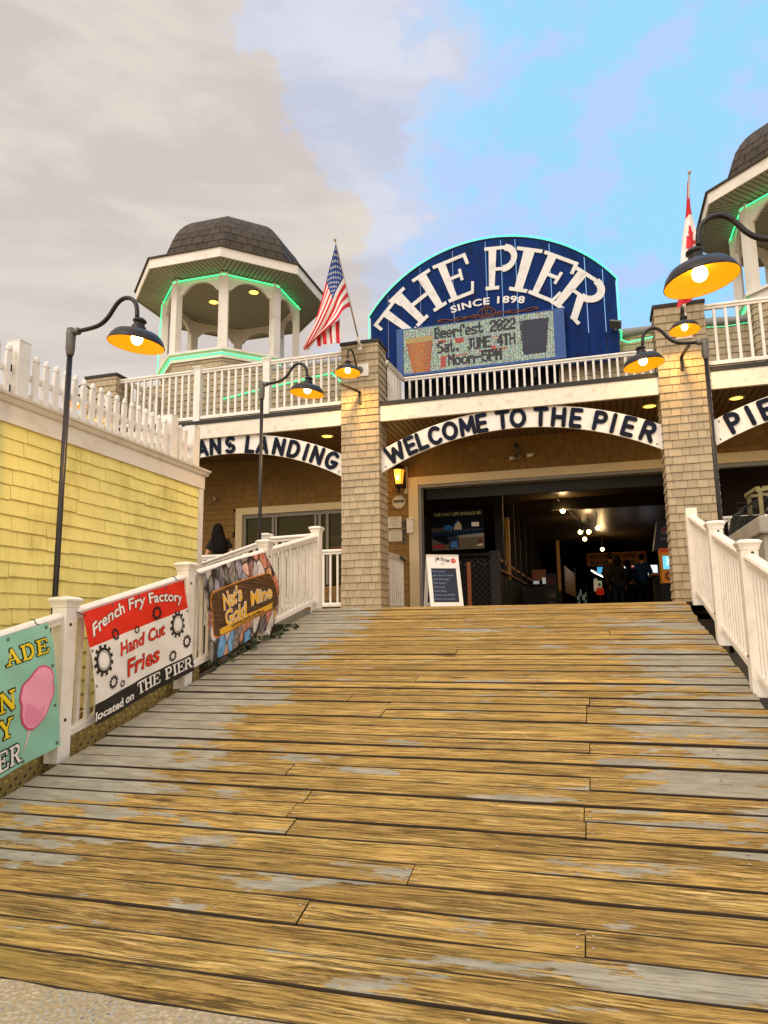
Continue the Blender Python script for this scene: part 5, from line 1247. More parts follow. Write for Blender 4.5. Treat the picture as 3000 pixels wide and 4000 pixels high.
# gold mine banner: a print of polished stones
def stonemat():
    m = bpy.data.materials.new('stone_print'); m.use_nodes = True; t_ = m.node_tree; b = t_.nodes['Principled BSDF']
    tcn = nd(t_, 'ShaderNodeTexCoord'); ob = mapping(t_, tcn.outputs['Object'], (0.001, 7.6, 4.8)); wv = nd(t_, 'ShaderNodeVectorMath'); wv.operation = 'ADD'
    nn = nd(t_, 'ShaderNodeTexNoise'); nn.inputs['Scale'].default_value = 0.7; t_.links.new(ob, nn.inputs['Vector']); t_.links.new(ob, wv.inputs[0])
    sc_ = nd(t_, 'ShaderNodeVectorMath'); sc_.operation = 'SCALE'; sc_.inputs['Scale'].default_value = 0.6; t_.links.new(nn.outputs['Color'], sc_.inputs[0]); t_.links.new(sc_.outputs[0], wv.inputs[1])
    v1 = nd(t_, 'ShaderNodeTexVoronoi'); v1.feature = 'F1'; v1.inputs['Scale'].default_value = 1.0; t_.links.new(wv.outputs[0], v1.inputs['Vector'])
    v2 = nd(t_, 'ShaderNodeTexVoronoi'); v2.feature = 'DISTANCE_TO_EDGE'; v2.inputs['Scale'].default_value = 1.0; t_.links.new(wv.outputs[0], v2.inputs['Vector'])
    sp = nd(t_, 'ShaderNodeSeparateColor'); t_.links.new(v1.outputs['Color'], sp.inputs[0])
    cr = nd(t_, 'ShaderNodeValToRGB'); cr.color_ramp.interpolation = 'CONSTANT'; e = cr.color_ramp.elements
    cols = ['#6b605a','#c9bab6','#c4541e','#6f6058','#e2d3cc','#2f9fdd','#8a3a22','#8d8296','#d98a5c','#3b3a30','#d8a228','#6f7a6a','#f0b79c','#453a4a']
    e[0].position = 0; e[0].color = (*lin(cols[0]),1); e[1].position = 1/14; e[1].color = (*lin(cols[1]),1)
    for i, c in enumerate(cols[2:]): q = e.new((i+2)/14); q.color = (*lin(c),1)
    t_.links.new(sp.outputs[0], cr.inputs[0])
    vein = noise(t_, wv.outputs[0], 3.0, 5, 0.6, 0.6)
    c = mixc(t_, maprange(t_, vein, 0.35, 0.7, 0.0, 0.4), cr.outputs[0], lin('#f0e4da'))
    c = mixc(t_, maprange(t_, vein, 0.5, 0.3, 0.0, 0.5), c, lin('#2a201c'))
    c = mixc(t_, maprange(t_, v2.outputs['Distance'], 0.06, 0.01, 0, 1), c, lin('#1b1715'))
    c = mixc(t_, maprange(t_, v1.outputs['Distance'], 0.52, 0.66, 0, 0.9), c, lin('#221b18'))
    t_.links.new(c, b.inputs['Base Color']); b.inputs['Roughness'].default_value = 0.4; return m
def woodprint():
    m = bpy.data.materials.new('wood_print'); m.use_nodes = True; t_ = m.node_tree; b = t_.nodes['Principled BSDF']
    tcn = nd(t_, 'ShaderNodeTexCoord'); n = noise(t_, mapping(t_, tcn.outputs['Object'], (0.01, 1.2, 30)), 1.5, 6, 0.6)
    t_.links.new(mixc(t_, maprange(t_, n, 0.35, 0.65), lin('#2e1d10'), lin('#6e4a2a')), b.inputs['Base Color']); b.inputs['Roughness'].default_value = 0.45; return m
B3r = surf(-3.665, 0.016, 4.1)
def B3(s, t_, off=0.0):
    sn = min(max((s-6.05)/1.39, 0), 1); tn = min(max((-0.94-t_)/0.88, 0), 1)
    p = B3r(s+0.15*sn**3*math.sin(PI*min(tn*0.85,1)), t_+0.02*math.sin(PI*sn)*(1-tn), off); return (p[0]+0.05*sn*sn*math.sin(PI*tn), p[1], p[2])
t = thing('banner', 'vinyl banner printed with polished stones and a wooden plaque reading Nat\'s Gold Mine', 'banner', B3(6.7,-1.8))
c3 = sheet(t, B3, 6.05, 7.44, ((-0.94,-1.82,0,36),), [stonemat()], ns=80)
pl = [(6.15,-1.20),(6.19,-1.165),(7.30,-1.175),(7.33,-1.20),(7.42,-1.53),(7.37,-1.60),(6.19,-1.605),(6.13,-1.565)]
pcx_, pcy_ = 6.77, -1.39
blob(c3, 'plaque_border', B3, [(pcx_+(x-pcx_)*1.02, pcy_+(y-pcy_)*1.05) for x, y in pl], vorange, 1.8, 5)
blob(c3, 'plaque', B3, pl, woodprint(), 2.8, 5)
outlined(c3, B3, "Nat's", 6.34, 6.74, -1.37, 0.15, vgold, vwhite, layer=7, nm='nats_lettering', rot=0.05, out=0.035, bold=0.02)
outlined(c3, B3, 'Gold', 6.34, 6.80, -1.53, 0.14, vgold, vwhite, layer=7, nm='gold_lettering', out=0.035, bold=0.02)
outlined(c3, B3, 'Mine', 6.88, 7.28, -1.45, 0.14, vgold, vwhite, layer=7, nm='mine_lettering', out=0.035, bold=0.02)
blob(c3, 'ribbon', B3, [(6.23,-1.545),(6.27,-1.535),(7.25,-1.525),(7.30,-1.515),(7.29,-1.545),(7.31,-1.585),(6.27,-1.60),(6.24,-1.59)], vgold, 4.2, 4)
outlined(c3, B3, 'Gemstone, Jewelry, and More', 6.45, 7.12, -1.577, 0.035, vblack, None, layer=8, nm='small_lettering', shear=0.0, bold=0.02)
eyelets(t, B3, [(6.07,-0.96),(6.4,-0.955),(6.75,-0.955),(7.1,-0.955),(7.42,-0.96)]); ties(t, tie_over(B3,6.07,-0.96)+tie_over(B3,7.42,-0.96))

# ---------------------------------------------------------------- things on the entrance wall
def plate(name, label, cat, x, z, w_, h_, m, y=YW-0.02, th=0.012, group=None):
    m_ = MB(); m_.box((x-w_/2, y-th, z-h_/2), (x+w_/2, y, z+h_/2)); o = m_.build(name, m, origin=(x, y, z)); return tag(o, label, cat, group)
def front(y): return lambda x, z, d=0.0: (x, y+d, z)
def wtext(par, txt, x, z, wd, h, y, m, nm='lettering', bold=0.02, align='C'):
    m_ = MB(); put_text(m_, txt, lambda px, py, d: (x+px, y, z+py), width=wd, height=h, offset=bold, align=align); m_.build(nm, m, par)
paper = mat('laminated_paper', '#d6ccb4', 0.35, var=0.06, scale=6); ink = mat('dark_ink', '#2c2a26', 0.7); inkl = mat('faded_ink', '#8c8470', 0.7)
# lantern
t = thing('wall_lantern', 'black ornate lit lantern on the wall left of the open entrance', 'lantern', (-3.47, YW-0.02, 2.82))
lx, ly, lz = -3.475, YW-0.20, 2.80
m_ = MB(); m_.box((lx+0.06, YW-0.045, lz-0.30), (lx+0.125, YW-0.018, lz+0.22)); m_.build('mount_board', cream, t)
m_ = MB(); m_.box((lx+0.03, YW-0.062, lz-0.20), (lx+0.10, YW-0.046, lz+0.12)); m_.tube([(lx+0.06,YW-0.06,lz-0.02),(lx+0.06,YW-0.11,lz-0.09),(lx+0.04,ly+0.06,lz-0.15),(lx,ly,lz-0.16)], 0.014, 8); m_.tube([(lx+0.06,YW-0.06,lz+0.02),(lx+0.06,YW-0.10,lz+0.10),(lx+0.03,ly+0.04,lz+0.17)], 0.01, 8); m_.build('arm', bronze, t)
Ml = Matrix.Translation((lx, ly, lz))
m_ = MB(); m_.lathe(((0.135,0.135),(0.14,0.145),(0.115,0.165),(0.085,0.20),(0.06,0.225),(0.035,0.235),(0.03,0.25),(0.045,0.262),(0.03,0.275),(0.014,0.29),(0.024,0.305),(0.01,0.33),(0.001,0.36)), 8, Ml); m_.build('roof', bronze, t)
m_ = MB(); m_.lathe(((0.001,-0.30),(0.02,-0.285),(0.03,-0.265),(0.015,-0.245),(0.03,-0.225),(0.06,-0.20),(0.075,-0.165),(0.08,-0.14)), 8, Ml, capt=True)
for k in range(8):
    a = 2*PI*k/8; m_.tube([(lx+0.078*math.cos(a),ly+0.078*math.sin(a),lz-0.14),(lx+0.115*math.cos(a),ly+0.115*math.sin(a),lz+0.14)], 0.007, 5)
m_.build('cage', bronze, t)
gl_ = mat('amber_lantern_glass', '#ffce6a', 0.25, emit='#ff9a1e', estr=1.5)
m_ = MB(); m_.lathe(((0.068,-0.138),(0.105,0.135)), 8, Ml); m_.build('glass', gl_, t)
m_ = MB(); m_.sphere((lx, ly-0.10, lz-0.03), 0.02, 10, 8, (0.8,0.3,2.2)); m_.build('flame_glow', mat('lantern_flame', '#fff6d8', 0.4, emit='#fff0c0', estr=9), t)
l = bpy.data.lights.new('lantern_light', 'POINT'); l.energy = 7; l.color = (1,0.55,0.15); l.shadow_soft_size = 0.08; lo = bpy.data.objects.new('lantern_light', l); C.objects.link(lo); lo.parent = t; lo.location = Vector((lx-0.02, ly-0.17, lz))-WL[t.name]
# octagonal security sign
t = thing('octagon_sign', 'small octagonal cream security sign reading RENNIE below the lantern', 'sign', (-3.53, YW-0.02, 2.35))
m_ = MB(); oc = lambda r: [(-3.532+r*math.cos(R(22.5+45*k)), 2.352+r*math.sin(R(22.5+45*k))) for k in range(8)]
m_.poly(oc(0.135), front(YW-0.03), 0.008); m_.build('panel', paper, t); m_ = MB()
a, b = oc(0.124), oc(0.117)
for k in range(8): j = (k+1) % 8; m_.add([front(YW-0.032)(*p) for p in (a[k],a[j],b[j],b[k])], ((0,1,2,3),))
m_.build('border', inkl, t)
wtext(t, 'RENNIE', -3.532, 2.345, 0.205, 0.045, YW-0.033, ink, bold=0.06); wtext(t, 'SECURITY SYSTEMS', -3.532, 2.325, 0.17, 0.011, YW-0.033, inkl, 'small_lettering'); wtext(t, '603-555', -3.532, 2.265, 0.07, 0.012, YW-0.033, inkl, 'phone_lettering')
# notices and switches
for (x, z, lb) in ((-3.62, 1.965, 'upper of the two cream paper notices on the wall left of the entrance'), (-3.61, 1.71, 'lower of the two cream paper notices, with a decorated top edge')):
    t = thing('paper_notice', lb, 'notice', (x, YW-0.02, z), 'paper notices'); m_ = MB(); m_.box((x-0.135,YW-0.03,z-0.11),(x+0.135,YW-0.022,z+0.11)); m_.build('sheet', paper, t); m_ = MB(); g = random.Random(int(z*100))
    for q in range(6):
        wd = g.uniform(0.05,0.10); m_.box((x-wd,YW-0.0325,z+0.075-q*0.03),(x+wd,YW-0.031,z+0.081-q*0.03+(0.008 if q == 0 else 0)))
    if z < 1.9: m_.box((x-0.125,YW-0.0325,z+0.08),(x-0.09,YW-0.031,z+0.10)); m_.box((x+0.085,YW-0.0325,z+0.085),(x+0.125,YW-0.031,z+0.103))
    m_.build('print', inkl, t)
for z, lb in ((1.93,'top small grey box beside the upper paper notice'), (1.775,'middle small grey keypad box beside the paper notices'), (1.62,'bottom small grey box beside the lower paper notice')):
    t = thing('switch_box', lb, 'switch box', (-3.44, YW-0.02, z), 'switch boxes'); m_ = MB(); m_.box((-3.475,YW-0.05,z-0.06),(-3.405,YW-0.02,z+0.06)); m_.build('body', galv, t, bevel=0.006)
    m_ = MB(); m_.box((-3.455,YW-0.055,z-0.03),(-3.425,YW-0.051,z+0.035)); m_.build('button', blackp, t)
t = thing('alarm_box', 'white alarm box on the door casing', 'alarm box', (-3.30, YW-0.05, 1.87)); m_ = MB(); m_.box((-3.365,YW-0.11,1.735),(-3.235,YW-0.047,2.005)); m_.box((-3.37,YW-0.125,1.99),(-3.23,YW-0.045,2.01)); m_.build('body', white2, t, bevel=0.008); m_ = MB(); m_.sphere((-3.30,YW-0.112,1.83),0.022,10,6,(1,0.5,1)); m_.build('button', white2, t)
# cameras over the entrance
cx_, cz_ = -1.255, 3.06
def camera_thing(label, x, z, aim, base):
    t = thing('security_camera', label, 'camera', (base[0], YW-0.02, base[1]), 'security cameras')
    p = Vector((x, YW-0.16, z)); d = Vector(aim).normalized()
    m_ = MB(); m_.tube([p-d*0.07, p+d*0.07], 0.032, 14); m_.build('body', white2, t)
    m_ = MB(); m_.tube([p+d*0.071, p+d*0.074], 0.026, 14); m_.build('lens', blackp, t)
    m_ = MB(); m_.tube([(base[0],YW-0.018,base[1]), (base[0],YW-0.05,base[1]), p-d*0.05], 0.014, 8); m_.lathe(((0.03,0),(0.03,0.012)), 12, Matrix.Translation((base[0],YW-0.018,base[1])) @ Matrix.Rotation(R(90),4,'X'), capt=True); m_.build('mount', galv, t); return t
camera_thing('left white bullet camera of the trio over the entrance', cx_-0.10, cz_-0.05, (-0.7,-0.7,-0.25), (cx_-0.03, cz_+0.0))
camera_thing('middle white bullet camera of the trio over the entrance, pointing straight out', cx_+0.03, cz_-0.04, (0.05,-1,-0.25), (cx_+0.03, cz_+0.06))
camera_thing('right white bullet camera of the trio over the entrance, aimed sideways', cx_+0.23, cz_-0.02, (-0.8,-0.5,-0.25), (cx_+0.30, cz_))
t = thing('conduit_box', 'grey junction box with a dark cap above the three cameras', 'junction box', (cx_, YW-0.02, cz_+0.12)); m_ = MB(); m_.box((cx_-0.03,YW-0.09,cz_+0.02),(cx_+0.05,YW-0.02,cz_+0.16)); m_.build('body', galv, t); m_ = MB(); m_.tube([(cx_-0.01,YW-0.02,cz_+0.19),(cx_-0.01,YW-0.14,cz_+0.19)],0.036,14); m_.build('dome', blackp, t)
camera_thing('small dark camera alone on the wall above the dark haired person', -7.44, 2.64, (0.1,-1,-0.1), (-7.44, 2.64))

# A-frame board, turned a little to the right
afb = Vector((-2.52, 11.98, FZ)); t = thing('sandwich_board', 'white A-frame board with a chalk drinks menu standing at the entrance', 'sign', afb)
MA = Matrix.Rotation(R(27), 3, 'Z'); LH = 1.0
def af(x, h, d=0.0, back=False):     # board plane: x across, h up the sloping leg, d out of the face
    lean = 0.27; y = -lean*(1-h/LH) if not back else lean*(1-h/LH); z = h*0.965
    nrm = Vector((0,-0.965,0.26)) if not back else Vector((0,0.965,0.26))
    return tuple(afb + MA @ (Vector((x, y, z)) - nrm*d))
bw_ = 0.285
def afbar(m_, pts, back=False, th=0.022): m_.poly(pts, lambda x, h, d: af(x, h, d, back), th)
whitef = mat('aframe_white', '#efe8e0', 0.5, var=0.03)
m_ = MB(); afbar(m_, [(-bw_,0.75),(bw_,0.75),(bw_,1.0),(-bw_,1.0)]); afbar(m_, [(-bw_,0.0),(-bw_+0.065,0.0),(-bw_+0.065,0.748),(-bw_,0.748)]); afbar(m_, [(bw_-0.065,0.0),(bw_,0.0),(bw_,0.748),(bw_-0.065,0.748)]); afbar(m_, [(-bw_+0.067,0.07),(bw_-0.067,0.07),(bw_-0.067,0.145),(-bw_+0.067,0.145)]); fr = m_.build('front_frame', whitef, t)
m_ = MB(); afbar(m_, [(-bw_,0.0),(-bw_+0.06,0.0),(-bw_+0.06,1.0),(-bw_,1.0)], True); afbar(m_, [(bw_-0.06,0.0),(bw_,0.0),(bw_,1.0),(bw_-0.06,1.0)], True); afbar(m_, [(-bw_+0.062,0.1),(bw_-0.062,0.1),(bw_-0.062,0.16),(-bw_+0.062,0.16)], True); afbar(m_, [(-bw_+0.062,0.9),(bw_-0.062,0.9),(bw_-0.062,1.0),(-bw_+0.062,1.0)], True); m_.build('back_frame', whitef, t)
m_ = MB(); m_.poly([(-bw_+0.067,0.147),(bw_-0.067,0.147),(bw_-0.067,0.748),(-bw_+0.067,0.748)], lambda x, h, d: af(x, h, 0.006+d), 0.01); cb_ = m_.build('chalkboard', mat('chalkboard_navy', '#151d38', 0.6, var=0.2, scale=8), t)
chalk = mat('chalk', '#7d8dac', 0.9)
for i, ln in enumerate(('Pier punch','pier beach buckets','pink Flamingo','Fish Bowls','Hurricane','Craft Beer','Seltzers and MORE','Come in & unwind')):
    m_ = MB(); put_text(m_, ln, lambda px, py, d: af(-bw_+0.085+px, 0.68-i*0.07+py, 0.004), width=min(0.36, 0.022*len(ln)), height=0.034, shear=0.2); m_.build('chalk_line', chalk, cb_)
m_ = MB(); put_text(m_, 'JIM BEAM', lambda px, py, d: af(-0.14+px, 0.87+py+0.02*math.sin((px+0.02)*16), -0.002), width=0.255, height=0.062, offset=0.02, align='L'); m_.build('logo_lettering', ink, fr)
m_ = MB(); put_text(m_, 'SINCE', lambda px, py, d: af(-0.05+px, 0.835+py, -0.002), width=0.09, height=0.014); put_text(m_, '1795', lambda px, py, d: af(-0.035+px, 0.812+py, -0.002), width=0.055, height=0.014); m_.build('small_lettering', ink, fr)
m_ = MB(); m_.poly([(0.185+(0.045+0.005*math.sin(k*2.3))*math.cos(2*PI*k/22), 0.885+(0.045+0.005*math.sin(k*1.7))*math.sin(2*PI*k/22)) for k in range(22)], lambda x, h, d: af(x, h, d-0.004), 0.003); m_.build('red_seal', mat('seal_red', '#c22a18', 0.4), fr)
m_ = MB(); rgs = [(0.185+0.027*math.cos(2*PI*k/20), 0.885+0.027*math.sin(2*PI*k/20)) for k in range(20)]; rg2 = [(0.185+0.022*math.cos(2*PI*k/20), 0.885+0.022*math.sin(2*PI*k/20)) for k in range(20)]
for k in range(20): m_.add([af(*rgs[k],-0.006), af(*rgs[(k+1)%20],-0.006), af(*rg2[(k+1)%20],-0.006), af(*rg2[k],-0.006)], ((0,1,2,3),))
put_text(m_, 'B', lambda px, py, d: af(0.177+px, 0.875+py, -0.0062), width=0.016, height=0.02, offset=0.03); m_.build('seal_print', mat('seal_light', '#e9a58e', 0.4), fr)

# ---------------------------------------------------------------- the dark hall behind the entrance
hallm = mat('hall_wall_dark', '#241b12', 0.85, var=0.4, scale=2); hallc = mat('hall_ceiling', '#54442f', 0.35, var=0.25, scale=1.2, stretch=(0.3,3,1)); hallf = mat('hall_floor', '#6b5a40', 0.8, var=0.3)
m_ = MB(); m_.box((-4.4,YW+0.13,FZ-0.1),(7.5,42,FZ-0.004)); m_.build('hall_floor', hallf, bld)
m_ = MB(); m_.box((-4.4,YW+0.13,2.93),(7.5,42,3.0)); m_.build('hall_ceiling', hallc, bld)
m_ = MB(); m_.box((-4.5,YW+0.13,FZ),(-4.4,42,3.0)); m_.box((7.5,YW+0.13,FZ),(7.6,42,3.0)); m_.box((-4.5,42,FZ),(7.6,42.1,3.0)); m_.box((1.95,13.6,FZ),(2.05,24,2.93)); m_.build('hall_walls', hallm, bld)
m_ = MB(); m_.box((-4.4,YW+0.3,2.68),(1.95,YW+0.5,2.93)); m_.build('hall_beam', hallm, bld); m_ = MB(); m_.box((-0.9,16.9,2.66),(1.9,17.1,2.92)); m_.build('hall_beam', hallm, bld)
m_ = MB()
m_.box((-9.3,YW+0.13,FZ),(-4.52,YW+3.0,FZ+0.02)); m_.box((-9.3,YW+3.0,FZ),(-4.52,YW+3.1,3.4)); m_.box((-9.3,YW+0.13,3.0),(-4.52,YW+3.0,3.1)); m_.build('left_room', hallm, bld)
# poster
t = thing('poster', 'dark poster of a pier reading THE WAY LIFE SHOULD BE, inside the entrance', 'poster', (-2.55, 13.58, 1.46))
px0, px1, pz0, pz1, py_ = -3.055, -2.02, 1.465, 2.25, 13.58
def prt(col, r=0.85): return mat('poster_print', col, r, var=0.15, scale=8, spec=0.08)
m_ = MB(); m_.box((px0,py_,pz0),(px1,py_+0.02,pz1)); pb = m_.build('panel', prt('#0c1018'), t)
def pshape(nm, pts, m, lay): 
    m_ = MB(); m_.poly([(px0+(px1-px0)*u, pz0+(pz1-pz0)*v) for u, v in pts], front(py_-0.001-0.001*lay)); m_.build(nm, m, pb)
sandp, seap, rf, wl, bl2 = prt('#5c5345'), prt('#7d7a72'), prt('#21598f'), prt('#a99a80'), prt('#1d4a85')
pshape('sand', [(0,0.0),(1,0.0),(1,0.34),(0.5,0.33),(0.28,0.12),(0.0,0.3)], sandp, 1); pshape('surf', [(0.28,0.28),(1,0.30),(1,0.39),(0.5,0.345)], seap, 2)
pshape('pier', [(0.0,0.44),(1,0.46),(1,0.5),(0.0,0.5)], prt('#30353b'), 2)
for q in range(16): pshape('piles', [(0.01+q*0.06,0.36),(0.022+q*0.06,0.36),(0.022+q*0.06,0.44),(0.01+q*0.06,0.44)], bl2, 3)
pshape('shed', [(0.0,0.5),(0.22,0.5),(0.22,0.56),(0.0,0.56)], prt('#4a3a30'), 3); pshape('shed', [(0.23,0.5),(0.42,0.5),(0.42,0.56),(0.36,0.62),(0.25,0.62),(0.23,0.56)], rf, 3); pshape('house', [(0.43,0.5),(0.58,0.5),(0.58,0.6),(0.52,0.72),(0.45,0.6)], wl, 4); pshape('roof', [(0.41,0.59),(0.45,0.6),(0.53,0.735),(0.50,0.72)], rf, 5)
pshape('billboard', [(0.77,0.56),(0.91,0.555),(0.91,0.66),(0.77,0.665)], prt('#cfc9bd'), 3); pshape('red_label', [(0.01,0.05),(0.24,0.05),(0.24,0.15),(0.01,0.13)], prt('#7c1d1d'), 4); pshape('bottle_ad', [(0.33,0.03),(0.52,0.03),(0.52,0.33),(0.33,0.33)], prt('#2a3442'), 4); pshape('bottle_ad', [(0.36,0.05),(0.5,0.05),(0.48,0.2),(0.37,0.2)], prt('#3c6fae'), 5); pshape('crest', [(0.86,0.06),(0.98,0.08),(0.97,0.13),(0.87,0.11)], prt('#b9aaa5'), 4); pshape('crest', [(0.88,0.13),(0.97,0.13),(0.95,0.22),(0.92,0.25),(0.89,0.19)], prt('#5a2a28'), 4)
wtext(t, 'THE WAY LIFE SHOULD BE', (px0+px1)/2, pz1-0.115, 0.94, 0.062, py_-0.003, mat('poster_gold_print', '#8a7f3e', 0.5), bold=0.02)
wtext(t, 'Budweiser', px0+0.13, pz0+0.065, 0.2, 0.028, py_-0.008, prt('#b85a5a'), 'red_label_lettering')
# lattice booth, bar stall, posts
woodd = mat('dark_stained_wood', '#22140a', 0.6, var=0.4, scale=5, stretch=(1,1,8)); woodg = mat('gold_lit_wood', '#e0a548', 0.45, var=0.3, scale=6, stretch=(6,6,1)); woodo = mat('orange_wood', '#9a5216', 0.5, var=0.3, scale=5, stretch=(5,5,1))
t = thing('lattice_booth', 'dark wooden lattice booth below the poster, hung with shells', 'booth', (-2.4, 14.1, FZ))
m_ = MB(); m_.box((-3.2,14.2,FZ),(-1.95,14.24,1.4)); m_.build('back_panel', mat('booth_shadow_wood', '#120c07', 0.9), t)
m_ = MB(); 
for k in range(-14, 18):
    for sgn, yy in ((1,14.17),(-1,14.16)):
        pts = [(x_, 0.8+sgn*(x_+2.6)+k*0.12) for x_ in [-3.15+1.2*q/30 for q in range(31)] if FZ < 0.8+sgn*(x_+2.6)+k*0.12 < 1.36]
        if len(pts) > 1: m_.beam((pts[0][0],yy,pts[0][1]),(pts[-1][0],yy,pts[-1][1]),0.03,0.008,up=(0,1,0))
m_.build('lattice', woodd, t)
m_ = MB(); m_.box((-1.985,14.0,FZ),(-1.80,14.15,1.46)); m_.box((-3.2,14.05,1.37),(-1.99,14.15,1.43)); m_.build('corner_post', woodd, t)
g = random.Random(5); shm = mat('shell', '#6d6356', 0.6, var=0.2)
for q in range(11): m_ = MB(); m_.sphere((-2.75+q*0.072+g.uniform(-.02,.02),14.13,1.30-0.12*abs(math.sin(q*1.3))),0.026,8,6,(1,0.5,0.8)); m_.build('shell', shm, t)
t = thing('wood_plank', 'orange board leaning upright beside the A-frame menu, inside the entrance', 'plank', (-2.33, 13.4, FZ)); m_ = MB(); m_.box((-2.345,13.4,FZ),(-2.275,13.46,1.20)); m_.build('board', woodo, t)
t = thing('bar_stall', 'long dark wooden bar stall with lit ledges running back along the left of the hall', 'stall', (-1.9, 18, FZ))
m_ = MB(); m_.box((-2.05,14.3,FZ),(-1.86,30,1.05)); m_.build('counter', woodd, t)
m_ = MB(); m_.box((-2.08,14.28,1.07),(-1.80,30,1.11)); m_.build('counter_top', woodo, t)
m_ = MB(); m_.box((-2.0,14.5,1.30),(-1.86,30,1.36)); m_.build('ledge', woodo, t)
m_ = MB()
for q in range(12): m_.box((-1.98,14.6+q*1.2,1.112),(-1.88,14.7+q*1.2,1.298))
m_.build('ledge_props', woodd, t)
for y in (15.2, 17.4, 18.6, 20.2, 22.6, 25.5): m_ = MB(); m_.box((-2.02,y-0.06,FZ),(-1.84,y+0.06,2.92)); m_.build('upright', woodd, t)
for lb, x, y, z0, z1 in (('nearer gold lit wooden post in the dark hall', -1.86, 16.0, FZ, 2.4), ('farther gold lit wooden post in the dark hall, with a green foot', -1.06, 22.0, FZ, 2.52)):
    t = thing('wooden_post', lb, 'post', (x, y, FZ), 'wooden hall posts'); m_ = MB(); m_.box((x-0.05,y-0.05,z0),(x+0.05,y+0.05,z1)); m_.build('shaft', woodg, t, bevel=0.012)
    m_ = MB(); m_.box((x-0.055,y-0.055,z0),(x+0.055,y+0.055,z0+0.75)); m_.build('sleeve', mat('dark_green_sleeve', '#2c3412', 0.6), t)
t = thing('shelf_unit', 'dark shelf with pale boxes and a wooden crate beside the bar stall', 'shelf', (-1.5, 19, FZ))
m_ = MB(); m_.box((-1.75,18.6,FZ),(-1.15,19.2,0.98)); m_.build('cabinet', woodd, t); m_ = MB(); m_.box((-1.75,18.55,1.0),(-1.15,19.2,1.03)); m_.build('shelf', woodd, t)
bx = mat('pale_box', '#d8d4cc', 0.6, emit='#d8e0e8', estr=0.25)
for x, z, wd, h in ((-1.32,1.032,0.12,0.16),(-1.55,1.032,0.14,0.08)): m_ = MB(); m_.box((x,18.6,z),(x+wd,18.75,z+h)); m_.build('box', bx, t)
m_ = MB(); m_.box((-1.6,18.9,1.14),(-1.25,19.0,1.42)); m_.build('crate', woodo, t)
t = thing('notice_board', 'dark notice with dim words ending ASE and SELF on the stall front', 'sign', (-0.98, 16.6, FZ)); m_ = MB(); m_.box((-1.10,16.6,0.36),(-0.86,16.63,1.15)); m_.build('panel', mat('notice_dark', '#1c140e', 0.7), t)
m_ = MB(); m_.box((-1.085,16.596,0.92),(-0.875,16.599,1.05)); m_.build('red_band', mat('dim_red', '#5a1712', 0.7), t); m_ = MB(); m_.box((-1.085,16.596,0.60),(-0.875,16.599,0.80)); m_.build('brown_band', mat('dim_brown', '#3a2410', 0.7), t)
dimg = mat('dim_tan_print', '#8f7340', 0.7); wtext(t, 'ASE', -0.975, 0.63, 0.13, 0.05, 16.593, dimg); wtext(t, 'SELF', -0.975, 0.45, 0.16, 0.055, 16.593, dimg, 'self_lettering')
# spotlights
def spotlight(label, x, y, z, aim, energy=18, zc=2.93):
    t = thing('spotlight', label, 'spotlight', (x, y, zc), 'track spotlights in the hall'); d = Vector(aim).normalized(); p = Vector((x, y, z))
    m_ = MB(); m_.tube([p-d*0.10, p+d*0.0], [0.035,0.06], 14); m_.build('can', blackp, t); m_ = MB(); m_.tube([(x,y,zc-0.005), (x,y,zc-0.06), tuple(p-d*0.08)], 0.012, 6); m_.build('stem', blackp, t)
    m_ = MB(); m_.sphere(p+d*0.012, 0.062, 14, 8, (1,1,1)); m_.build('bulb', MATS.get('spot_bulb') or mat('spot_bulb', '#fff3cf', 0.4, emit='#ffd88a', estr=10), t)
    if energy:
        l = bpy.data.lights.new('spotlight_lamp', 'POINT'); l.energy = energy; l.color = (1,0.66,0.3); l.shadow_soft_size = 0.06; lo = bpy.data.objects.new('spotlight_lamp', l); C.objects.link(lo); lo.parent = t; lo.location = p+d*0.12-WL[t.name]
spotlight('biggest ceiling spotlight in the hall, nearest the entrance', -0.663, 17, 2.65, (0.2,-0.8,-0.5), 20)
spotlight('lower left spotlight of the ceiling cluster in the hall', -0.331, 20, 2.50, (-0.6,-0.4,-0.7), 0)
spotlight('middle spotlight of the ceiling cluster in the hall', -0.122, 20.3, 2.53, (0.1,-0.8,-0.4), 16)
spotlight('right spotlight of the ceiling cluster in the hall', 0.108, 19.5, 2.53, (0.6,-0.5,-0.6), 0)
spotlight('low spotlight under the ceiling cluster in the hall', -0.256, 22, 2.53, (-0.3,-0.7,-0.6), 0)
spotlight('farthest ceiling spotlight, over the coffee sign', 0.253, 24.5, 2.45, (0.1,-0.8,-0.4), 16)
m_ = MB(); m_.tube([(-0.75,16.5,2.86),(-0.2,22.5,2.86)],0.014,6); tag(m_.build('light_track', blackp, origin=(-0.5,19,2.9)), 'thin black light track running along the hall ceiling', 'track')
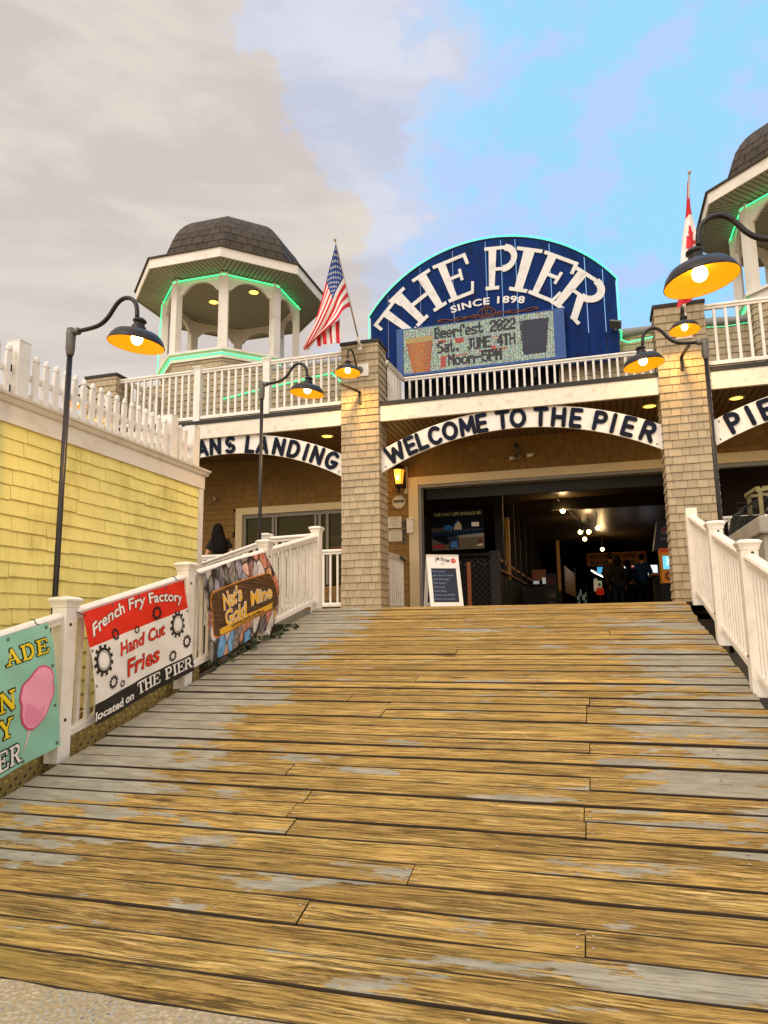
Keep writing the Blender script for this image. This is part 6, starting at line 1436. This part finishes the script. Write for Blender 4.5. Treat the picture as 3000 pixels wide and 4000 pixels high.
# coffee sign
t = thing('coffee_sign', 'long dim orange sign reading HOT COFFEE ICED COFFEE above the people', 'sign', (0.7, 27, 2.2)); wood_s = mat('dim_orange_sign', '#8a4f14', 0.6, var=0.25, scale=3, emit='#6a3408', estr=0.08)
m_ = MB(); m_.box((-0.29,27,2.09),(1.77,27.05,2.57)); m_.build('panel', wood_s, t); wtext(t, 'HOT COFFEE ICED COFFEE', 0.60, 2.36, 1.6, 0.13, 26.995, mat('dark_brown_print', '#23120a', 0.7), bold=0.05); wtext(t, 'FLAVORED DRINKS', 0.60, 2.14, 1.5, 0.13, 26.995, MATS['dark_brown_print'], 'second_line_lettering', bold=0.05)
m_ = MB(); m_.poly([(1.52+0.13*math.cos(a*0.5)*(1+0.25*math.sin(a*1.9)), 2.36+0.12*math.sin(a*0.5)) for a in range(12)], front(26.995)); m_.build('pretzel_print', woodo, t)
# lit screens, fluorescent tubes, stock at the back
scr = mat('lit_white_screen', '#e8eef4', 0.5, emit='#e6ecf2', estr=1.1); scb = mat('lit_blue_screen', '#58b4e6', 0.5, emit='#4cb2ec', estr=0.8); scrd = mat('lit_red_panel', '#d8302c', 0.5, emit='#c8201c', estr=0.5)
for lb, m__, (x0_, x1_, z0_, z1_), y in (('lit white screen right of the person in blue', scr, (1.51,1.88,1.48,1.83), 24), ('lit white screen between the two groups of people', scr, (0.88,1.18,1.55,1.82), 24), ('lit blue screen left of the person in the cap', scb, (0.05,0.26,1.62,1.82), 24)):
    t = thing('lit_screen', lb, 'screen', ((x0_+x1_)/2, y, z0_), 'lit screens at the back of the hall'); m_ = MB(); m_.box((x0_,y,z0_),(x1_,y+0.03,z1_)); m_.build('display', m__, t); m_ = MB(); m_.box((x0_-0.02,y+0.035,z0_-0.02),(x1_+0.02,y+0.07,z1_+0.02)); m_.build('case', blackp, t)
    if 'between' in lb: m_ = MB(); m_.poly([(1.06,1.60),(1.17,1.66),(1.17,1.81),(1.10,1.81)], front(y-0.003)); m_.build('red_graphic', scrd, t)
for lb, a, b in (('upper left fluorescent tube in the hall', (-0.13,26,1.86), (0.03,25.2,1.70)), ('lower right fluorescent tube in the hall', (0.05,25.1,1.68), (0.22,24.3,1.53))):
    t = thing('fluorescent_tube', lb, 'light tube', a, 'fluorescent tubes'); m_ = MB(); m_.tube([a, b], 0.024, 10); m_.build('tube', MATS.get('lit_tube') or mat('lit_tube', '#fffdf5', 0.4, emit='#fff8ea', estr=6), t); m_ = MB(); a2, b2 = Vector(a)+Vector((0,0,0.045)), Vector(b)+Vector((0,0,0.045)); m_.beam(a2, b2, 0.05, 0.03); m_.build('fitting', white2, t)
t = thing('hanging_shirt', 'pale cream shirt hanging on a rack at the back left of the people', 'shirt', (-0.03, 24, 1.43)); m_ = MB()
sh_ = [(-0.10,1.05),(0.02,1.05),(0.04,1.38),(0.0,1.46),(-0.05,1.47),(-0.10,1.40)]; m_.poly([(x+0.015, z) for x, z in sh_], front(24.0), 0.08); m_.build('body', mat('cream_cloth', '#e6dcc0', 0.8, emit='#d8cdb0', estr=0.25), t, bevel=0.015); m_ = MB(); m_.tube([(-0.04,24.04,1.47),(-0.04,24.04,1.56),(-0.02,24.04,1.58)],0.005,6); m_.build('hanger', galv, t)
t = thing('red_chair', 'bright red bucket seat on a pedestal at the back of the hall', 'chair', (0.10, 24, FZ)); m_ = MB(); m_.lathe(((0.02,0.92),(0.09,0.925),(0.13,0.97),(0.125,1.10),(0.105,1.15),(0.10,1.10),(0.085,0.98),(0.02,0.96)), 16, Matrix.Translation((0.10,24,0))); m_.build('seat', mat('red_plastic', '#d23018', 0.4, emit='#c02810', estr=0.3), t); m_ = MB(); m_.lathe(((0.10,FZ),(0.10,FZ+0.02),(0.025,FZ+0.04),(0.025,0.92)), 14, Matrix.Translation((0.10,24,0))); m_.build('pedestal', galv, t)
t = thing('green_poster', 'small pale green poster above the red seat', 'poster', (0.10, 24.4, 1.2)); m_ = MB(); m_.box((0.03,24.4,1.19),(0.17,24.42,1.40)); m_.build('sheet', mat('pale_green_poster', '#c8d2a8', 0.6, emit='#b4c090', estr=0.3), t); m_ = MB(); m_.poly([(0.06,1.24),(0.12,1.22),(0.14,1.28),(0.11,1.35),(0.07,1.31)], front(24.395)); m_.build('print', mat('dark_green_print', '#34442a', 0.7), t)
t = thing('postcard_rack', 'rack of pale postcards low at the back left of the people', 'rack', (-0.25, 22.5, FZ)); m_ = MB(); g = random.Random(2)
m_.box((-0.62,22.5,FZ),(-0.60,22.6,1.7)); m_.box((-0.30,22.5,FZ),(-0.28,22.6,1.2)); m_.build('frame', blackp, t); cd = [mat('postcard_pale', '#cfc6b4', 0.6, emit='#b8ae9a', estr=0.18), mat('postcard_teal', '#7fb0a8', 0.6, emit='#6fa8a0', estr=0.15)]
for q in range(12):
    x, z = -0.58+0.045*(q % 6)+g.uniform(0,.01), 0.35+0.33*(q//6)+g.uniform(0,.2); m_ = MB(); m_.box((x,22.48,z),(x+0.03,22.49,z+g.uniform(0.12,0.26))); m_.build('postcard', cd[q % 2], t)
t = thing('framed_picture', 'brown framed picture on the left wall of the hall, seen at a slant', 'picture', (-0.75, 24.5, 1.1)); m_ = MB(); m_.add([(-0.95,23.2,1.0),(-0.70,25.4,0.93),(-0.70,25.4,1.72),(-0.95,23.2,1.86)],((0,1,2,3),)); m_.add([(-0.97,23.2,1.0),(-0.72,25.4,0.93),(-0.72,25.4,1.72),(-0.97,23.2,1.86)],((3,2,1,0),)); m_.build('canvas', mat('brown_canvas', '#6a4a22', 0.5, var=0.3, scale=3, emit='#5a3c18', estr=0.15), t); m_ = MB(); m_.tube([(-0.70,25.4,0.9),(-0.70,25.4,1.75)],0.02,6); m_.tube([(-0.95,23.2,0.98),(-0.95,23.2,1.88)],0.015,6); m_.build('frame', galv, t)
# game machine, counter and drink cooler on the right
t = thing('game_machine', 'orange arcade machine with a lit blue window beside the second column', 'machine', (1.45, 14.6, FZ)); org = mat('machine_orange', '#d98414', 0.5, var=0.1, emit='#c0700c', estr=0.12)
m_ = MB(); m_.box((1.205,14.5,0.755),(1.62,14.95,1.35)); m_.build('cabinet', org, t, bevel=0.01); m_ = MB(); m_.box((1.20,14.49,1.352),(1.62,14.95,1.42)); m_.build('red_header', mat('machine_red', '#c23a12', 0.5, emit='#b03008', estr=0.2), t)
m_ = MB(); m_.box((1.24,14.488,1.02),(1.43,14.498,1.27)); wnd = m_.build('lit_window', mat('lit_cyan_window', '#7fd8f4', 0.4, emit='#5cc8f0', estr=0.95), t); m_ = MB(); m_.poly([(1.30,1.08),(1.42,1.10),(1.41,1.25),(1.31,1.25)], front(14.485)); m_.build('pale_graphic', mat('lit_pale_cyan', '#c8f0f8', 0.4, emit='#bce8f4', estr=0.9), wnd); m_ = MB(); m_.sphere((1.40,14.482,1.055),0.028,12,8,(1,0.3,1)); m_.build('green_ball', mat('lit_green', '#38d820', 0.4, emit='#28d010', estr=0.8), wnd)
m_ = MB(); g = random.Random(12)
for q in range(7): a = q*0.9; m_.poly([(1.335+0.055*math.cos(a)+0.028*math.cos(2*PI*k/9)*(1+0.3*g.random()), 0.885+0.065*math.sin(a)+0.028*math.sin(2*PI*k/9)) for k in range(9)], front(14.497-0.0008*q))
m_.build('cartoon_print', mat('brown_print', '#7a3a10', 0.6), t)
m_ = MB(); m_.box((1.20,14.5,FZ),(1.62,14.9,0.75)); m_.build('plinth', black, t)
t = thing('sales_counter', 'dark sales counter with a brown top between the blue coat and the arcade machine', 'counter', (1.3, 15.5, FZ)); m_ = MB(); m_.box((1.13,15.2,FZ),(1.85,15.9,0.95)); m_.build('body', black, t); m_ = MB(); m_.box((1.08,15.15,0.952),(1.85,15.95,1.0)); m_.build('top', woodo, t)
t = thing('drink_cooler', 'dark navy drinks cooler with a round red white and blue logo', 'cooler', (1.5, 15.2, 1.45)); navy = mat('cooler_navy', '#0d1830', 0.5, var=0.2)
m_ = MB(); m_.add([(1.14,15.2,1.45),(1.60,15.2,1.45),(1.60,15.2,2.05),(1.25,15.2,2.05),(1.14,15.6,1.45),(1.60,15.6,1.45),(1.60,15.6,2.05),(1.25,15.6,2.05)], ((0,1,2,3),(7,6,5,4),(0,3,7,4),(1,5,6,2),(3,2,6,7),(0,4,5,1))); cc_ = m_.build('canopy', navy, t)
lc = (1.395,1.83); circ_ = lambda r, a0=0, a1=360, n=24: [(lc[0]+r*math.cos(R(a0+(a1-a0)*k/n)), lc[1]+r*math.sin(R(a0+(a1-a0)*k/n))) for k in range(n+1)]
for nm, pts, col, ly_ in (('logo_disc', circ_(0.085)[:-1], '#8f8b86', 1), ('logo_red', circ_(0.075,10,190), '#8a2018', 2), ('logo_blue', circ_(0.075,215,345), '#152a58', 2)):
    m_ = MB(); m_.poly(pts, front(15.2-0.002*ly_)); m_.build(nm, mat('logo_print', col, 0.5), cc_)
wtext(cc_, 'pepsi', 1.40, 1.66, 0.21, 0.075, 15.196, mat('dim_grey_print', '#767a80', 0.6))

# ---------------------------------------------------------------- right side: block wall, lobster traps, bay interior
conc = mat('painted_concrete', '#a39c90', 0.85, var=0.15, scale=2, dirt='#6d675c', dscale=2.5, damt=0.5, bump=0.5, bscale=18)
t = thing('concrete_wall', 'grey painted concrete block wall with a thick cap beside the right railing', 'wall', (2.6, 9.5, -1.7)); m_ = MB(); m_.box((1.74,8.38,-1.75),(3.9,10.55,0.93)); m_.build('block', conc, t)
m_ = MB(); m_.box((1.70,8.32,0.932),(3.95,10.6,1.125)); m_.build('cap', conc, t, bevel=0.02)
m_ = MB()
for z in (0.5, 0.72): m_.box((2.05,8.372,z),(3.9,8.3785,z+0.012))
for x, z in ((2.4,0.5),(2.1,0.72),(2.9,0.72)): m_.box((x,8.372,z),(x+0.012,8.3785,z+0.22))
m_.build('block_joints', mat('concrete_joint', '#7d776b', 0.9), t)
wirem = mat('trap_wire', '#191814', 0.6, var=0.3); oldw = mat('old_grey_wood', '#857a4e', 0.85, var=0.3, scale=8); netm = mat('trap_net', '#8b8a78', 0.9)
t = thing('lobster_trap', 'dark wire lobster trap on the concrete wall behind the right railing', 'lobster trap', (1.95, 9.9, 1.125), 'lobster traps')
m_ = MB(); x0_, x1_, y0_, y1_, z0_, z1_ = 1.74, 2.12, 9.7, 10.45, 1.13, 1.53
def dome_z(u): return z0_+(z1_-z0_)*math.sqrt(max(0, 1-(1-min(1,u))**2))
for k in range(15):
    y = y0_+(y1_-y0_)*k/14; m_.tube([(x0_+ (x1_-x0_)*q/10*1.0, y, z0_+0.62*(z1_-z0_)*min(1, q/1.5)+0.38*(z1_-z0_)*min(1,(q/10)*1.4)) for q in range(11)], 0.004, 4)
for q in range(11):
    z = z0_+0.62*(z1_-z0_)*min(1, q/1.5)+0.38*(z1_-z0_)*min(1,(q/10)*1.4); m_.tube([(x0_+(x1_-x0_)*q/10,y0_,z),(x0_+(x1_-x0_)*q/10,y1_,z)],0.004,4); m_.tube([(x0_+(x1_-x0_)*q/10,y0_,z0_),(x0_+(x1_-x0_)*q/10,y0_,z)],0.0045,4)
for q in range(6): z = z0_+0.07*q; m_.tube([(x0_,y0_,z),(x1_,y0_,z)],0.0045,4); m_.tube([(x0_,y0_,min(z,z0_+0.25)),(x0_,y1_,min(z,z0_+0.25))],0.0045,4)
m_.build('wire_mesh', wirem, t)
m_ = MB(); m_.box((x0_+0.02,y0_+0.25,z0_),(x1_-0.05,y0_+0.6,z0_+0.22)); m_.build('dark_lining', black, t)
t = thing('lobster_trap', 'old wooden framed lobster trap with hanging net, at the right edge behind the concrete wall', 'lobster trap', (2.4, 9.8, 1.125), 'lobster traps')
m_ = MB()
for p0, p1 in (((1.99,9.55,1.13),(1.99,9.55,1.62)),((2.75,9.55,1.13),(2.75,9.55,1.66)),((1.95,9.55,1.60),(2.80,9.55,1.68)),((1.95,10.2,1.63),(2.80,10.2,1.70)),((1.97,9.53,1.63),(1.97,10.25,1.66)),((2.05,9.7,1.655),(2.78,9.7,1.70)),((2.05,9.9,1.66),(2.78,9.9,1.71)),((1.99,10.2,1.13),(1.99,10.2,1.62)),((2.75,10.2,1.13),(2.75,10.2,1.66))): m_.beam(p0, p1, 0.045, 0.035, up=(0,1,0) if p0[2] != p1[2] and abs(p0[0]-p1[0]) < .01 else (0,0,1))
m_.build('frame', oldw, t)
m_ = MB()
for k in range(9):
    m_.tube([(2.02+k*0.09+q*0.045, 9.56, 1.60-q*0.055-0.02*math.sin(q*0.5)) for q in range(9) if 2.02+k*0.09+q*0.045 < 2.75], 0.004, 4) if k < 7 else None
    m_.tube([(2.75-k*0.085-q*0.04, 9.565, 1.62-q*0.055) for q in range(8) if 2.75-k*0.085-q*0.04 > 2.0], 0.004, 4) if k < 7 else None
m_.build('net', netm, t)
m_ = MB(); m_.tube([(2.15,9.6,1.60),(2.22,9.6,1.45),(2.24,9.6,1.25),(2.35,9.6,1.16)],0.014,6); m_.build('rope', oldw, t)
m_ = MB(); g = random.Random(3)
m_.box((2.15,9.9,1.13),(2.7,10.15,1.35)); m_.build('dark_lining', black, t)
t = thing('souvenir_display', 'bright jumble of souvenirs inside the right bay, glimpsed behind the lobster traps', 'display', (2.4, 14, FZ)); g = random.Random(44)
m_ = MB(); m_.box((2.1,14.3,FZ),(4.5,14.4,1.6)); m_.build('back_panel', woodd, t)
for q, col in enumerate(('#c8452c','#d8c24a','#9fb06a','#d9d2c4','#c85a78','#8fb7c8','#d8c24a','#c8452c','#9fb06a')):
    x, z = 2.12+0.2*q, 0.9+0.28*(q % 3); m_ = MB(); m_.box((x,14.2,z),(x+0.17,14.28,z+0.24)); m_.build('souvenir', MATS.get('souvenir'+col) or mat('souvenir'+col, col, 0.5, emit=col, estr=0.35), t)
m_ = MB(); m_.box((2.06,14.4,1.62),(7.4,14.5,1.70)); m_.box((2.06,14.5,1.7),(7.4,14.6,2.9)); m_.build('header_wall', mat('dark_red_wall', '#2e1712', 0.8, var=0.3), bld)
# ---------------------------------------------------------------- people
skinm = mat('skin', '#c98f6c', 0.55, var=0.08); hairk = mat('dark_hair', '#120b08', 0.8, spec=0.15, var=0.4, scale=20, stretch=(12,12,1)); 
def skin_mesh(name, joints, edges, m, parent, root, sub=2):
    """continuous surface grown over a joint skeleton; joints: name -> (pos, rx, ry)"""
    me = bpy.data.meshes.new(name); ks = list(joints); ix = {k: i for i, k in enumerate(ks)}; off = WL[parent.name]
    me.from_pydata([tuple(Vector(joints[k][0])-off) for k in ks], [(ix[a], ix[b]) for a, b in edges], [])
    o = bpy.data.objects.new(name, me); C.objects.link(o); o.parent = parent; me.materials.append(m); WL[o.name] = off.copy()
    md = o.modifiers.new('skin', 'SKIN'); md.use_smooth_shade = True
    for i, k in enumerate(ks):
        sv = me.skin_vertices[0].data[i]; sv.radius = (joints[k][1], joints[k][2]); sv.use_root = (k == root)
    sd_ = o.modifiers.new('sub', 'SUBSURF'); sd_.levels = sub; sd_.render_levels = sub; return o
def person(label, loc, rot, H, pose, cols, hair='short', hat=False, female=False, parts=True):
    """pose overrides joint positions (metres in a 1.75 m figure facing +y)"""
    t = thing('person', label, 'person', loc); k = H/1.75; MR = Matrix.Rotation(rot, 3, 'Z'); sw = 0.92 if female else 1.0
    J = {'pelvis':((0,0,.95),.13,.105),'spine':((0,.0,1.12),.125,.10),'chest':((0,.0,1.30),.15*sw,.11),'neckb':((0,-.01,1.46),.062,.06),'neck':((0,.01,1.53),.05,.05),'head':((0,.025,1.62),.072,.09),'crown':((0,.01,1.705),.058,.07),'nose':((0,.115,1.615),.014,.02),
         'shL':((-.165*sw,0,1.415),.055,.055),'elL':((-.235,-.03,1.14),.042,.042),'wrL':((-.235,.06,.90),.027,.03),'paL':((-.235,.09,.82),.018,.036),
         'shR':((.165*sw,0,1.415),.055,.055),'elR':((.235,-.03,1.14),.042,.042),'wrR':((.235,.06,.90),.027,.03),'paR':((.235,.09,.82),.018,.036),
         'hiL':((-.09,0,.88),.085,.085),'knL':((-.10,.02,.50),.058,.06),'anL':((-.105,-.03,.09),.038,.042),'toL':((-.115,.12,.035),.036,.028),
         'hiR':((.09,0,.88),.085,.085),'knR':((.10,.02,.50),.058,.06),'anR':((.105,-.03,.09),.038,.042),'toR':((.115,.12,.035),.036,.028)}
    for kk, v in pose.items(): J[kk] = (v, J[kk][1], J[kk][2])
    for s_ in 'LR':   # fingers and thumb
        p = Vector(J['pa'+s_][0]); d = (p-Vector(J['wr'+s_][0])).normalized(); a = d.cross(Vector((1,0,0)))
        if a.length < 0.2: a = Vector((0,1,0))
        a.normalize(); sg_ = -1 if s_ == 'L' else 1
        for f_, (o_, ln) in enumerate(((-.028,.07),(-.010,.08),(.009,.075),(.027,.06))):
            J['f%d%s' % (f_, s_)] = (tuple(p+a*o_+d*.035), .009, .009); J['g%d%s' % (f_, s_)] = (tuple(p+a*o_+d*(.035+ln*.9)+Vector((-sg_*.02,0,0))), .007, .007)
        J['th'+s_] = (tuple(p-a*.045+d*.01+Vector((-sg_*.012,0,0))), .010, .010); J['tt'+s_] = (tuple(p-a*.06+d*.05+Vector((-sg_*.02,0,0))), .008, .008)
    Wd = lambda p: tuple(Vector(loc) + MR @ (Vector(p)*k))
    def sel(ks, g=0.0, gl=1.0): return {q: (Wd(J[q][0]), (J[q][1]+g)*k*gl, (J[q][2]+g)*k*gl) for q in ks}
    ed = [('pelvis','spine'),('spine','chest'),('chest','neckb'),('neckb','neck'),('neck','head'),('head','crown'),('head','nose')]
    for s_ in 'LR':
        ed += [('chest','sh'+s_),('sh'+s_,'el'+s_),('el'+s_,'wr'+s_),('wr'+s_,'pa'+s_),('pelvis','hi'+s_),('hi'+s_,'kn'+s_),('kn'+s_,'an'+s_),('an'+s_,'to'+s_)]
        for f_ in range(4): ed += [('pa'+s_,'f%d%s' % (f_,s_)),('f%d%s' % (f_,s_),'g%d%s' % (f_,s_))]
        ed += [('wr'+s_,'th'+s_),('th'+s_,'tt'+s_)]
    skin_mesh('body', sel(J), ed, skinm, t, 'pelvis')
    up = ['pelvis','spine','chest','neckb','shL','elL','wrL','shR','elR','wrR']
    ued = [('pelvis','spine'),('spine','chest'),('chest','neckb'),('chest','shL'),('shL','elL'),('elL','wrL'),('chest','shR'),('shR','elR'),('elR','wrR')]
    if cols.get('short_sleeve'):
        J['slL'] = (tuple(Vector(J['shL'][0]).lerp(Vector(J['elL'][0]), .6)), .055, .055); J['slR'] = (tuple(Vector(J['shR'][0]).lerp(Vector(J['elR'][0]), .6)), .055, .055)
        up = ['pelvis','spine','chest','neckb','shL','slL','shR','slR']; ued = [('pelvis','spine'),('spine','chest'),('chest','neckb'),('chest','shL'),('shL','slL'),('chest','shR'),('shR','slR')]
    J['hem'] = ((J['pelvis'][0][0], J['pelvis'][0][1], J['pelvis'][0][2]-cols.get('hem', .08)), .15, .12); up.append('hem'); ued.append(('hem','pelvis'))
    top = sel(up, cols.get('puff', .02)); skin_mesh('jacket' if not cols.get('short_sleeve') else 'shirt', top, ued, cols['top'], t, 'chest')
    lo_ = sel(['pelvis','hiL','knL','anL','hiR','knR','anR'], .014); skin_mesh('trousers', lo_, [('pelvis','hiL'),('hiL','knL'),('knL','anL'),('pelvis','hiR'),('hiR','knR'),('knR','anR')], cols['legs'], t, 'pelvis')
    sho = sel(['anL','toL','anR','toR'], .012); 
    for s_ in 'LR': skin_mesh('shoe', {q: sho[q] for q in ('an'+s_, 'to'+s_)}, [('an'+s_,'to'+s_)], cols.get('shoe', blackp), t, 'an'+s_)
    hc = Vector(J['head'][0])+Vector((0,-.018,.035)); m_ = MB()
    if hair == 'short': m_.sphere(Wd(hc+Vector((0,0,.01))), .105*k, 16, 10, (0.85,0.95,1.0)); m_.build('hair', cols.get('hair', hairk), t)
    elif hair == 'bob': m_.sphere(Wd(hc+Vector((0,-.005,-.005))), .118*k, 16, 10, (0.88,0.92,1.12)); m_.sphere(Wd(hc+Vector((0,-.04,-.10))), .10*k, 14, 8, (0.95,0.75,1.1)); m_.build('hair', cols.get('hair', hairk), t)
    # eyes, mouth and ears
    hd = Vector(J['head'][0]); fwd = (Vector(J['nose'][0])-hd); fwd.z = 0; fwd.normalize(); sd2 = Vector((fwd.y,-fwd.x,0))
    m_ = MB()
    for s_ in (-1, 1): m_.sphere(Wd(hd+fwd*.083+sd2*.032*s_+Vector((0,0,.02))), .010*k, 8, 6)
    m_.build('eyes', ink, t); m_ = MB(); m_.sphere(Wd(hd+fwd*.088+Vector((0,0,-.045))), .018*k, 10, 6, (1.1,0.6,0.35)); m_.build('mouth', mat('lips', '#8a4a3c', 0.5), t)
    m_ = MB()
    for s_ in (-1, 1): m_.sphere(Wd(hd+sd2*.075*s_+Vector((0,0,-.005))), .026*k, 8, 6, (0.5,0.7,1.1))
    m_.build('ears', skinm, t)
    if hat:
        m_ = MB(); c = Wd(hd+Vector((0,-.005,.06))); m_.sphere(c, .108*k, 18, 10, (0.9,1.0,0.75)); f2 = MR @ fwd; s2 = MR @ sd2; cc = Vector(c)+Vector((0,0,-.012))
        pts = [cc+s2*(.085*math.cos(a))*k+f2*(.06+.15*math.sin(a))*k+Vector((0,0,-.02*math.sin(a)))*k for a in [PI*q/10 for q in range(11)]]
        m_.add(pts+[p+Vector((0,0,.010)) for p in pts], [tuple(range(10,-1,-1)), tuple(range(11,22))]+[(q,q+1,q+12,q+11) for q in range(10)]); m_.build('cap', cols.get('hat', woodd), t)
    return t
cloth = lambda n, c: mat(n, c, 0.85, var=0.15, scale=4, bump=0.3, bscale=25)
jeans = cloth('dark_jeans', '#1a2436'); blk = cloth('black_cloth', '#12100e'); brn = cloth('brown_jacket', '#4a3116'); blu = cloth('blue_coat', '#143a72'); ltj = cloth('blue_jeans', '#22385c'); nvy = cloth('navy_top', '#16243c')
person('person in a brown jacket and peaked cap standing with his back half turned', (0.43,22.0,FZ), R(-35), 1.82, {'wrL':(-.20,.16,1.02),'paL':(-.19,.22,1.0)}, {'top':brn,'legs':blk,'hem':.16,'puff':.028,'hat':mat('brown_cap','#5c4018',0.8)}, hat=True)
person('person in a dark coat seen from behind, in front of the capped one', (0.60,21.3,FZ), R(5), 1.64, {}, {'top':blk,'legs':jeans,'hem':.2,'puff':.035}, hair='bob', female=True)
person('person leaning with a lit face in profile, dark navy top and blue jeans', (0.98,22.6,FZ), R(50), 1.66, {'head':(-.0,.10,1.60),'crown':(0,.10,1.685),'nose':(0,.195,1.585),'neck':(0,.06,1.51),'neckb':(0,.03,1.45),'chest':(0,.03,1.30),'wrR':(.12,.25,1.05),'paR':(.08,.31,1.06)}, {'top':nvy,'legs':ltj,'hem':.06}, hair='bob', female=True)
person('person in a blue coat and dark trousers with short dark hair, seen from behind', (1.31,22.0,FZ), R(-4), 1.76, {'wrR':(.20,.20,1.06),'paR':(.17,.27,1.09),'wrL':(-.22,.12,.95),'paL':(-.21,.17,.90)}, {'top':blu,'legs':blk,'hem':.12,'puff':.03})
wt = person('person with very long dark hair and a black top, seen from behind on the patio', (-6.78,11.9,FZ), R(28), 1.70, {'wrL':(-.16,.22,1.06),'paL':(-.12,.28,1.08),'elL':(-.25,.02,1.12)}, {'top':blk,'legs':jeans,'hem':.05,'short_sleeve':True}, hair='none', female=True)
m_ = MB(); Rg = ((0,0,.01),(.02,0,.062),(.075,.005,.092),(.16,.01,.112),(.26,.025,.135),(.36,.045,.152),(.45,.065,.158),(.54,.085,.15),(.60,.10,.10),(.62,.11,.02)); vs_ = []; n = 28
for i, (dz, cx2, hw) in enumerate(Rg):
    for q in range(n):
        a = 2*PI*q/n; lum = 1+0.03*math.sin(q*5+i); yy = math.sin(a)*min(hw*0.8, 0.10)*lum
        vs_.append((-6.80+cx2+hw*math.cos(a)*lum, 11.86-0.02*i*0.3+yy, 1.975-dz))
m_.smooth = True; m_.add(vs_, [(i*n+q, i*n+(q+1) % n, (i+1)*n+(q+1) % n, (i+1)*n+q) for i in range(len(Rg)-1) for q in range(n)]); m_.build('hair', hairk, wt)
